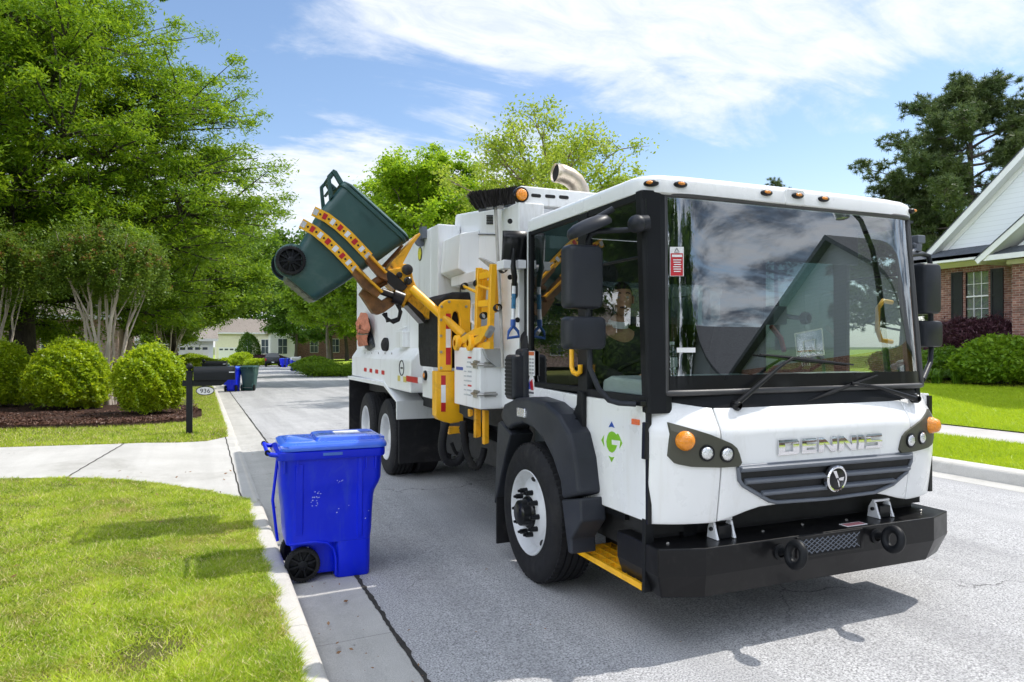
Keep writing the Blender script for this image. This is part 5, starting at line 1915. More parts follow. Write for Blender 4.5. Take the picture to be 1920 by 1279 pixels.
# ---- tool box and air intake
BU, BV = -0.2, 2.517
zt_, zb_ = TU(900, 652, BU).z, TU(900, 768, BU).z
ur = TV(946, 770, BV).x
m = M()
m.box(BU, ur, BV, 3.24, zb_, zt_)
tb = m.obj('tool_box', MT['white_body'], truck, bevel=0.008)
for y_ in (684, 740):
    m = M()
    c = TU(900, y_, BU)
    m.tube([(BU - 0.015, BV + 0.18, c.z), (BU - 0.02, BV - 0.01, c.z), (BU + 0.02, BV - 0.02, c.z), (BU + 0.16, BV - 0.012, c.z)], 0.012, 8)
    m.tube([(BU - 0.015, BV + 0.10, c.z + 0.03), (BU - 0.015, BV - 0.008, c.z + 0.025)], 0.010, 8)
    m.box(BU - 0.012, BU, BV + 0.06, BV + 0.16, c.z - 0.035, c.z + 0.03)
    m.box(BU + 0.04, BU + 0.15, BV - 0.012, BV, c.z - 0.025, c.z + 0.022)
    m.obj('latch', MT['steel'], tb, bevel=0.002)
m = M()
for k in range(9):
    z_ = zt_ - 0.10 - k * 0.043
    m.box(BU - 0.0025, BU + 0.001, 2.74, 2.84 + 0.02 * (k % 3), z_, z_ + 0.016, 2 if k in (0, 6) else 0)
    if k > 2: m.box(BU - 0.0025, BU + 0.001, 2.88, 2.95, z_, z_ + 0.012, 0)
m.box(BU - 0.0025, BU + 0.001, 2.98, 3.18, zt_ - 0.215, zt_ - 0.185, 1)
m.obj('decals', [P('decal_grey', (0.45, 0.47, 0.5), 0.5, var=0.4, vs=90), MT['blue_logo'], MT['red']], tb)
m = M()
m.prism([(ur - 0.22, zt_ - 0.01), (ur + 0.02, zt_ - 0.01), (ur + 0.02, zt_ - 0.17), (ur - 0.10, zt_ - 0.17), (ur - 0.19, zt_ - 0.09)], 'y', BV - 0.05, BV - 0.003)
m.obj('bracket', P('grey_steel', (0.42, 0.43, 0.44), 0.4, 0.5), tb, bevel=0.004)
m = M()
a, b = TU(945, 661, -0.14), TU(961, 729, -0.14)
ux = TV(992, 690, b.y).x
m.box(-0.14, min(ux, 0.12), b.y, a.y, 1.36, 1.73)
m.box(-0.05, 0.12, b.y - 0.02, a.y, 1.22, 1.78)
ai = m.obj('air_intake', MT['flare'], truck, bevel=0.035, seg=3)
m = M()
for i in range(4):
    for k in range(10):
        yy_ = b.y + 0.045 + i * (a.y - b.y - 0.09) / 3
        zz_ = 1.405 + k * 0.031
        m.box(-0.1425, -0.139, yy_ - 0.022, yy_ + 0.022, zz_ - 0.010, zz_ + 0.010)
m.obj('intake_holes', MT['dark'], ai)
m = M()
m.tube([(0.05, a.y - 0.1, 1.70), (0.05, a.y - 0.08, 1.84), (0.10, a.y + 0.05, 1.88)], 0.07, 12)
m.obj('intake_duct', MT['rubber'], ai, smooth=50)
# hoses and yellow brackets below
m = M()
def corr(pts, v, r):
    Q = [TV(x, y, v) for x, y in pts]
    pth = []
    for i in range(len(Q) - 1):
        p0 = Q[max(i - 1, 0)]; p1 = Q[i]; p2 = Q[i + 1]; p3 = Q[min(i + 2, len(Q) - 1)]
        for k in range(10):
            t = k / 10
            pth.append(0.5 * ((2 * p1) + (p2 - p0) * t + (2 * p0 - 5 * p1 + 4 * p2 - p3) * t * t + (3 * p1 - p0 - 3 * p2 + p3) * t ** 3))
    pth.append(Q[-1])
    m.tube(pth, [r * (1.0 if i % 2 else 0.88) for i in range(len(pth))], 10)
corr([(836, 792), (831, 815), (829, 840), (836, 862), (850, 868), (864, 858), (872, 832), (868, 800)], 3.1, 0.042)
corr([(868, 790), (871, 830), (880, 862), (893, 876), (904, 858), (908, 840)], 2.9, 0.035)
corr([(846, 830), (856, 850), (872, 845)], 3.2, 0.02)
m.obj('corrugated_hose', MT['rubber'], truck, smooth=60)
for x0, x1, y0, y1, v in ((892, 902, 766, 822, 2.75), (908, 917, 770, 834, 2.65), (842, 866, 800, 815, 3.3), (881, 887, 768, 782, 2.8)):
    m = M()
    m.prism(fr_poly([(x0, y1), (x1, y1 - 3), (x1, y0), (x0, y0)], v), 'y', v, v + 0.06)
    m.obj('under_bracket', YW, truck, bevel=0.004)

# ================================================================== WHEELED BINS
def ring_rr(x0, x1, w, z, r, n=4):
    return [(a, b, z) for a, b in rounded(x0, x1, -w, w, min(r, (x1 - x0) / 2.2, w / 1.1), n)]


def bin_wheel(c, s, parent, r, spokes=8):
    """s: outward direction along y"""
    m = M()
    m.lathe([(r * 0.80, -0.06), (r * 0.97, -0.06), (r, -0.045), (r, -0.012), (r * 0.96, 0.0), (r * 0.80, 0.003), (r * 0.78, -0.012)], c, (0, s, 0), 36)
    for i in range(40):
        q = 2 * math.pi * i / 40
        n_ = Vector((math.cos(q), 0, math.sin(q))); t = Vector((-math.sin(q), 0, math.cos(q)))
        o = Vector(c)
        k = []
        for h in (-0.052, -0.006):
            for dt in (-0.006, 0.006):
                for rr in (r * 0.97, r * 1.025):
                    k.append(o + Vector((0, s * h, 0)) + n_ * rr + t * dt)
        m.add(k, [(0, 1, 3, 2), (4, 6, 7, 5), (0, 4, 5, 1), (2, 3, 7, 6), (1, 5, 7, 3)])
    w = m.obj('wheel', MT['rubber'], parent, smooth=35)
    m = M()
    m.lathe([(r * 0.79, -0.05), (r * 0.79, -0.035), (0.03, -0.02), (0.001, -0.02)], c, (0, s, 0), 32)
    for i in range(spokes):
        q = 2 * math.pi * (i + 0.3) / spokes
        n_ = Vector((math.cos(q), 0, math.sin(q))); t = Vector((-math.sin(q), 0, math.cos(q)))
        o = Vector(c)
        a, b = o + n_ * 0.02, o + n_ * r * 0.80
        k = []
        for p, wd, h in ((a, 0.014, 0.0), (b, 0.010, -0.006)):
            for dt in (-wd, wd):
                k += [p + t * dt + Vector((0, s * -0.035, 0)), p + t * dt * 0.6 + Vector((0, s * h, 0))]
        m.add(k, [(0, 1, 3, 2), (4, 6, 7, 5), (1, 5, 7, 3), (0, 4, 5, 1), (2, 3, 7, 6)])
    m.lathe([(0.035, -0.02), (0.035, 0.006), (0.02, 0.012), (0.001, 0.012)], c, (0, s, 0), 18)
    m.obj('hub', MT['black_plastic'], w, smooth=35)
    return w


def make_blue_bin(label, loc, rz_=0.0, group=None):
    root = thing('recycling_bin', label, 'wheeled bin', loc, rz_, group)
    m = M()
    L = [(0.285, .075, .775, .262), (0.36, .070, .785, .266), (0.50, .060, .790, .272), (0.62, .045, .800, .276), (0.66, .040, .810, .278),
         (0.72, .032, .845, .286), (0.76, .028, .860, .290), (0.94, .018, .868, .296), (0.955, .016, .870, .297)]
    m.loft([ring_rr(x0, x1, w, z, 0.07, 6) for z, x0, x1, w in L])
    # front foot and the narrower part between the wheels
    m.loft([ring_rr(.475, .765, .245, 0.0, .05, 6), ring_rr(.470, .768, .252, .02, .05, 6), ring_rr(.470, .774, .262, .284, .06, 6)])
    m.loft([ring_rr(.17, .50, .165, 0.03, .04), ring_rr(.12, .50, .170, .284, .04)])
    # moulded ribs of the sides
    for s in (-1, 1):
        y = s * 0.268
        for xa, xb, z0, z1 in ((.145, .20, .36, .90), (.655, .69, .30, .93)):
            n_ = []
            for z, k in ((z0, 0.2), (z0 + .06, 1), ((z0 + z1) / 2, 1), (z1 - .05, 1), (z1, 0.6)):
                yy = interp(z, [(l[0], l[3]) for l in L])
                n_.append([(xa - .015, s * (yy - .01), z), (xa, s * (yy + .010 * k), z), (xb, s * (yy + .010 * k), z), (xb + .015, s * (yy - .01), z)])
            m.loft(n_ if s > 0 else [r[::-1] for r in n_])
    body = m.obj('body', MT['bin_blue'], root, smooth=40)
    # wheel arch lips
    for s in (-1, 1):
        m = M()
        pts = [Vector((0.10, s * .258, .295)), Vector((0.30, s * .262, .300)), Vector((0.40, s * .262, .285)), Vector((0.455, s * .260, .235)), Vector((0.475, s * .256, .16)), Vector((0.478, s * .252, .03))]
        m.tube(pts, 0.012, 8)
        m.obj('arch_lip', MT['bin_blue'], body, smooth=60)
    m = M()
    m.loft([ring_rr(-.005, .885, .318, .938, .07, 6), ring_rr(-.008, .890, .322, .950, .07, 6), ring_rr(-.008, .892, .322, .995, .07, 6), ring_rr(.0, .885, .315, 1.003, .07, 6)])
    for s in (-1, 1):       # webs hanging under the rim
        for x in (0.055, 0.16, 0.72, 0.80):
            m.box(x - .006, x + .006, min(s * .29, s * .31), max(s * .29, s * .31), .84, .94)
    m.obj('rim', MT['bin_blue'], body, smooth=40)
    m = M()
    for s in (-1, 1):
        m.box(.36, .52, s * .321 - .004, s * .321 + .004, .962, .985)
    m.obj('rim_plate', P('pale_blue_plastic', (0.06, 0.16, 0.60), 0.4), body, bevel=0.003)
    # lid
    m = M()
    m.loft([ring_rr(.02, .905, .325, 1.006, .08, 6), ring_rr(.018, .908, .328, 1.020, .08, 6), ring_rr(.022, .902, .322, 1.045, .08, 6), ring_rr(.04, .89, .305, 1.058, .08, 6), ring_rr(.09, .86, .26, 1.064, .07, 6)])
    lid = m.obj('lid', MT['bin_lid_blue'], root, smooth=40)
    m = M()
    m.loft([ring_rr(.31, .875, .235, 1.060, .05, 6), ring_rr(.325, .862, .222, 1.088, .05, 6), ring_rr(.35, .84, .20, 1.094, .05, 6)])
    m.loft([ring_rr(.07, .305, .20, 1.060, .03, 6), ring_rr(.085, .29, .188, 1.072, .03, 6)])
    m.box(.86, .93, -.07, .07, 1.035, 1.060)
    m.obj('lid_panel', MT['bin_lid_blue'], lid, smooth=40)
    m = M()
    m.box(.50, .72, -.06, .12, 1.0945, 1.0958)
    m.obj('lid_label', P('lid_label_print', (0.66, 0.68, 0.74), 0.5, var=0.3, vs=16), lid)
    m = M()
    m.tube([(-.075, -.27, 1.0), (-.075, .27, 1.0)], .016, 12)
    for s in (-1, 1):
        m.tube([(-.075, s * .262, 1.0), (-.05, s * .27, .985), (.03, s * .285, .975)], .018, 8)
    m.obj('handle', MT['bin_blue'], root, smooth=50)
    m = M()
    for s in (-1, 1):
        m.lathe([(.022, 0), (.022, .012), (.010, .014)], (-.075, s * .268, 1.0), (0, s, 0), 14)
    m.obj('handle_cap', MT['black_plastic'], root)
    m = M()
    m.tube([(.02, -.05, .93), (-.02, -.05, .60), (.02, -.05, .28)], .014, 6)
    m.obj('back_rib', MT['bin_blue'], body)
    for s in (-1, 1):
        bin_wheel(Vector((0.20, s * .235 + s * .02, .128)), s, root, .128)
    m = M()
    m.tube([(0.20, -.24, .128), (0.20, .24, .128)], .012, 8)
    m.obj('axle', MT['steel'], root)
    # (widths along the street are a little tighter than first laid out)
    rs = random.Random(5)
    m = M()
    for cx_, cz_, k, sp in ((0.315, .66, 9, .035), (0.30, .60, 7, .03), (0.50, .74, 5, .03), (0.505, .52, 2, .03), (0.25, .27, 1, .01), (0.66, .50, 6, .09)):
        for i in range(k):
            x = cx_ + rs.uniform(-sp, sp); z = cz_ + rs.uniform(-sp, sp) * .8
            yy = -interp(z, [(l[0], l[3]) for l in L]) - .0008
            a = rs.uniform(.003, .008); b = rs.uniform(.002, .005)
            m.add([(x - a, yy, z - b * .5), (x, yy, z - b), (x + a, yy, z + b * .4), (x - a * .2, yy, z + b)], [(0, 1, 2, 3)])
    m.obj('scuffs', P('pale_scuff', (0.55, 0.62, 0.80), 0.6), body)
    for o_ in root.children_recursive:
        if o_.type == 'MESH':
            if o_.name.startswith(('wheel', 'hub', 'axle')):
                o_.data.transform(Matrix.Translation((-.012, 0, 0)))
            else:
                o_.data.transform(Matrix.Diagonal((.915, 1, 1, 1)))
    return root


blue = make_blue_bin('large blue wheeled bin in the foreground, beside the kerb and the truck', (0.525, 5.83, 0.003), R(-1.5))


def make_green_bin(label, loc, group=None):
    root = thing('rubbish_bin', label, 'wheeled bin', loc, 0, group)
    m = M()
    L = [(0.0, .15, .50, .225), (.015, .14, .515, .232), (.12, .10, .545, .245), (.30, .055, .600, .262), (.52, .02, .655, .275), (.60, .01, .675, .280),
         (.66, -.01, .700, .292), (.72, -.02, .715, .298), (.98, -.03, .770, .306), (1.02, -.03, .775, .308)]
    m.loft([ring_rr(x0, x1, w, z, 0.09, 6) for z, x0, x1, w in L])
    body = m.obj('body', MT['bin_green'], root, smooth=40)
    m = M()
    m.loft([ring_rr(-.05, .79, .325, 1.005, .09, 6), ring_rr(-.052, .795, .33, 1.02, .09, 6), ring_rr(-.05, .79, .325, 1.045, .09, 6)])
    m.obj('rim', MT['bin_green'], body, smooth=40)
    m = M()
    m.loft([ring_rr(-.045, .80, .335, 1.05, .1, 6), ring_rr(-.04, .805, .338, 1.062, .1, 6), ring_rr(.0, .78, .31, 1.085, .1, 6), ring_rr(.08, .72, .25, 1.10, .1, 6)])
    m.obj('lid', MT['bin_green'], root, smooth=40)
    m = M()       # moulded handle frame behind
    for s in (-1, 1):
        m.prism([(-.03, 1.05), (-.15, 1.09), (-.185, 1.08), (-.185, 1.04), (-.15, 1.04), (-.05, 1.005)], 'y', s * .255 - .02, s * .255 + .02)
        m.prism([(-.186, 1.04), (-.186, .99), (-.10, .90), (-.02, .82), (-.02, .875), (-.085, .935), (-.150, 1.0), (-.152, 1.038)], 'y', s * .255 - .018, s * .255 + .018)
    m.tube([(-.165, -.26, 1.055), (-.165, .26, 1.055)], .022, 10)
    m.tube([(-.085, -.25, .955), (-.085, .25, .955)], .016, 8)
    m.box(-.15, -.05, -.03, .03, .98, 1.03)
    m.obj('handle', MT['bin_green'], root, bevel=0.006)
    for s in (-1, 1):       # wheel pockets
        m = M()
        m.lathe([(.165, -.03), (.165, 0.0), (.15, .012), (.10, .012)], (.10, s * .215, .15), (0, s, 0), 28)
        m.obj('wheel_pocket', MT['bin_green'], body, smooth=40)
    m = M()       # ribbed base plate
    m.box(.17, .49, -.18, .18, -.014, -.001)
    for i in range(4):
        m.box(.19 + .08 * i, .205 + .08 * i, -.17, .17, -.024, -.0145)
    m.obj('base', P('grey_green_plastic', (0.13, 0.14, 0.11), 0.6, var=0.3, vs=9), body)  # base is a paler grey-green than the body
    m = M()
    text_into(m, 'TOTER', (.545, -.3085, .905), (1, 0, -0.05), (0.05, 0, 1), (0, -1, 0), .045, 0.002, bold=0.01, stretch=1.0)
    if len(m.v):
        m.v = [(a - .29, b, c) for a, b, c in m.v]
        m.obj('moulded_name', MT['bin_green'], body)
    for s in (-1, 1):
        bin_wheel(Vector((.085, s * .285, .135)), s, root, .135, 10)
    m = M()
    m.tube([(.085, -.29, .135), (.085, .29, .135)], .011, 8)
    m.obj('axle', MT['steel'], root)
    return root


# the bin in the arm: tipped towards the hopper
TH = R(39.5)
lifted = make_green_bin('dark green wheeled bin held up and tilted by the yellow lifting arm', (0, 0, 0))
pbk = TV(533, 513, 3.60)      # back lower corner on the side that faces us
ax_x = Vector((math.cos(TH), 0, -math.sin(TH)))
ax_z = Vector((math.sin(TH), 0, math.cos(TH)))
p00 = Vector((pbk.x, 3.60 + .27, pbk.z)) - ax_x * 0.12
ML = Matrix(((ax_x.x, 0, ax_z.x, p00.x), (0, 1, 0, p00.y), (ax_x.z, 0, ax_z.z, p00.z), (0, 0, 0, 1)))
TRM = Matrix.Translation(TR_O) @ Matrix.Rotation(TR_PHI, 4, 'Z')
lifted.matrix_world = TRM @ ML

# bins further along the street
g = 'wheeled bins along the street'
b2 = copy_tree(blue)
b3 = make_green_bin('green wheeled bin just behind the blue one by the black mailbox', (0, 0, 0), g)
def put(o, x, y, zoff, rzz, label, group=g):
    o.location = (x, y, zoff)
    o.rotation_euler = (0, 0, rzz)
    o['label'] = label
    o['group'] = group
    return o
put(b2, 1.10, 33.0, rz(33) + 0.01, R(72), 'blue wheeled bin by the kerb just right of the black mailbox numbered 936')
put(b3, 1.85, 33.3, rz(33) + 0.01, R(72), 'dark green wheeled bin touching the right side of the blue bin by the mailbox')
o = copy_tree(b3); put(o, 0.55, 41.0, rz(41) + .01, R(15), 'green wheeled bin with its handle to us, behind the second black mailbox')
o = copy_tree(b3); put(o, 6.3, 110.0, rz(110) + .15, R(90), 'lone small green wheeled bin at the far end of the street, left of the pickup')
o = copy_tree(blue); put(o, 7.6, 69, rz(69) + 0.02, R(10), 'larger blue wheeled bin beside the white mailbox')
o = copy_tree(blue); put(o, 8.75, 88.5, rz(88) + 0.02, R(60), 'blue wheeled bin directly right of the dark pickup truck')
o = copy_tree(blue); put(o, 9.45, 91, rz(91) + 0.02, R(50), 'blue wheeled bin between the pickup and the nearer blue bin across the street')

# ================================================================== MAILBOXES
def mailbox(label, loc, rz_, mt, number=None, group=None):
    root = thing('mailbox', label, 'mailbox', loc, rz_, group)
    m = M()
    m.box(-.055, .055, -.055, .055, 0, 1.19)
    m.box(-.065, .065, -.065, .065, 1.19, 1.21)
    m.obj('post', mt, root, bevel=0.006)
    m = M()
    m.lathe([(.03, 1.21), (.03, 1.235), (.05, 1.25), (.062, 1.29), (.050, 1.335), (.02, 1.355), (.001, 1.357)], (0, 0, 0), (0, 0, 1), 20)
    m.obj('finial', mt, root, smooth=60)
    m = M()     # bracket arm
    m.prism([(-.12, .92), (.56, .92), (.64, .985), (.68, 1.03), (-.12, 1.03)], 'y', -.04, .04)
    m.obj('arm', mt, root, bevel=0.006)
    m = M()
    prof = [(-.125, 1.032), (.125, 1.032)] + [(.125 * math.cos(q), 1.165 + .125 * math.sin(q)) for q in [math.pi * i / 14 for i in range(15)]]
    m.loft([[(x, a, b) for a, b in prof] for x in (.075, .79)])
    box = m.obj('box', mt, root, smooth=40, bevel=0.004)
    m = M()
    m.loft([[(x, a * k, 1.032 + (b - 1.032) * k) for a, b in prof] for x, k in ((.790, 1.05), (.806, 1.05), (.812, .97))])
    m.obj('door', mt, box, smooth=40)
    m = M()
    m.box(.70, .80, -.131, -.127, 1.17, 1.19)
    m.obj('flag', MT['silver'], box)
    if number:
        m = M()
        m.loft([[(.275 + .165 * k * math.cos(q), y, .825 + .088 * k * math.sin(q)) for q in [2 * math.pi * i / 32 for i in range(32)]] for y, k in ((.012, 1.0), (-.012, 1.0))])
        m.box(.265, .285, -.008, .008, .90, .93)
        pl = m.obj('number_plate', mt, root, smooth=40)
        m = M()
        m.loft([[(.275 + .150 * math.cos(q), y, .825 + .074 * math.sin(q)) for q in [2 * math.pi * i / 32 for i in range(32)]] for y in (-.012, -.0145)])
        m.obj('plate_face', MT['sticker_white'], pl)
        m = M()
        text_into(m, number, (.275, -.0165, .783), (1, 0, 0), (0, 0, 1), (0, -1, 0), .085, 0, bold=0.006, centre=True, stretch=1.05)
        m.obj('number', MT['decal_black'], pl)
    return root
pm = GZ(355, 815, 0.10)
mb = mailbox('black mailbox numbered 936 on a post with a ball finial', (pm.x, pm.y, lawn_z(pm.x, pm.y) - .01), R(-2), MT['mailbox'], '936', 'mailboxes')
p2 = DP(382, 690, 26.0)
mailbox('plain black mailbox by the bins further along the left kerb', (p2.x, p2.y, rz(p2.y) + .1), R(-15), MT['mailbox'], None, 'mailboxes')
p2 = DP(563, 680, 62.0)
mailbox('white vinyl mailbox post across the street beside a blue bin', (p2.x, p2.y, rz(p2.y) + .08), R(190), MT['pvc_white'], None, 'mailboxes')

# ================================================================== THINGS CARRIED ON THE TRUCK
def world_thing(name, label, cat, group=None):
    o = thing(name, label, cat, (0, 0, 0), 0, group)
    o.location = tuple(TR_O)
    o.rotation_euler = (0, 0, TR_PHI)
    return o
rs = np.random.default_rng(3)
br = world_thing('broom', 'push broom with black bristles, stowed head up behind the cab', 'broom')
VB = 2.42
a, b = TV(897, 392, VB), TV(972, 380, VB)
m = M()
m.tube([a, b], 0.026, 4)
m.obj('head', MT['grille'], br)
n_ = 6000
t = rs.uniform(0, 1, n_)
base = np.array(a)[None] + (np.array(b) - np.array(a))[None] * t[:, None] + rs.normal(0, 0.012, (n_, 3)) * np.array([1, 1.5, 0.2])
tipd = np.stack([-0.005 + rs.normal(0, 0.010, n_) - 0.065 * (1 - t) ** 2, rs.normal(0, 0.03, n_), 0.128 + rs.normal(0, 0.007, n_)], 1)
side_ = np.stack([np.full(n_, 0.0042), rs.normal(0, 0.003, n_), np.zeros(n_)], 1)
quads('bristles', np.stack([base - side_, base + side_, base + tipd + side_ * 0.5, base + tipd - side_ * 0.5], 1), MT['bristle'], br)
m = M()
hx = TV(929, 388, VB)
m.tube([hx, TV(933, 470, 2.36), TV(938, 570, 2.30), TV(943, 690, 2.24)], 0.014, 10)
m.obj('handle', MT['wood'], br, smooth=60)
m = M()
for x in (918, 938):
    p = TV(x, 386, VB - .03)
    m.box(p.x - .03, p.x + .03, p.y - .004, p.y + .004, p.z - .03, p.z + .06)
m.obj('brace', MT['steel'], br)
sh = world_thing('shovel', 'black bladed shovel with a blue grip, hung blade up behind the cab', 'shovel')
VS = 2.03
m = M()
bl = fr_poly([(946, 432), (995.5, 435.5), (988, 492), (984, 495), (943, 493), (942, 488)], VS)
x0, x1 = min(p[0] for p in bl), max(p[0] for p in bl)
z0, z1 = min(p[1] for p in bl), max(p[1] for p in bl)
def shv(s, t):
    w = 1.0 - 0.10 * (1 - t)
    return ((x0 + x1) / 2 + (x1 - x0) / 2 * s * w + 0.015 * (t - .5), VS - 0.02 + 0.035 * s * s + 0.03 * (1 - t) ** 2, z0 + (z1 - z0) * t)
m.grid(shv, [-1 + i / 6 for i in range(13)], [0, .1, .25, .5, .75, 1])
m.obj('blade', MT['black'], sh, smooth=60, solid=0.006)
m = M()
m.tube([TV(963, 466, VS - .04), TV(962, 500, VS - .05), TV(965, 520, VS - .04), TV(964, 536, VS - .03)], [0.010, 0.024, 0.024, 0.020], 10)
m.obj('socket', MT['black'], sh, smooth=60)
m = M()
m.tube([TV(964, 534, VS - .03), TV(962, 600, VS - .03)], 0.017, 10)
ha = m.obj('handle', MT['silver'], sh, smooth=60)
m = M()
m.tube([TV(963.5, 551, VS - .03), TV(962.8, 579, VS - .03)], 0.0185, 10)
m.obj('handle_band', P('band_blue', (0.03, 0.16, 0.30), 0.5, var=0.4, vs=40), ha)
m = M()
m.tube([TV(962, 599, VS - .03), TV(962, 611, VS - .03)], 0.022, 10)
m.tube([TV(962, 611, VS - .03), TV(954, 622, VS - .03), TV(952, 634, VS - .03), TV(973, 631, VS - .03), TV(971, 621, VS - .03), TV(962, 611, VS - .03)], 0.013, 8)
m.obj('grip', P('grip_blue', (0.02, 0.09, 0.35), 0.4), sh, smooth=60)
m = M()     # hooks
for x in (951, 979):
    p = TV(x, 492, VS - .045)
    m.box(p.x - .035, p.x + .035, p.y - .004, VS + .10, p.z - .05, p.z + .02)
m.obj('shovel_hooks', MT['silver'], tower, bevel=0.004)

def drape(pts_px, u, bulge, n_in=7, seed=1):
    """crumpled sheet inside an outline of the truck's side"""
    Q = [TU(x, y, u) for x, y in pts_px]
    c = sum(Q, Vector()) / len(Q)
    rr_ = random.Random(seed)
    mm = M()
    rings = []
    N_ = 40
    per_ = []
    tot = [(Q[(i + 1) % len(Q)] - Q[i]).length for i in range(len(Q))]
    L_ = sum(tot)
    for k in range(N_):
        d__ = L_ * k / N_
        i = 0
        while d__ > tot[i]:
            d__ -= tot[i]; i += 1
        per_.append(Q[i].lerp(Q[(i + 1) % len(Q)], d__ / tot[i]))
    for j in range(n_in):
        t_ = j / (n_in - 1)
        ring_ = []
        for k, p in enumerate(per_):
            q = p.lerp(c, t_ * 0.96)
            ring_.append((u - bulge * math.sin(min(1, t_ * 1.4) * math.pi / 2) - (rr_.uniform(-.02, .02) if 0 < j else 0) + .01 * math.sin(k * 1.7 + j), q.y, q.z))
        rings.append(ring_)
    mm.loft(rings, 0, True)
    return mm
bag = world_thing('canvas_bag', 'orange canvas bag over a dark tarp, hung at the rear of the truck body', 'bag')
m = drape([(676, 586), (688, 587), (692, 603), (694, 618), (688, 630), (690, 647), (673, 650), (671, 620), (670, 603)], -0.10, 0.07, 7, 3)
m.obj('bag', P('orange_canvas', (0.46, 0.17, 0.10), 0.8, var=0.25, vs=9, bump=0.3, bs=40), bag, smooth=50)
m = drape([(686, 588), (693, 600), (697, 625), (702, 650), (692, 658), (684, 652), (684, 620)], -0.02, 0.07, 7, 9)
m.obj('tarp', P('dark_tarp', (0.02, 0.025, 0.032), 0.5, var=0.4, vs=12), bag, smooth=50)
m = M()
for k, s_ in enumerate(('FOR', 'ALL', 'LE', 'GB.')):
    p = TU(673, 613 + k * 10.5, -0.185)
    text_into(m, s_, (p.x, p.y, p.z - .03), (0, -1, 0), (0, 0.1, 1), (-1, 0, 0), 0.055, 0, bold=0.02)
m.obj('print', MT['decal_black'], bag)
m = M()
m.tube([TU(671, 626, -.19), TU(680, 627, -.20), TU(691, 626, -.17)], 0.012, 6)
m.obj('cord', MT['black'], bag)
wb = world_thing('water_bottle', 'clear plastic water bottle standing at the left end of the dashboard', 'bottle')
p = TV(1261, 690, 0.34)
m = M()
m.lathe([(.001, 0), (.032, 0), (.034, .02), (.031, .07), (.034, .10), (.034, .15), (.028, .18), (.013, .205), (.013, .215), (.001, .216)], (p.x + .01, .36, 1.595), (0, 0, 1), 20)
m.obj('bottle', MT['clear_plastic'], wb, smooth=50)
m = M()
m.lathe([(.016, .215), (.016, .235), (.001, .236)], (p.x + .01, .36, 1.595), (0, 0, 1), 14)
m.obj('cap', MT['silver'], wb, smooth=50)
m = M()
m.lathe([(.0345, .075), (.0355, .08), (.0355, .13), (.0345, .135)], (p.x + .01, .36, 1.595), (0, 0, 1), 20)
m.obj('label', MT['sticker_white'], wb)
cl = M()
p = TV(1693, 680, 0.42)
rr_ = random.Random(2)
for k in range(7):
    c = (p.x + rr_.uniform(-.11, .11), p.y + rr_.uniform(-.05, .05), 1.63 + rr_.uniform(-.02, .05))
    cl.ball(c, rr_.uniform(.03, .06), rr_.uniform(.03, .05), rr_.uniform(.025, .05), 9, 6)
o = cl.obj('crumpled_bag', P('pale_film', (0.30, 0.36, 0.36), 0.3, var=0.5, vs=30), None, smooth=None)
o.location = tuple(TR_O); o.rotation_euler = (0, 0, TR_PHI)
tag(o, 'crumpled pale plastic bag lying at the right end of the dashboard', 'plastic bag')

# ================================================================== THE DRIVER
drv = None
def skin_mesh(nodes, edges, radii, root_i=0, sub=2):
    me = bpy.data.meshes.new('s')
    me.from_pydata(nodes, edges, [])
    ob = bpy.data.objects.new('s', me)
    COL.objects.link(ob)
    md = ob.modifiers.new('skin', 'SKIN')
    md.use_smooth_shade = True
    sv = me.skin_vertices[0].data
    for i, r_ in enumerate(radii):
        sv[i].radius = r_ if isinstance(r_, tuple) else (r_, r_)
        sv[i].use_root = (i == root_i)
    ob.modifiers.new('sub', 'SUBSURF').levels = sub
    bpy.context.view_layer.update()
    dg = bpy.context.evaluated_depsgraph_get()
    out = bpy.data.meshes.new_from_object(ob.evaluated_get(dg))
    bpy.data.objects.remove(ob)
    return out
def mesh_parts(me):
    return [tuple(v.co) for v in me.vertices], [tuple(p.vertices) for p in me.polygons]

hc = TU(1166, 562, 0.42)                # middle of the face
HX, HY, HZ = hc.x, hc.y, hc.z
SH = HZ - 0.235                         # shoulder height
sk = P('brown_skin', (0.50, 0.28, 0.17), 0.5, var=0.1, vs=12)
nodes = [(HX + .02, HY + .15, SH - .55), (HX + .02, HY + .13, SH - .30), (HX + .01, HY + .10, SH - .05), (HX, HY + .06, SH + .06), (HX, HY + .03, SH + .14),
         (HX - .19, HY + .08, SH - .03), (HX - .25, HY - .02, SH - .27), (HX - .12, HY - .25, SH - .36), (HX - .06, HY - .32, SH - .34),
         (HX + .21, HY + .10, SH - .03), (HX + .28, HY - .02, SH - .27), (HX + .20, HY - .25, SH - .36), (HX + .17, HY - .32, SH - .34),
         (HX - .08, HY + .10, SH - .58), (HX - .10, HY - .28, SH - .60), (HX - .10, HY - .34, SH - .98), (HX + .12, HY + .10, SH - .58), (HX + .14, HY - .28, SH - .60), (HX + .14, HY - .34, SH - .98)]
edges = [(0, 1), (1, 2), (2, 3), (3, 4), (2, 5), (5, 6), (6, 7), (7, 8), (2, 9), (9, 10), (10, 11), (11, 12), (0, 13), (13, 14), (14, 15), (0, 16), (16, 17), (17, 18)]
rad = [(.15, .12), (.15, .12), (.15, .10), .062, .056, .065, .05, .038, .03, .065, .05, .038, .03, .09, .07, .05, .09, .07, .05]
rad_b = [(tuple(q * .78 for q in r_) if isinstance(r_, tuple) else r_ * .72) if i in (0, 1, 2, 5, 6, 9, 10, 13, 14, 16, 17) else r_ for i, r_ in enumerate(rad)]
me = skin_mesh(nodes, edges, rad_b)
m = M()
m.add(*mesh_parts(me))
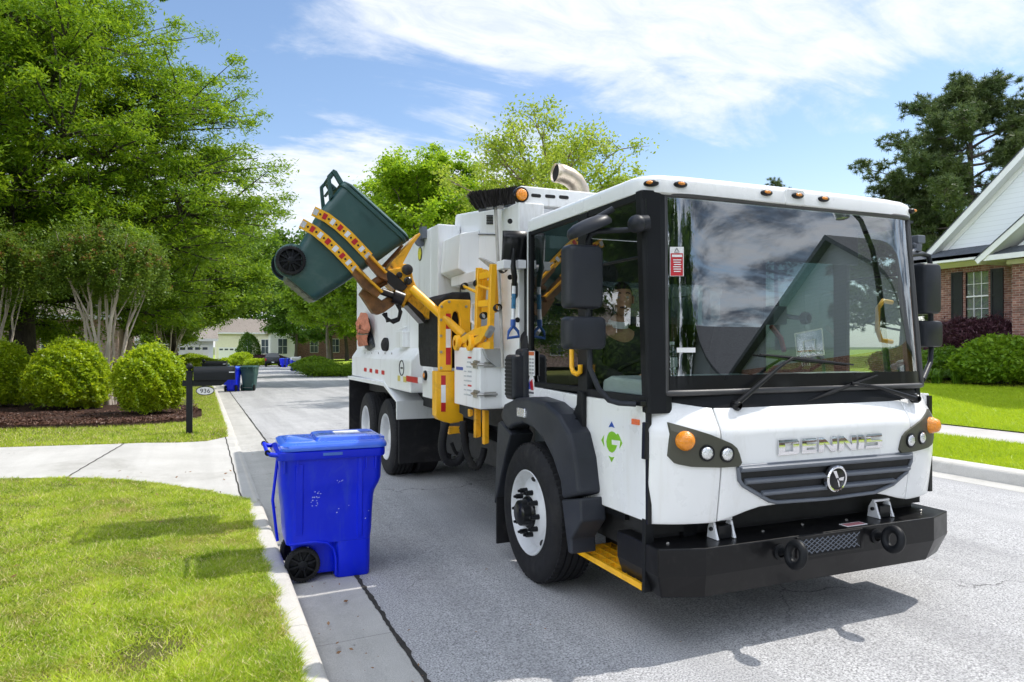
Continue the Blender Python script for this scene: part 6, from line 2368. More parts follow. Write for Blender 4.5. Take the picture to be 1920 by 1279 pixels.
# fingers closed on the wheel rim
for hx_, hy_, hz_, s in ((HX - .06, HY - .32, SH - .34, 1), (HX + .17, HY - .32, SH - .34, -1)):
    for k in range(4):
        o_ = Vector((hx_ + s * .012 * (k - 1.5), hy_ - .02, hz_ + .012 * (1.5 - k)))
        ln = (0.9, 1.0, 0.95, 0.75)[k]
        m.tube([o_, o_ + Vector((0, -.035 * ln, .012)), o_ + Vector((0, -.055 * ln, -.012)), o_ + Vector((0, -.045 * ln, -.035))], [.010, .010, .009, .007], 8)
    o_ = Vector((hx_ + s * .02, hy_ + .01, hz_ + .015))
    m.tube([o_, o_ + Vector((s * .012, -.03, .018)), o_ + Vector((s * .008, -.052, .006))], [.011, .010, .008], 8)
# head, turned a little towards the kerb
def head_pt(th, ph):
    # th: -pi/2..pi/2 up, ph: 0 = face direction
    x, y, z = math.cos(th) * math.sin(ph), math.cos(th) * math.cos(ph), math.sin(th)   # y = forward
    rx, ry, rzz = 0.076, 0.098, 0.125
    fx = 1.0 - 0.22 * max(0, -z) ** 1.5 * 1.0
    X_, Y_, Z_ = rx * x * fx, ry * y, rzz * z
    if y > 0:
        f_ = math.exp(-(ph / .22) ** 2)
        Y_ += .020 * f_ * math.exp(-((z + .12) / .13) ** 2)            # nose
        Y_ += .010 * math.exp(-(ph / .5) ** 2) * math.exp(-((z - .28) / .10) ** 2)     # brow
        Y_ -= .010 * math.exp(-((abs(ph) - .42) / .2) ** 2) * math.exp(-((z - .08) / .12) ** 2)   # eye sockets
        Y_ += .010 * math.exp(-(ph / .35) ** 2) * math.exp(-((z + .50) / .10) ** 2)    # lips
        Y_ += .012 * math.exp(-(ph / .4) ** 2) * math.exp(-((z + .86) / .12) ** 2)     # chin
    return X_, Y_, Z_
yaw_h = R(-205)      # facing forwards, turned to the kerb side
def HP_(x, y, z):
    c_, s_ = math.cos(yaw_h), math.sin(yaw_h)
    return (HX + x * c_ - y * s_, HY + x * s_ + y * c_, HZ + z)
ths = [-math.pi / 2 + .05 + (math.pi - .1) * i / 30 for i in range(31)]
phs = [-math.pi + 2 * math.pi * i / 44 for i in range(44)]
m.loft([[HP_(*head_pt(th, ph)) for ph in phs] for th in ths])
for s in (-1, 1):
    m.loft([[HP_(s * (.074 + d__), .0 + .028 * k * math.cos(q), .0 + .034 * k * math.sin(q)) for q in [2 * math.pi * i / 14 for i in range(14)]] for k, d__ in ((.7, 0), (1, .008), (.8, .014))])
drv_o = m.obj('person', sk, None, smooth=60)
drv_o.location = tuple(TR_O); drv_o.rotation_euler = (0, 0, TR_PHI)
tag(drv_o, 'driver in a dark jacket with a white collar, looking out of the side window', 'person')
m = M()
for s in (-1, 1):
    c = HP_(s * .031, .083, .012)
    m.ball(c, .0115, .0115, .009, 12, 8)
m.obj('eyes', P('eye', (0.35, 0.33, 0.30), 0.3), drv_o, smooth=80)
m = M()
for s in (-1, 1):
    m.tube([HP_(s * .016, .098, .040), HP_(s * .032, .096, .046), HP_(s * .048, .084, .040)], .005, 6)
m.loft([[HP_(.026 * math.cos(q), .097 - .006 * abs(math.cos(q)), -.062 + .008 * math.sin(q)) for q in [2 * math.pi * i / 16 for i in range(16)]], [HP_(.022 * math.cos(q), .101 - .006 * abs(math.cos(q)), -.062 + .005 * math.sin(q)) for q in [2 * math.pi * i / 16 for i in range(16)]]])
m.obj('brows_and_lips', P('dark_lip', (0.06, 0.028, 0.022), 0.5), drv_o, smooth=60)
m = M()
hair = []
for i in range(13):
    th = R(18) + (math.pi / 2 - .05 - R(18)) * i / 12
    ring_ = []
    for ph in phs:
        lo = R(34) if abs(ph) < 1.2 else R(0)
        t_ = max(th, lo) if th < lo else th
        x, y, z = head_pt(t_, ph)
        ring_.append(HP_(x * 1.05, y * 1.05, z * 1.04 + .002))
    hair.append(ring_)
m.loft(hair)
m.obj('hair', P('black_hair', (0.012, 0.010, 0.010), 0.8), drv_o, smooth=60)
rad2 = [tuple(q + .014 for q in r_) if isinstance(r_, tuple) else r_ + .012 for r_ in rad]
keep = [0, 1, 2, 5, 6, 7, 9, 10, 11]
ids = {k: i for i, k in enumerate(keep)}
me = skin_mesh([nodes[k] for k in keep], [(ids[a], ids[b]) for a, b in edges if a in ids and b in ids], [rad2[k] for k in keep])
m = M(); m.add(*mesh_parts(me))
m.obj('jacket', P('dark_jacket', (0.022, 0.022, 0.026), 0.8, var=0.2), drv_o, smooth=60)
m = M()
m.lathe([(.078, -.02), (.074, .02), (.066, .03), (.062, .015)], (HX, HY + .055, SH + .055), (0, -.25, 1), 20)
m.obj('collar', MT['sticker_white'], drv_o, smooth=60)
keep = [13, 14, 15, 16, 17, 18, 0]
ids = {k: i for i, k in enumerate(keep)}
me = skin_mesh([nodes[k] for k in keep], [(ids[a], ids[b]) for a, b in edges if a in ids and b in ids], [rad2[k] for k in keep], 6)
m = M(); m.add(*mesh_parts(me))
m.obj('trousers', P('dark_trousers', (0.02, 0.022, 0.03), 0.8), drv_o, smooth=60)

# ================================================================== PARKED PICKUP
def pickup(label, loc, rz_):
    root = thing('pickup_truck', label, 'pickup truck', loc, rz_)
    pt = P('dark_car_paint', (0.012, 0.014, 0.020), 0.2, coat=0.8)
    m = M()     # y = forward
    side = [(-2.7, .55), (-2.72, .95), (-2.68, 1.12), (-.75, 1.14), (.95, 1.16), (2.35, 1.08), (2.65, .92), (2.7, .55), (2.2, .45), (-2.4, .45)]
    m.prism(side, 'x', -.95, .95)
    m.obj('body', pt, root, bevel=0.06, seg=3)
    m = M()
    ring0 = [(-.92, -.78, 1.13), (.92, -.78, 1.13), (.92, 1.05, 1.15), (-.92, 1.05, 1.15)]
    ring1 = [(-.72, -.55, 1.72), (.72, -.55, 1.72), (.72, .25, 1.74), (-.72, .25, 1.74)]
    m.loft([ring0, ring1])
    cab = m.obj('cab', pt, root, bevel=0.05, seg=3)
    m = M()
    def lerp3(a, b, t): return tuple(a[i] + (b[i] - a[i]) * t for i in range(3))
    def wq(a, b, c, d__, off):
        P0 = [lerp3(lerp3(a, b, x), lerp3(d__, c, x), y) for x, y in ((.1, .15), (.9, .15), (.9, .9), (.1, .9))]
        m.add([tuple(p[i] + off[i] for i in range(3)) for p in P0], [(0, 1, 2, 3)])
    wq(ring0[0], ring0[1], ring1[1], ring1[0], (0, -.012, 0))
    wq(ring0[2], ring0[3], ring1[3], ring1[2], (0, .012, 0))
    wq(ring0[1], ring0[2], ring1[2], ring1[1], (.012, 0, 0))
    wq(ring0[3], ring0[0], ring1[0], ring1[3], (-.012, 0, 0))
    m.obj('windows', P('car_glass', (0.03, 0.04, 0.05), 0.05, spec=0.6), cab)
    m = M()
    m.box(-.93, .93, -2.82, -2.70, .50, .68)
    m.obj('rear_bumper', MT['black_plastic'], root, bevel=0.02)
    m = M()
    m.box(-.16, .16, -2.835, -2.82, .54, .66)
    m.obj('number_plate', MT['silver'], root)
    for s in (-1, 1):
        m = M(); m.box(min(s * .78, s * .94), max(s * .78, s * .94), -2.735, -2.71, .78, 1.08)
        m.obj('tail_light', MT['red'], root, bevel=0.01)
        for y in (-1.75, 1.75):
            m = M()
            m.lathe([(.22, -.25), (.36, -.25), (.39, -.22), (.39, -.03), (.36, 0.0), (.22, 0.0)], (s * .93, y, .39), (s, 0, 0), 28, 0)
            w_ = m.obj('wheel', MT['rubber'], root, smooth=40)
            m = M()
            m.lathe([(.23, -.06), (.23, -.01), (.12, .0), (.001, .01)], (s * .93, y, .39), (s, 0, 0), 20)
            m.obj('rim', MT['steel'], w_, smooth=40)
    return root
pickup('dark pickup truck parked far up the street, rear to us', (8.35, 96, rz(96) + .02), R(-4))

# ================================================================== HOUSES
def brick_mat(name, c1, c2, mortar, axis='y', sc=1.0):
    m = bpy.data.materials.new(name); m.use_nodes = True
    N = Nodes(m.node_tree)
    b = N.n('ShaderNodeBsdfPrincipled'); o = N.n('ShaderNodeOutputMaterial'); N.l(b.outputs[0], o.inputs[0])
    t = N.n('ShaderNodeTexCoord').outputs['Object']
    s = N.n('ShaderNodeSeparateXYZ'); N.l(t, s.inputs[0])
    h = N.math('ADD', s.outputs[0], s.outputs[1])
    cb = N.n('ShaderNodeCombineXYZ'); N.l(h, cb.inputs[0]); N.l(s.outputs[2], cb.inputs[1])
    br_ = N.n('ShaderNodeTexBrick')
    N.l(cb.outputs[0], br_.inputs['Vector'])
    br_.inputs['Scale'].default_value = 1.0
    br_.inputs['Brick Width'].default_value = 0.21 * sc
    br_.inputs['Row Height'].default_value = 0.075 * sc
    br_.inputs['Mortar Size'].default_value = 0.007
    br_.inputs['Mortar Smooth'].default_value = 0.2
    br_.inputs['Bias'].default_value = 0.0
    br_.inputs['Color1'].default_value = (*c1, 1); br_.inputs['Color2'].default_value = (*c2, 1); br_.inputs['Mortar'].default_value = (*mortar, 1)
    f = N.maprange(N.noise(t, 5.0, 5, 0.7), 0.3, 0.7, 0.55, 1.35)
    cc = N.n('ShaderNodeCombineXYZ')
    for i in range(3): N.l(f, cc.inputs[i])
    N.l(N.mix(1.0, br_.outputs[0], cc.outputs[0], 'MULTIPLY'), b.inputs['Base Color'])
    b.inputs['Roughness'].default_value = 0.9
    bn = N.n('ShaderNodeBump'); bn.inputs['Strength'].default_value = 0.5; bn.inputs['Distance'].default_value = 0.01; bn.invert = True
    N.l(br_.outputs['Fac'], bn.inputs['Height']); N.l(bn.outputs[0], b.inputs['Normal'])
    return m
MT['brick'] = brick_mat('brown_brick', (0.17, 0.062, 0.048), (0.30, 0.145, 0.115), (0.36, 0.31, 0.28))
MT['brick_pale'] = brick_mat('pale_brick', (0.40, 0.24, 0.20), (0.52, 0.36, 0.32), (0.5, 0.46, 0.44))
def lap_mat(name, col, pitch=0.16):
    m = bpy.data.materials.new(name); m.use_nodes = True
    N = Nodes(m.node_tree)
    b = N.n('ShaderNodeBsdfPrincipled'); o = N.n('ShaderNodeOutputMaterial'); N.l(b.outputs[0], o.inputs[0])
    t = N.n('ShaderNodeTexCoord').outputs['Object']
    s = N.n('ShaderNodeSeparateXYZ'); N.l(t, s.inputs[0])
    f = N.math('FRACT', N.math('DIVIDE', s.outputs[2], pitch))
    d__ = N.maprange(f, 0.0, 0.09, 1, 0)
    N.l(N.mix(N.math('MULTIPLY', d__, 0.45), col, tuple(c * 0.35 for c in col)), b.inputs['Base Color'])
    b.inputs['Roughness'].default_value = 0.5
    bn = N.n('ShaderNodeBump'); bn.inputs['Strength'].default_value = 0.8; bn.inputs['Distance'].default_value = 0.02; bn.invert = True
    N.l(f, bn.inputs['Height']); N.l(bn.outputs[0], b.inputs['Normal'])
    return m
MT['siding'] = lap_mat('white_siding', (0.74, 0.77, 0.80))
MT['siding_grey'] = lap_mat('grey_siding', (0.30, 0.34, 0.38))
MT['trim'] = P('white_trim', (0.78, 0.78, 0.79), 0.45, var=0.03)
MT['cream'] = P('cream_trim', (0.74, 0.71, 0.55), 0.5, var=0.03)
def shingle_mat(name, c1, c2):
    return ground_mat(name, c1, c2, 6.0, 0.6, 40, 0.9, tuple(c * 0.6 for c in c1), 0.5, 25, 0.45)
MT['shingle'] = shingle_mat('dark_shingle', (0.055, 0.062, 0.075), (0.10, 0.11, 0.125))
MT['shingle_brown'] = shingle_mat('brown_shingle', (0.20, 0.17, 0.15), (0.28, 0.25, 0.22))
MT['shutter'] = P('black_shutter', (0.012, 0.013, 0.016), 0.5, var=0.2)
MT['blind'] = lap_mat('window_blind', (0.62, 0.64, 0.58), 0.06)
MT['door_red'] = P('door_dark', (0.10, 0.03, 0.03), 0.5)


def window_x(parent, x, yc, z0, z1, w, shutters=True, grids=(3, 2), face=-1, full=True):
    """window in a wall x = const looking towards face*x"""
    f = face
    def bx(mm, d0, d1, *r, mi=0):
        lo, hi = sorted((x + f * d0, x + f * d1))
        mm.box(lo, hi, *r, mi)
    m = M()
    bx(m, -.02, .05, yc - w / 2 - .06, yc - w / 2, z0 - .05, z1 + .06); bx(m, -.02, .05, yc + w / 2, yc + w / 2 + .06, z0 - .05, z1 + .06)
    bx(m, -.02, .05, yc - w / 2, yc + w / 2, z1, z1 + .06); bx(m, -.02, .07, yc - w / 2, yc + w / 2, z0 - .05, z0)
    bx(m, -.02, .035, yc - w / 2, yc + w / 2, (z0 + z1) / 2 - .025, (z0 + z1) / 2 + .025)
    fr = m.obj('window', MT['trim'], parent, bevel=0.006)
    m = M()
    nx, nz = grids
    for i in range(1, nx):
        y = yc - w / 2 + w * i / nx
        bx(m, .008, .022, y - .009, y + .009, z0, (z0 + z1) / 2 - .025); bx(m, .008, .022, y - .009, y + .009, (z0 + z1) / 2 + .025, z1)
    for h0, h1 in ((z0, (z0 + z1) / 2), ((z0 + z1) / 2, z1)):
        for k in range(1, nz):
            zz = h0 + (h1 - h0) * k / nz
            for i in range(nx):
                bx(m, .010, .020, yc - w / 2 + w * i / nx + .009, yc - w / 2 + w * (i + 1) / nx - .009, zz - .009, zz + .009)
    m.obj('glazing_bars', MT['trim'], fr)
    m = M()
    xx = x + f * .004
    m.add([(xx, yc - w / 2, z0), (xx, yc + w / 2, z0), (xx, yc + w / 2, z1), (xx, yc - w / 2, z1)], [(0, 1, 2, 3)])
    m.obj('pane', MT['house_glass'], fr)
    m = M()
    xx = x - f * .03
    m.add([(xx, yc - w / 2, z0), (xx, yc + w / 2, z0), (xx, yc + w / 2, z1), (xx, yc - w / 2, z1)], [(0, 1, 2, 3)])
    m.obj('blind', MT['blind'], fr)
    if shutters:
        for s in (-1, 1):
            m = M()
            ya, yb = sorted((yc + s * (w / 2 + .09), yc + s * (w / 2 + .09 + .40)))
            for a_, b_ in ((ya, ya + .06), (yb - .06, yb)):
                bx(m, .0, .045, a_, b_, z0 - .03, z1 + .03)
            for a_, b_ in ((z0 - .03, z0 + .06), ((z0 + z1) / 2 - .04, (z0 + z1) / 2 + .04), (z1 - .06, z1 + .03)):
                bx(m, .0, .043, ya + .06, yb - .06, a_, b_)
            bx(m, .0, .024, ya + .06, yb - .06, z0 + .06, (z0 + z1) / 2 - .04); bx(m, .0, .024, ya + .06, yb - .06, (z0 + z1) / 2 + .04, z1 - .06)
            m.obj('shutter', MT['shutter'], parent)
    return fr


# the house across the lawn on the right
HXW = 24.0
hr = thing('brick_house', 'brown brick house with a white gable and black shutters behind the right lawn', 'house', (0, 0, 0))
W1, W0 = 17.25, 1.0
m = M()
zg = 0.35
# the front wall has a real opening for its window
wy0, wy1, wz0, wz1 = 15.16, 15.93, 2.62, 4.30
m.box(HXW, HXW + .25, W0, wy0, zg, 4.62); m.box(HXW, HXW + .25, wy1, W1, zg, 4.62)
m.box(HXW, HXW + .25, wy0, wy1, zg, wz0); m.box(HXW, HXW + .25, wy0, wy1, wz1, 4.62)
m.box(HXW + .25, HXW + 9, W1 - .25, W1, zg, 4.62)
m.box(HXW + .3, HXW + 9, W0, W1 - .3, zg, 4.6)
m.obj('wall', MT['brick'], hr)
m = M()
m.box(HXW - .035, HXW + .0, wy0 - .1, wy1 + .1, wz0 - .13, wz0 - .055)
m.obj('sill', MT['brick'], hr)
window_x(hr, HXW + .06, (wy0 + wy1) / 2, wz0, wz1, wy1 - wy0, True)
for o_ in [c for c in hr.children if c.name.startswith('shutter')]:
    o_.location.x = -.06
m = M()     # frieze and soffit, fascia
m.box(HXW - .10, HXW + .02, 14.6, W1 + .05, 4.50, 4.66)
m.obj('frieze', MT['cream'], hr)
m = M()
m.box(HXW - .62, HXW + .02, 14.6, W1 + .38, 4.66, 4.70)
m.box(HXW - .66, HXW - .62, 14.6, W1 + .38, 4.64, 4.84)
m.obj('fascia', MT['trim'], hr)
m = M()     # skirt roof
m.prism([(HXW - .66, 4.845), (HXW + .02, 5.16), (HXW + .02, 4.75), (HXW - .66, 4.72)], 'y', 14.5, W1 + .38)
m.obj('skirt_roof', MT['shingle'], hr)
PK_Y, PK_Z = 10.2, 11.03
m = M()
m.prism([(17.15, 4.8), (PK_Y, PK_Z - .15), (2 * PK_Y - 17.15, 4.8)], 'x', HXW + .03, HXW + .2)
m.obj('gable', MT['siding'], hr)
sl = Vector((0, PK_Y - 17.55, PK_Z - 4.80)).normalized()
nr = Vector((0, -sl.z, sl.y))
def rake(d0, d1, x0, x1, side, name, mt, bev=0.0, parent=hr, a=(17.32, 4.69), pk=(PK_Y, PK_Z)):
    A = Vector((0, a[0], a[1])); B = Vector((0, pk[0], pk[1]))
    t = (B - A).normalized(); n_ = Vector((0, t.z, -t.y))
    if n_.z < 0: n_ = -n_
    pts = [A + n_ * d0, B + n_ * d0 , B + n_ * d1, A + n_ * d1]
    if side < 0:
        pts = [Vector((0, 2 * pk[0] - p.y, p.z)) for p in pts]
    mm = M()
    mm.prism([(p.y, p.z) for p in pts], 'x', x0, x1)
    return mm.obj(name, mt, parent, bevel=bev)
for s in (1, -1):
    rake(-.02, .17, HXW - .34, HXW - .30, s, 'rake_board', MT['trim'])
    rake(-.02, .02, HXW - .30, HXW + .03, s, 'rake_soffit', MT['trim'])
    rake(-.16, -.02, HXW - .01, HXW + .03, s, 'frieze_board', MT['trim'])
    rake(.172, .20, HXW - .36, HXW + 10, s, 'roof', MT['shingle'])
# lower porch gable that stands forward
gx = 22.9
m = M()
m.box(gx, HXW - .002, 7.4, 13.75, zg, 4.30)
m.obj('porch_wall', MT['brick'], hr)
m = M()
m.box(gx - .10, HXW - .003, 7.4, 13.85, 4.302, 4.44)
m.obj('porch_frieze', MT['cream'], hr)
m = M()
m.box(gx - .5, HXW - .7, 13.90, 14.30, 4.44, 4.60)
m.box(gx - .5, gx - .46, 7.4, 13.90, 4.44, 4.60)
m.obj('porch_fascia', MT['trim'], hr)
m = M()
m.prism([(13.75, 4.75), (10.6, 7.05), (7.45, 4.75)], 'x', gx + .02, HXW + .0)
m.obj('porch_gable', MT['siding'], hr)
m = M()
m.prism([(gx - .5, 4.605), (gx + .02, 4.86), (gx + .02, 4.605)], 'y', 7.0, 14.05)
m.obj('porch_skirt_roof', MT['shingle'], hr)
for s in (1, -1):
    rake(0, .17, gx - .54, gx - .50, s, 'porch_rake_board', MT['trim'], 0, hr, (14.45, 4.36), (10.6, 7.40))
    rake(0, .03, gx - .50, HXW - .0, s, 'porch_soffit', MT['trim'], 0, hr, (14.45, 4.36), (10.6, 7.40))
    rake(.172, .20, gx - .56, HXW + 2, s, 'porch_roof', MT['shingle'], 0, hr, (14.45, 4.36), (10.6, 7.40))


def simple_house(name, label, x0, x1, y0, y1, zb_, h, wall_mt, roof_mt, ridge='x', rise=3.0, windows=(), gable_mt=None, garage=None, group=None):
    """small background house; faces -y"""
    root = thing(name, label, 'house', ((x0 + x1) / 2, y0, zb_), 0, group)
    w, dpt = (x1 - x0) / 2, y1 - y0
    m = M()
    m.box(-w, w, 0, dpt, 0, h)
    m.obj('wall', wall_mt, root)
    m = M()
    e = .45
    if ridge == 'x':      # ridge parallel to x: slopes to front and back
        m.prism([(-e, h - .05), (dpt / 2, h + rise), (dpt + e, h - .05), (dpt + e, h + .08), (dpt / 2, h + rise + .18), (-e, h + .12)], 'x', -w - e, w + e)
    else:
        m.prism([(-w - e, h - .05), (0, h + rise), (w + e, h - .05), (w + e, h + .12), (0, h + rise + .2), (-w - e, h + .12)], 'y', -e, dpt + e)
    m.obj('roof', roof_mt, root)
    m = M()
    if ridge == 'x':
        m.prism([(0, h), (dpt / 2, h + rise - .1), (dpt, h)], 'x', -w + .002, w - .002)
    else:
        m.prism([(-w, h), (0, h + rise - .1), (w, h)], 'y', .002, dpt)
    m.obj('gable', gable_mt or wall_mt, root)
    m = M()
    m.box(-w - e, w + e, -e - .03, -e, h - .12, h + .12) if ridge == 'x' else m.box(-w - .02, w + .02, -.03, 0, h - .1, h + .1)
    m.obj('fascia', MT['trim'], root)
    for xc, z0, z1, ww in windows:
        m = M()
        m.box(xc - ww / 2 - .08, xc + ww / 2 + .08, -.06, -.002, z0 - .08, z1 + .08)
        fr = m.obj('window', MT['trim'], root)
        m = M()
        for a_, b_, c_, d__ in ((xc - ww / 2, xc - .03, z0, (z0 + z1) / 2 - .03), (xc + .03, xc + ww / 2, z0, (z0 + z1) / 2 - .03), (xc - ww / 2, xc - .03, (z0 + z1) / 2 + .03, z1), (xc + .03, xc + ww / 2, (z0 + z1) / 2 + .03, z1)):
            m.box(a_, b_, -.075, -.061, c_, d__)
        m.obj('pane', P('far_pane', (0.05, 0.07, 0.09), 0.1), fr)
    if garage:
        m = M()
        m.box(garage[0], garage[1], -.05, -.002, 0, 2.2)
        gd = m.obj('garage_door', MT['trim'], root)
        m = M()
        for i in range(4):
            a_ = garage[0] + (garage[1] - garage[0]) * (i + .15) / 4
            m.box(a_, a_ + (garage[1] - garage[0]) * .17, -.062, -.051, 1.75, 2.0)
        m.obj('door_panes', P('far_pane_dark', (0.05, 0.06, 0.08), 0.1), gd)
    return root
g = 'houses along the street'
simple_house('brick_house', 'pale brick house half hidden behind the big oak on the left', -23, -4.5, 47, 58, .2, 3.2, MT['brick_pale'], MT['shingle_brown'], 'x', 3.2,
             [(-6.5, .9, 2.4, 1.0), (-4.2, .9, 2.4, 1.0), (-1.0, .9, 2.4, 1.0), (2.5, .9, 2.4, 1.2), (6.0, .9, 2.4, 1.0)], None, None, g)
simple_house('white_house', 'low white house with a garage behind the shrubs on the left', -7.0, 1.0, 74, 84, -.4, 2.7, MT['siding'], MT['shingle_brown'], 'x', 1.3, [(-2.6, .9, 2.2, 1.0), (-.5, .9, 2.2, 1.0)], None, (1.0, 3.6), g)
simple_house('cream_house', 'cream house with a white gabled front at the end of the street', 2.0, 13.5, 118, 130, -.75, 4.4, P('cream_wall', (0.80, 0.76, 0.60), 0.6, var=.05), MT['shingle_brown'], 'x', 2.3, [(-1.2, 1.2, 3.4, 1.1), (1.4, 1.2, 3.4, 1.1), (4.0, 1.2, 3.4, 1.1)], None, (-5.4, -2.4), g)
simple_house('gabled_wing', 'narrow white gabled house front beside the cream house', 9.6, 13.2, 114, 117.9, -.75, 4.3, MT['trim'], MT['shingle_brown'], 'y', 2.6, [(0, 1.2, 3.5, 1.3)], MT['siding'], None, g)
simple_house('brick_house', 'red brick house with a tall brown roof beyond the parked pickup', 14.5, 27, 122, 134, -.6, 5.0, MT['brick'], MT['shingle_brown'], 'x', 5.2, [(-3.5, 1.2, 3.4, 1.2), (0, 1.2, 3.4, 1.2)], None, None, g)
simple_house('white_house', 'white house with columns glimpsed between tree trunks on the right', 24, 36, 92, 102, .1, 3.6, MT['trim'], MT['shingle_brown'], 'x', 3.0, [(-4, 1, 2.8, 1.2), (-1, 1, 2.8, 1.2), (2.5, 1, 2.8, 1.2)], None, None, g)

# the street behind the viewer, seen in the windscreen
def far_house(label, xw, y0, y1, h, rise, wall_mt, gable_mt, group):
    root = thing('brick_house', label, 'house', (xw, (y0 + y1) / 2, .3), 0, group)
    w = (y1 - y0) / 2
    m = M(); m.box(0, 9, -w, w, 0, h)
    m.obj('wall', wall_mt, root)
    m = M(); m.prism([(-w, h), (0, h + rise), (w, h)], 'x', .01, 9)
    m.obj('gable', gable_mt, root)
    m = M(); m.prism([(-w - .5, h - .35), (0, h + rise), (w + .5, h - .35), (w + .5, h - .15), (0, h + rise + .22), (-w - .5, h - .15)], 'x', -.5, 9.4)
    m.obj('roof', MT['shingle'], root)
    for yc in (-w * .55, w * .1, w * .6):
        window_x(root, -.002, yc, 1.0, 2.5, .9, True)
    return root
far_house('dark gabled brick house mirrored in the windscreen, behind the viewer', 24, -21.5, -8.0, 3.3, 4.9, MT['brick'], MT['siding_grey'], g)
far_house('lower brick house mirrored in the windscreen beyond the gabled one', 25, -36, -24, 3.2, 3.4, MT['brick'], MT['siding_grey'], g)
lamp = thing('street_lamp', 'black street lamp with a curved arm, mirrored in the windscreen', 'street lamp', (11.4, -2.3, .1))
m = M()
m.tube([(0, 0, 0), (0, 0, 3.6), (-.08, 0, 4.2), (-.32, 0, 4.75), (-.7, 0, 5.05)], [.09, .07, .055, .045, .04], 12)
m.obj('pole', MT['black'], lamp, smooth=60)
m = M()
m.lathe([(.02, .22), (.06, .18), (.22, .08), (.24, .04), (.10, .03)], (-.8, 0, 4.95), (0, 0, 1), 16)
hd = m.obj('lamp_head', MT['black'], lamp, smooth=40)
m = M()
m.lathe([(.19, .03), (.12, -.20), (.001, -.21)], (-.8, 0, 4.95), (0, 0, 1), 12)
m.obj('lantern_glass', MT['house_glass'], hd)
hoop = thing('basketball_hoop', 'basketball hoop on a pole in front of the mirrored brick house', 'basketball hoop', (19.0, -11.2, .35))
m = M()
m.tube([(0, 0, 0), (0, 0, 2.6), (-.5, 0, 3.2)], .06, 10)
m.obj('pole', MT['grille'], hoop, smooth=50)
m = M()
m.box(-.55, -.52, -.65, .65, 2.85, 3.75)
bb = m.obj('backboard', MT['clear_plastic'], hoop)
m = M()
for y0_, y1_, z0_, z1_ in ((-.65, .65, 3.71, 3.75), (-.65, .65, 2.85, 2.89), (-.65, -.61, 2.89, 3.71), (.61, .65, 2.89, 3.71), (-.28, .28, 3.40, 3.43), (-.28, -.25, 3.05, 3.40), (.25, .28, 3.05, 3.40), (-.25, .25, 3.05, 3.08)):
    m.box(-.57, -.552, y0_, y1_, z0_, z1_)
m.obj('backboard_lines', MT['trim'], bb)
m = M()
m.tube([(-.80 + .23 * math.cos(q), .23 * math.sin(q), 3.05) for q in [2 * math.pi * i / 24 for i in range(25)]], .010, 6, cap=False)
ri = m.obj('rim', P('rim_orange', (0.55, 0.10, 0.03), 0.5), hoop, smooth=60)
m = M()
for i in range(10):
    q = 2 * math.pi * i / 10
    m.tube([(-.80 + .23 * math.cos(q), .23 * math.sin(q), 3.04), (-.80 + .15 * math.cos(q + .3), .15 * math.sin(q + .3), 2.75), (-.80 + .13 * math.cos(q), .13 * math.sin(q), 2.55)], .008, 4)
m.obj('net', MT['trim'], ri)

# ================================================================== TREES AND SHRUBS
def bark_mat(name, c1, c2, scale=9, stretch=0.25):
    m = bpy.data.materials.new(name); m.use_nodes = True
    N = Nodes(m.node_tree)
    b = N.n('ShaderNodeBsdfPrincipled'); o = N.n('ShaderNodeOutputMaterial'); N.l(b.outputs[0], o.inputs[0])
    t = N.n('ShaderNodeTexCoord').outputs['Object']
    f = N.noise(N.mapping(t, scale=(1, 1, stretch)), scale, 6, 0.7)
    N.l(N.mix(N.maprange(f, 0.35, 0.65), c1, c2), b.inputs['Base Color'])
    b.inputs['Roughness'].default_value = 0.9
    bn = N.n('ShaderNodeBump'); bn.inputs['Strength'].default_value = 0.7; bn.inputs['Distance'].default_value = 0.03
    N.l(f, bn.inputs['Height']); N.l(bn.outputs[0], b.inputs['Normal'])
    return m
MT['bark'] = bark_mat('dark_bark', (0.030, 0.024, 0.020), (0.085, 0.070, 0.058), 7)
MT['bark_grey'] = bark_mat('grey_bark', (0.10, 0.085, 0.07), (0.20, 0.17, 0.14), 7)
MT['bark_myrtle'] = bark_mat('smooth_pale_bark', (0.42, 0.35, 0.28), (0.60, 0.53, 0.46), 5, 0.15)
MT['bark_birch'] = bark_mat('tan_bark', (0.16, 0.12, 0.08), (0.30, 0.24, 0.17), 6)
MT['leaf_oak'] = leaf_mat('oak_leaves', (0.036, 0.120, 0.006), (0.290, 0.440, 0.020), 0.44, noise_scale=0.5)
MT['leaf_myrtle'] = leaf_mat('myrtle_leaves', (0.050, 0.125, 0.012), (0.190, 0.275, 0.030), 0.40, noise_scale=1.5)
MT['leaf_myrtle_tip'] = leaf_mat('myrtle_new_growth', (0.16, 0.15, 0.03), (0.30, 0.13, 0.045), 0.35, noise_scale=1.5)
MT['leaf_shrub'] = leaf_mat('shrub_leaves', (0.130, 0.260, 0.008), (0.500, 0.600, 0.022), 0.42, noise_scale=2.0, rough=0.35, spec=0.45)
MT['leaf_hedge'] = leaf_mat('hedge_leaves', (0.045, 0.130, 0.012), (0.160, 0.270, 0.020), 0.35, noise_scale=2.0, rough=0.35)
MT['leaf_maple'] = leaf_mat('maple_leaves', (0.140, 0.290, 0.010), (0.340, 0.480, 0.028), 0.48, noise_scale=0.6)
MT['leaf_birch'] = leaf_mat('birch_leaves', (0.170, 0.280, 0.022), (0.380, 0.460, 0.055), 0.48, noise_scale=0.8)
MT['leaf_dark'] = leaf_mat('dark_leaves', (0.035, 0.095, 0.012), (0.110, 0.210, 0.020), 0.38, noise_scale=0.5)
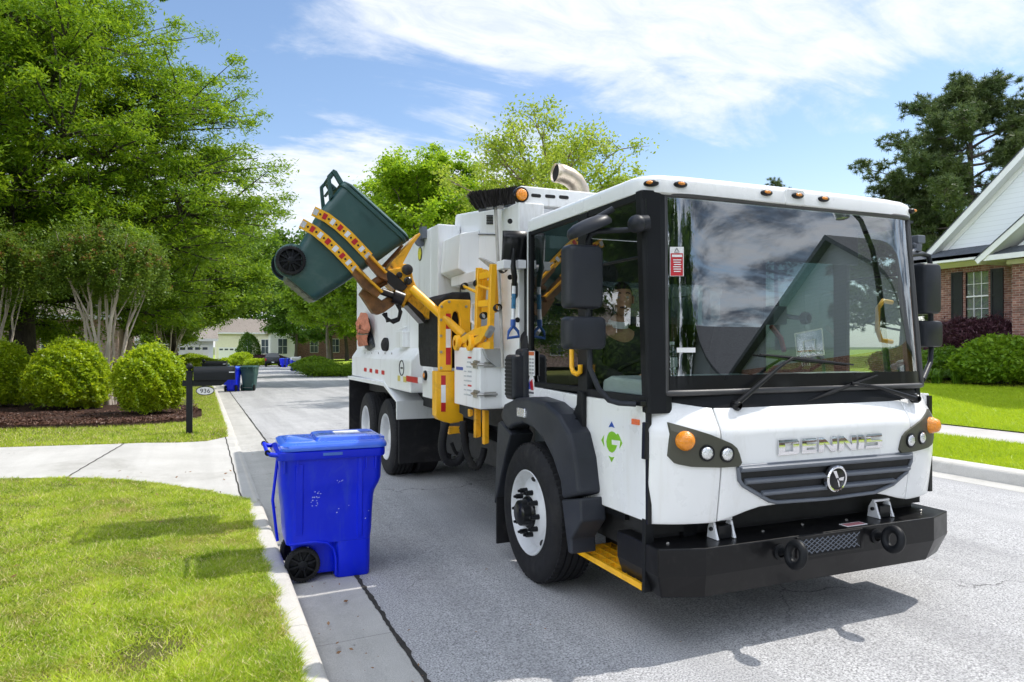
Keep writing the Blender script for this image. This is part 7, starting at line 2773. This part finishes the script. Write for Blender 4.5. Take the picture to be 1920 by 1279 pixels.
MT['leaf_mid'] = leaf_mat('mid_leaves', (0.075, 0.175, 0.010), (0.260, 0.400, 0.024), 0.44, noise_scale=0.5)
MT['needle'] = leaf_mat('pine_needles', (0.035, 0.075, 0.025), (0.130, 0.170, 0.050), 0.25, noise_scale=0.5)
MT['leaf_purple'] = leaf_mat('purple_leaves', (0.045, 0.018, 0.026), (0.120, 0.048, 0.060), 0.25, noise_scale=2.0)


def leaf_quads(c, L, W_, rng, up=0.5, droop=0.0, out=None):
    n = len(c)
    nrm = rng.normal(0, 1, (n, 3))
    nrm[:, 2] = np.abs(nrm[:, 2]) + up
    nrm /= np.linalg.norm(nrm, axis=1)[:, None]
    a = rng.normal(0, 1, (n, 3))
    if out is not None:
        a = a * 0.7 + out
    a[:, 2] -= droop
    a -= nrm * np.sum(a * nrm, 1)[:, None]
    a /= np.linalg.norm(a, axis=1)[:, None] + 1e-9
    b = np.cross(nrm, a)
    s = rng.uniform(0.65, 1.25, n)[:, None]
    a = a * (L / 2) * s
    b = b * (W_ / 2) * s
    return np.stack([c - a, c + b - a * 0.1, c + a, c - b - a * 0.1], 1)


def fib(n, rng, zmin=-0.6, zmax=1.0):
    i = np.arange(n) + 0.5
    z = zmin + (zmax - zmin) * i / n
    ph = i * 2.39996 + rng.uniform(-.35, .35, n)
    z = np.clip(z + rng.uniform(-.08, .08, n), -0.98, 0.98)
    r_ = np.sqrt(1 - z * z)
    return np.stack([r_ * np.cos(ph), r_ * np.sin(ph), z], 1)


def limb_path(a, b, bow, rng, n=7):
    t = np.linspace(0, 1, n)[:, None]
    mid = (a + b) / 2 + np.array([0, 0, bow]) + rng.normal(0, 0.06 * np.linalg.norm(b - a), 3)
    p = (1 - t) ** 2 * a + 2 * t * (1 - t) * mid + t ** 2 * b
    p[1:-1] += rng.normal(0, 0.018 * np.linalg.norm(b - a), (n - 2, 3))
    return p


def crown_tree(name, label, cat, loc, crown_z, radii, trunk_r, fork_z, n_limbs, n_twigs, leaves, L, W_, clump, leafm, barkm, seed, group=None,
               up=0.5, droop=0.0, zmin=-0.6, flat=0.55, inner=0.35, offset=(0, 0), parts=True, taper_top=0.0):
    rng = np.random.default_rng(seed)
    root = thing(name, label, cat, loc, 0, group)
    C = np.array([offset[0], offset[1], crown_z])
    Rr = np.array(radii)
    tm = M()
    top = crown_z + radii[2] * 0.55
    n_t = 9
    tp_ = np.stack([np.cumsum(rng.normal(0, trunk_r * 0.22, n_t)), np.cumsum(rng.normal(0, trunk_r * 0.22, n_t)), np.linspace(-0.1, top, n_t)], 1)
    tp_[0, :2] = 0; tp_[1, :2] *= 0.3
    tp_[:, 0] += offset[0] * np.linspace(0, 1, n_t) ** 2; tp_[:, 1] += offset[1] * np.linspace(0, 1, n_t) ** 2
    rr = [trunk_r * (1.35 if i == 0 else max(0.12, 1 - 0.95 * (i / (n_t - 1)))) for i in range(n_t)]
    tm.tube([tuple(p) for p in tp_], rr, 10)
    dirs = fib(n_limbs, rng, zmin, 0.97)
    ends = []
    for dct in dirs:
        k = rng.uniform(0.80, 1.0)
        e = C + dct * Rr * k
        if taper_top:
            f_ = 1 - taper_top * max(0, dct[2])
            e[:2] = C[:2] + (e[:2] - C[:2]) * f_
        hz = np.interp(e[2], [C[2] - Rr[2], C[2] + Rr[2]], [fork_z, top * 0.95])
        hz = np.clip(hz - 0.15 * np.linalg.norm(e[:2] - C[:2]), fork_z, top)
        a = np.array([np.interp(hz, tp_[:, 2], tp_[:, 0]), np.interp(hz, tp_[:, 2], tp_[:, 1]), hz])
        ln = np.linalg.norm(e - a)
        p = limb_path(a, e, 0.10 * ln, rng)
        r0 = min(trunk_r * 0.45, 0.014 * ln + 0.015)
        tm.tube([tuple(q) for q in p], [r0 * (1 - 0.85 * i / 6) for i in range(7)], 6)
        ends.append(p[-1])
        ends.append(p[-2] + rng.normal(0, .15, 3))
        for j in range(n_twigs):
            t0 = rng.uniform(inner, 0.95)
            s = p[int(t0 * 6)]
            dv = rng.normal(0, 1, 3); dv[2] = dv[2] * 0.5 + 0.15
            dv /= np.linalg.norm(dv)
            e2 = s + dv * rng.uniform(0.14, 0.30) * min(Rr) + (e - a) / ln * 0.12 * min(Rr)
            # stay inside the crown
            q = (e2 - C) / Rr
            l_ = np.linalg.norm(q)
            if l_ > 1.02:
                e2 = C + q / l_ * Rr * 1.02
            tm.tube([tuple(s), tuple((s + e2) / 2 + np.array([0, 0, .03])), tuple(e2)], [r0 * 0.35, r0 * 0.22, r0 * 0.08], 4)
            ends.append(e2)
            ends.append(s * 0.45 + e2 * 0.55)
    ends = np.array(ends)
    w = rng.uniform(0.3, 1.7, len(ends)); w /= w.sum()
    idx = rng.choice(len(ends), leaves, p=w)
    g_ = rng.normal(0, 1, (leaves, 3))
    cs = clump * rng.uniform(0.55, 1.35, len(ends))
    pos = ends[idx] + g_ * cs[idx][:, None] * np.array([1, 1, flat])
    outd = (pos - C) / Rr
    V = leaf_quads(pos, L, W_, rng, up, droop, outd * 0.5)
    tm.obj('trunk', barkm, root, smooth=60)
    quads('crown', V, leafm, root)
    return root


# big willow oak
oak = crown_tree('oak_tree', 'huge leafy oak with a dark trunk filling the upper left', 'tree', (-6.3, 32.0, .15), 9.0, (9.5, 9.0, 8.6), 0.50, 3.0, 84, 20, 470000, 0.20, 0.058, 0.27,
                 MT['leaf_oak'], MT['bark'], 21, None, 0.6, 0.25, -0.88, 0.55, 0.30, taper_top=0.38)
# bright maple and airy birch beyond the truck, on the right-hand verge
maple = crown_tree('maple_tree', 'bright green maple whose round crown shows behind the lifted bin', 'tree', (11.6, 39.0, .2), 7.6, (5.0, 5.0, 5.2), 0.20, 2.2, 40, 9, 100000, 0.20, 0.13, 0.27,
                   MT['leaf_maple'], MT['bark_grey'], 33, None, 0.6, 0.1, -0.7, 0.6)
birch = crown_tree('birch_tree', 'airy tree with sparse yellow green leaves behind the exhaust pipe', 'tree', (12.0, 23.6, .2), 6.6, (4.5, 4.2, 3.7), 0.14, 1.6, 36, 9, 40000, 0.135, 0.075, 0.20,
                   MT['leaf_birch'], MT['bark_birch'], 5, None, 0.3, 0.3, -0.5, 0.9, 0.3)


# crepe myrtles: a vase of pale stems with foliage only at the top
def myrtle(label, loc, H, spread, n_stems, leaves, seed, L=0.085, group='crepe myrtles'):
    rng = np.random.default_rng(seed)
    root = thing('crepe_myrtle', label, 'tree', loc, 0, group)
    tm = M()
    ends = []
    for i in range(n_stems):
        ang = 2 * np.pi * i / n_stems + rng.uniform(-.3, .3)
        r0 = rng.uniform(0.06, 0.24)
        a = np.array([np.cos(ang) * r0, np.sin(ang) * r0, 0.0])
        sp = spread * rng.uniform(0.25, 0.85)
        h1 = H * rng.uniform(0.58, 0.68)
        n = 8
        t = np.linspace(0, 1, n)
        p = np.stack([a[0] + np.cos(ang) * sp * 0.62 * t ** 1.5, a[1] + np.sin(ang) * sp * 0.62 * t ** 1.5, h1 * t], 1)
        p[1:] += rng.normal(0, 0.045, (n - 1, 3)) * np.array([1, 1, .3])
        r_ = rng.uniform(0.032, 0.052)
        tm.tube([tuple(q) for q in p], [r_ * (1.25 - 0.65 * k) for k in t], 8)
        for j in range(4):
            s = p[-1] if j < 3 else p[4 + int(rng.integers(0, 2))]
            dv = np.array([np.cos(ang) * .25 + rng.normal(0, .28), np.sin(ang) * .25 + rng.normal(0, .28), 1.6])
            dv /= np.linalg.norm(dv)
            e = s + dv * (H - s[2]) * rng.uniform(0.55, 0.8)
            tm.tube([tuple(s), tuple((s + e) / 2 + rng.normal(0, .05, 3)), tuple(e)], [r_ * .55, r_ * .4, r_ * .18], 6)
            ends.append(e)
            for q in range(6):
                d2 = rng.normal(0, 1, 3); d2[2] = abs(d2[2]) * .7 - .1
                e2 = s * .35 + e * .65 + d2 / np.linalg.norm(d2) * spread * rng.uniform(.1, .32)
                ends.append(e2)
    ends = np.array(ends)
    # dome
    for i in range(n_stems * 14):
        ang = rng.uniform(0, 2 * np.pi); rr_ = spread * np.sqrt(rng.uniform(0, 1))
        zt_ = H * (0.98 - 0.18 * (rr_ / spread) ** 2)
        ends = np.vstack([ends, [np.cos(ang) * rr_, np.sin(ang) * rr_, rng.uniform(H * (.60 + .05 * np.sin(3 * ang)), zt_)]])
    nb = int(leaves * .62)
    idx = rng.integers(0, len(ends), nb)
    pos = ends[idx] + rng.normal(0, 1, (nb, 3)) * np.array([.13, .13, .13])
    mi = np.zeros(nb, int)
    # upright new shoots
    ns = leaves - nb
    k = 150
    sa = rng.uniform(0, 2 * np.pi, k); sr = spread * 1.08 * np.sqrt(rng.uniform(0, 1, k))
    sz = H * (.84 - .17 * (sr / spread) ** 2) * rng.uniform(.9, 1.02, k)
    sh_ = rng.uniform(.35, .85, k)
    si = rng.integers(0, k, ns); tt = rng.uniform(0, 1, ns) ** .8
    p2 = np.stack([np.cos(sa[si]) * sr[si] * (1 + .06 * tt), np.sin(sa[si]) * sr[si] * (1 + .06 * tt), sz[si] + sh_[si] * tt], 1)
    p2 += rng.normal(0, 1, (ns, 3)) * (np.array([.085, .085, .03]) * (1.1 - .75 * tt[:, None]))
    mi = np.concatenate([mi, ((tt > .78) & (rng.uniform(0, 1, ns) < .5)).astype(int)])
    pos = np.vstack([pos, p2])
    V = leaf_quads(pos, L, L * .5, rng, 0.3, 0.0)
    tm.obj('trunk', MT['bark_myrtle'], root, smooth=60)
    quads('crown', V, [MT['leaf_myrtle'], MT['leaf_myrtle_tip']], root, mi)
    return root
pm_ = DP(200, 772, 20.0)
myrtle('crepe myrtle with pale forked stems between the two round shrubs', (pm_.x, pm_.y, lawn_z(pm_.x, pm_.y)), 5.45, 1.42, 9, 56000, 4)
pm_ = DP(8, 770, 20.5)
myrtle('crepe myrtle with pale stems at the left edge of the photo', (pm_.x - .3, pm_.y, lawn_z(pm_.x, pm_.y)), 5.5, 1.42, 7, 48000, 14)
pm_ = DP(315, 690, 44.0)
myrtle('smaller distant crepe myrtle with pale stems beneath the oak branches', (pm_.x, pm_.y, lawn_z(pm_.x, pm_.y)), 4.8, 2.0, 8, 9000, 24, 0.16)


def shrub(name, label, loc, radii, leaves, L, W_, leafm, seed, group=None, zc=None, lumps=0.10, cat='shrub'):
    rng = np.random.default_rng(seed)
    root = thing(name, label, cat, loc, 0, group)
    Rr = np.array(radii)
    d_ = rng.normal(0, 1, (leaves, 3)); d_ /= np.linalg.norm(d_, axis=1)[:, None]
    d_[:, 2] = np.where(d_[:, 2] < -0.75, -d_[:, 2], d_[:, 2])
    k = 1 - np.abs(rng.normal(0, 0.085, leaves))
    k *= 1 + lumps * np.sin(d_[:, 0] * 7 + seed) * np.sin(d_[:, 1] * 6 + 1) * np.cos(d_[:, 2] * 6) + lumps * .5 * np.sin(d_[:, 0] * 17 + d_[:, 2] * 13) * np.sin(d_[:, 1] * 15)
    spr = (rng.uniform(0, 1, leaves) < .06)
    k = np.where(spr, k * rng.uniform(1.0, 1.16, leaves), k)
    gap = np.sin(d_[:, 0] * 9.1 + seed * 1.3) * np.sin(d_[:, 1] * 8.3 + seed) * np.sin(d_[:, 2] * 7.7 + 2)
    k = np.where((gap > .45) & (rng.uniform(0, 1, leaves) < .75), k * .86, k)
    k *= 1 + .05 * np.sin(d_[:, 0] * 3.3 + seed * 2.1) + .05 * np.sin(d_[:, 2] * 4.1 + seed)
    c = np.array([0, 0, radii[2] * .92 if zc is None else zc])
    pos = c + d_ * Rr * k[:, None]
    V = leaf_quads(pos, L, W_, rng, 0.25, 0.0, d_ * 0.8)
    quads('foliage', V, leafm, root)
    m = M()
    for i in range(5):
        q = 2 * math.pi * i / 5
        m.tube([(.05 * math.cos(q), .05 * math.sin(q), -.05), (Rr[0] * .45 * math.cos(q), Rr[1] * .45 * math.sin(q), radii[2])], [.03, .012], 6)
    m.obj('stem', MT['bark'], root)
    return root
g = 'round shrubs in the mulch bed'
sp = DP(120, 786, 17.9)
shrub('round_shrub', 'clipped round yellow green shrub left of the crepe myrtle stems', (sp.x, sp.y + .6, lawn_z(sp.x, sp.y) + .02), (0.98, 0.98, 0.94), 52000, .085, .045, MT['leaf_shrub'], 3, g)
sp = DP(281, 798, 16.4)
shrub('round_shrub', 'clipped round yellow green shrub just left of the black mailbox', (sp.x, sp.y + .6, lawn_z(sp.x, sp.y) + .02), (0.83, 0.83, 0.88), 46000, .08, .042, MT['leaf_shrub'], 7, g)
sp = DP(-8, 785, 18.6)
shrub('round_shrub', 'round green shrub cut off by the left edge of the photo', (sp.x, sp.y + .6, lawn_z(sp.x, sp.y) + .02), (0.80, 0.80, 0.92), 40000, .085, .045, MT['leaf_shrub'], 9, g)
for i, (x, y, d_, r_, lab) in enumerate(((112, 668, 30, 0.8, 'low shrub behind the gap between the left round shrubs'), (205, 678, 32, .9, 'low shrub behind the crepe myrtle stems'), (375, 672, 48, 1.1, 'low clipped shrub beyond the black mailbox'), (355, 665, 60, 1.3, 'flat topped shrub in front of the low white house'))):
    sp = DP(x, y, d_)
    shrub('low_shrub', lab, (sp.x, sp.y, lawn_z(sp.x, sp.y)), (r_ * 1.6, r_, r_ * .62), 9000, .12, .07, MT['leaf_shrub'], 30 + i, 'low shrubs in the left gardens')

# planting in front of the house on the right
g = 'shrubs in front of the brick house'
hy = [(22.4, 17.4, .85, .70), (22.3, 16.0, .95, .75), (22.3, 14.6, .95, .80)]
shrub('hedge_shrub', 'dark green shrub under the window, next to the right mirror', (22.4, 17.1, right_z(22.4, 17.1)), (.95, 1.15, .58), 30000, .11, .06, MT['leaf_hedge'], 51, g)
shrub('hedge_shrub', 'dark green shrub under the window, left of the larger bright one', (22.3, 15.3, right_z(22.3, 15.3)), (.95, 1.10, .55), 30000, .11, .06, MT['leaf_hedge'], 52, g)
shrub('hedge_shrub', 'larger brighter green shrub at the right edge of the photo', (21.7, 13.3, right_z(21.7, 13.3)), (1.1, 1.25, .74), 34000, .15, .07, MT['leaf_mid'], 53, g)
shrub('purple_shrub', 'low spreading purple leaved shrub against the brick wall', (23.15, 15.2, right_z(23, 15.2)), (.75, 1.9, 1.02), 30000, .14, .035, MT['leaf_purple'], 54, None, .9, .18)
m = M()
rs = random.Random(6)
m.grid(lambda x, y: (x, y, right_z(x, y) + .02 + .03 * rs.random()), [20.9 + .2 * i for i in range(17)], [5 + .25 * i for i in range(60)])
struct(m.obj('mulch_strip', MT['mulch']))
for i, (x, y) in enumerate(((20.9, 14.8), (21.0, 14.2))):
    rng = np.random.default_rng(60 + i)
    root = thing('strap_leaf_plant', ('tuft of strap leaves at the foot of the hedge', 'second tuft of strap leaves nearer the bright shrub')[i], 'plant', (x, y, right_z(x, y)), 0, 'strap leaved plants')
    n = 160
    a = rng.uniform(0, 2 * np.pi, n); h = rng.uniform(.25, .5, n); o_ = rng.uniform(.1, .4, n)
    b0 = np.stack([rng.normal(0, .06, n), rng.normal(0, .06, n), np.zeros(n)], 1)
    s = np.stack([-np.sin(a), np.cos(a), np.zeros(n)], 1) * .012
    md = b0 + np.stack([np.cos(a) * o_ * .5, np.sin(a) * o_ * .5, h], 1)
    tp = b0 + np.stack([np.cos(a) * o_ * 1.2, np.sin(a) * o_ * 1.2, h * .7], 1)
    quads('leaves', np.concatenate([np.stack([b0 - s, b0 + s, md + s, md - s], 1), np.stack([md - s, md + s, tp + s * .2, tp - s * .2], 1)]), MT['leaf_hedge'], root)


# pines
def pine(label, loc, H, R_, base, seed, group='pines behind the house', tufts=1500):
    rng = np.random.default_rng(seed)
    root = thing('pine_tree', label, 'tree', loc, 0, group)
    tm = M()
    n_t = 8
    tp_ = np.stack([np.cumsum(rng.normal(0, .10, n_t)), np.cumsum(rng.normal(0, .10, n_t)), np.linspace(-.2, H * .96, n_t)], 1)
    tm.tube([tuple(p) for p in tp_], [.36 * (1 - .85 * i / (n_t - 1)) for i in range(n_t)], 9)
    ends = []
    nb = 52
    for i in range(nb):
        f = (i + rng.uniform(0, 1)) / nb
        hz = base + (H * .95 - base) * f
        prof = np.interp(f, [0, .2, .45, .75, 1], [.75, 1.0, .95, .68, .22])
        ln = R_ * prof * rng.uniform(.55, 1.08)
        ang = i * 2.4 + rng.uniform(-.4, .4)
        a = np.array([np.interp(hz, tp_[:, 2], tp_[:, 0]), np.interp(hz, tp_[:, 2], tp_[:, 1]), hz])
        e = a + np.array([np.cos(ang) * ln, np.sin(ang) * ln, ln * rng.uniform(.05, .42)])
        p = limb_path(a, e, -.04 * ln, rng)
        tm.tube([tuple(q) for q in p], [.085 * (1 - .8 * k / 6) for k in range(7)], 5)
        for j in range(max(4, int(tufts / nb))):
            t0 = rng.uniform(.42, 1.0)
            s = p[min(6, int(t0 * 6.99))]
            dv = rng.normal(0, 1, 3); dv[2] = dv[2] * .8 + .35
            e2 = s + dv / np.linalg.norm(dv) * rng.uniform(.2, .85) * (1.0 if t0 > .6 else .7)
            if j % 3 == 0:
                tm.tube([tuple(s), tuple(e2)], [.018, .008], 3)
            ends.append(e2)
    ends = np.array(ends)
    k = 46
    n = len(ends) * k
    c = np.repeat(ends, k, 0)
    dv = rng.normal(0, 1, (n, 3)); dv[:, 2] = dv[:, 2] * .8 + .35
    dv /= np.linalg.norm(dv, axis=1)[:, None]
    sd = np.cross(dv, rng.normal(0, 1, (n, 3))); sd /= np.linalg.norm(sd, axis=1)[:, None]
    ln = rng.uniform(.18, .34, n)[:, None]
    sd *= .018
    V = np.stack([c - sd, c + sd, c + dv * ln + sd * .4, c + dv * ln - sd * .4], 1)
    tm.obj('trunk', MT['bark'], root, smooth=60)
    quads('crown', V, MT['needle'], root)
    return root
p_ = DP(1818, 640, 41.0)
pine('tall pine with a broad rounded crown rising behind the brick house', (p_.x, p_.y, .4), 17.0, 6.4, 5.0, 71, tufts=4800)
p_ = DP(1700, 640, 46.0)
pine('lower spreading pine filling the gap between the cab and the gable', (p_.x, p_.y, .4), 12.2, 5.6, 2.0, 72, tufts=3600)
p_ = DP(1960, 640, 44.0)
pine('pine cut off by the right edge of the photo above the roof', (p_.x, p_.y, .4), 16.0, 5.2, 5.5, 73, tufts=2600)
p_ = DP(1458, 640, 85.0)
pine('distant pine whose tip just shows above the cab roof', (p_.x, p_.y, .4), 22.2, 3.4, 9.0, 74, tufts=700)

# street trees and the wood beyond, each its own tree
g = 'street trees along the far right verge'
proto_d = crown_tree('street_tree', 'dark green street tree nearest the truck body, trunk beside the orange bag', 'tree', (13.0, 64.0, .1), 6.6, (4.6, 4.6, 5.0), .20, 2.2, 30, 8, 30000, .32, .19, .36, MT['leaf_mid'], MT['bark_grey'], 81, g, .5, .1, -.6, .6)
def put_tree(proto, x, y, rzz, sc, label, group=None, z=None):
    o = copy_tree(proto)
    o.location = (x, y, rz(y) + .1 if z is None else z)
    o.rotation_euler = (0, 0, rzz)
    o.scale = (sc, sc, sc * 1.05)
    o['label'] = label
    if group: o['group'] = group
    return o
proto_k = crown_tree('street_tree', 'very dark dense street tree behind the dark pickup truck', 'tree', (12.6, 108.0, -.9), 8.4, (5.2, 5.2, 6.2), .24, 2.6, 30, 8, 28000, .38, .24, .42, MT['leaf_dark'], MT['bark'], 82, g, .5, .1, -.65, .6)
put_tree(proto_d, 12.7, 79.0, 1.2, 1.15, 'green street tree second from the truck, over the round shrub', g)
put_tree(proto_d, 12.9, 52.0, 2.6, 0.95, 'green street tree hidden behind the truck body and lifting arm', g)
put_tree(proto_k, 15.2, 92.0, 2.2, .95, 'dark street tree behind the brush pile, between two trunks', g)
g2 = 'trees closing the view at the end of the street'
for i, (x, y, sc, p_, lab) in enumerate(((-6, 122, 1.5, proto_k, 'dark tree above the roof of the low white house'), (3.5, 142, 1.7, proto_k, 'tall dark tree rising behind the cream house'), (14, 146, 1.8, proto_k, 'tall dark tree behind the red brick house'), (22, 118, 1.35, proto_k, 'dark tree right of the red brick house'),
                                        (30, 122, 1.5, proto_d, 'mid green tree behind the white house with columns'), (27, 78, 1.2, proto_d, 'mid green tree in the garden right of the street trees'), (-16, 74, 1.4, proto_d, 'mid green tree behind the pale brick house roof'), (-28, 70, 1.5, proto_k, 'dark tree left of the pale brick house'), (-2.5, 66, .62, proto_d, 'small green tree beside the low white house'),
                                        (36, 62, 1.5, proto_d, 'mid green tree behind the cab, right of the airy tree'), (20, 60, 1.1, proto_k, 'dark tree hidden behind the truck body'))):
    put_tree(p_, x, y, i * 1.3, sc, lab, g2)
# round shrub, conical shrub and small garden plants near the far houses
for i, (x, y, d_, rx, rzz, mt, lab) in enumerate(((588, 683, 58, 1.7, 1.1, 'leaf_mid', 'rounded shrub behind the brush pile'), (467, 690, 104, 1.7, 4.6, 'leaf_dark', 'tall clipped conical evergreen by the cream house'), (485, 684, 92, 1.6, .8, 'leaf_shrub', 'low bright shrub left of the parked pickup'),
                                                (452, 678, 96, 1.5, 1.5, 'leaf_shrub', 'bright small shrub in front of the white garage door'), (428, 682, 88, 1.2, .9, 'leaf_shrub', 'small rounded shrub left of the conical evergreen'), (500, 672, 104, 2.6, 1.3, 'leaf_purple', 'dark red hedge below the cream house windows'))):
    sp = DP(x, y, d_)
    shrub('garden_shrub', lab, (sp.x, sp.y, rz(sp.y) + .1), (rx, rx, rzz / 2 if rzz > 2 else rzz * .6), 7000, .22, .12, MT[mt], 90 + i, 'garden shrubs by the far houses')

# brush pile at the far right kerb
rng = np.random.default_rng(44)
bp = thing('brush_pile', 'pile of cut leafy branches lying at the far right kerb', 'brush pile', (8.3, 52.0, rz(52)))
tm = M()
ends = []
for i in range(46):
    a = rng.uniform(0, 2 * np.pi)
    s = np.array([rng.uniform(-1.3, 1.6), rng.uniform(-1, 1), .1])
    e = s + np.array([np.cos(a) * rng.uniform(.5, 1.5), np.sin(a) * rng.uniform(.5, 1.2), rng.uniform(.1, .75)])
    tm.tube([tuple(s), tuple((s + e) / 2 + np.array([0, 0, .15])), tuple(e)], [.03, .02, .01], 5)
    ends += [e, s * .4 + e * .6, s * .7 + e * .3 + np.array([0, 0, .1])]
tm.obj('branches', MT['bark'], bp)
ends = np.array(ends)
idx = rng.integers(0, len(ends), 15000)
pos = ends[idx] + rng.normal(0, 1, (15000, 3)) * np.array([.24, .24, .15])
pos[:, 2] = np.abs(pos[:, 2]) + .03
quads('foliage', leaf_quads(pos, .17, .07, rng, .3), MT['leaf_mid'], bp)

# trees behind the viewer that the windscreen mirrors
g3 = 'trees mirrored in the windscreen'
put_tree(proto_k, 20, -33, .4, 1.0, 'dark tree mirrored at the left of the windscreen', g3, .2)
put_tree(proto_k, 10, -42, 1.4, 1.2, 'tall dark tree mirrored at the left edge of the windscreen', g3, .2)
put_tree(proto_k, -11.5, 27, 2.0, .95, 'dark tree outside the left edge beyond the shrubs, mirrored in the side window', g3, .2)
put_tree(proto_d, -17.5, 36, 2.6, 1.2, 'tree outside the left edge behind the oak, mirrored in the side window', g3, .2)
put_tree(proto_k, -9.5, 18.5, 3.0, .8, 'dark tree outside the left edge beside the mulch bed, mirrored in the side window', g3, .2)
put_tree(proto_d, -9, -8, 2.4, .9, 'tree on the lawn behind the viewer, mirrored in the side window', g3, .2)
put_tree(proto_k, -13, 8, .7, .95, 'dark tree beyond the left lawn, mirrored in the side window', g3, .2)
put_tree(proto_k, -7, -15, 2.9, .95, 'dark tree far behind the viewer, mirrored at the left edge of the windscreen', g3, .2)
put_tree(proto_k, 3, -36, 2.3, 1.15, 'dark tree down the street behind the viewer, mirrored at the left of the windscreen', g3, .2)
put_tree(proto_d, -15, 2, .2, .9, 'mid green tree outside the left edge, mirrored in the side window', g3, .2)

nt_ = crown_tree('leafy_tree', 'olive green leafy tree standing behind the oak, over the far mailbox', 'tree', (-1.6, 52.0, -.3), 7.2, (6.6, 6.0, 5.2), .28, 2.2, 40, 11, 90000, .26, .10, .36, MT['leaf_mid'], MT['bark'], 88, None, .5, .2, -.85, .55)
for i, (x, y, r_, h_) in enumerate(((-7.6, 20.6, 1.3, 1.0), (-9.2, 22.5, 1.4, 1.2), (-10.6, 24.6, 1.4, 1.1))):
    shrub('round_shrub', ('rounded shrub outside the left edge, nearest the mulch bed', 'taller rounded shrub outside the left edge, mirrored in the side window', 'rounded shrub farthest outside the left edge')[i], (x, y, lawn_z(x, y)), (r_, r_, h_), 9000, .16, .08, MT['leaf_dark'], 120 + i, 'round shrubs outside the left edge')

rng = np.random.default_rng(77)
n = 9000
X = rng.uniform(-6, -.1, n); Y = np.vectorize(lambda x: interp(x, FE))(X) + np.abs(rng.normal(0, 1.6, n))
pos = np.stack([X, Y, lz(X, Y) + .10], 1)
struct(quads('mulch_chips', leaf_quads(pos, .09, .03, rng, .6), leaf_mat('mulch_chip', (0.05, 0.020, 0.013), (0.17, 0.085, 0.055), .0)), 'stuff')

# fallen leaves on the lawn and the pavement
rng = np.random.default_rng(12)
n = 46
X = rng.uniform(-2.6, .35, n); Y = rng.uniform(3.6, 9.0, n)
pos = np.stack([X, Y, lz(X, Y) + .045], 1)
n2 = 34
X2 = rng.uniform(-1.5, 1.1, n2); Y2 = np.where(X2 < .4, rng.uniform(9.8, 10.8, n2), rng.uniform(4, 9, n2))
z2_ = np.where(X2 < .4, [zdrive(min(.6, a)) + .012 for a in X2], .016)
X2 = np.where((X2 > .4) & (X2 < .66), .75, X2)
pos = np.vstack([pos, np.stack([X2, Y2, z2_], 1)])
n3_ = 260
X3 = np.where(rng.uniform(0, 1, n3_) < .7, rng.uniform(.66, 1.2, n3_), rng.uniform(1.2, 8.8, n3_)); Y3 = rng.uniform(3.4, 16, n3_)
litter = np.stack([X3, Y3, np.full(n3_, .024)], 1)
V = np.concatenate([leaf_quads(pos, .045, .022, rng, 2.0), leaf_quads(litter, .022, .010, rng, 2.5)])
struct(quads('fallen_leaves', V, leaf_mat('dry_leaf', (0.16, 0.07, 0.03), (0.36, 0.22, 0.11), .1)), 'stuff')
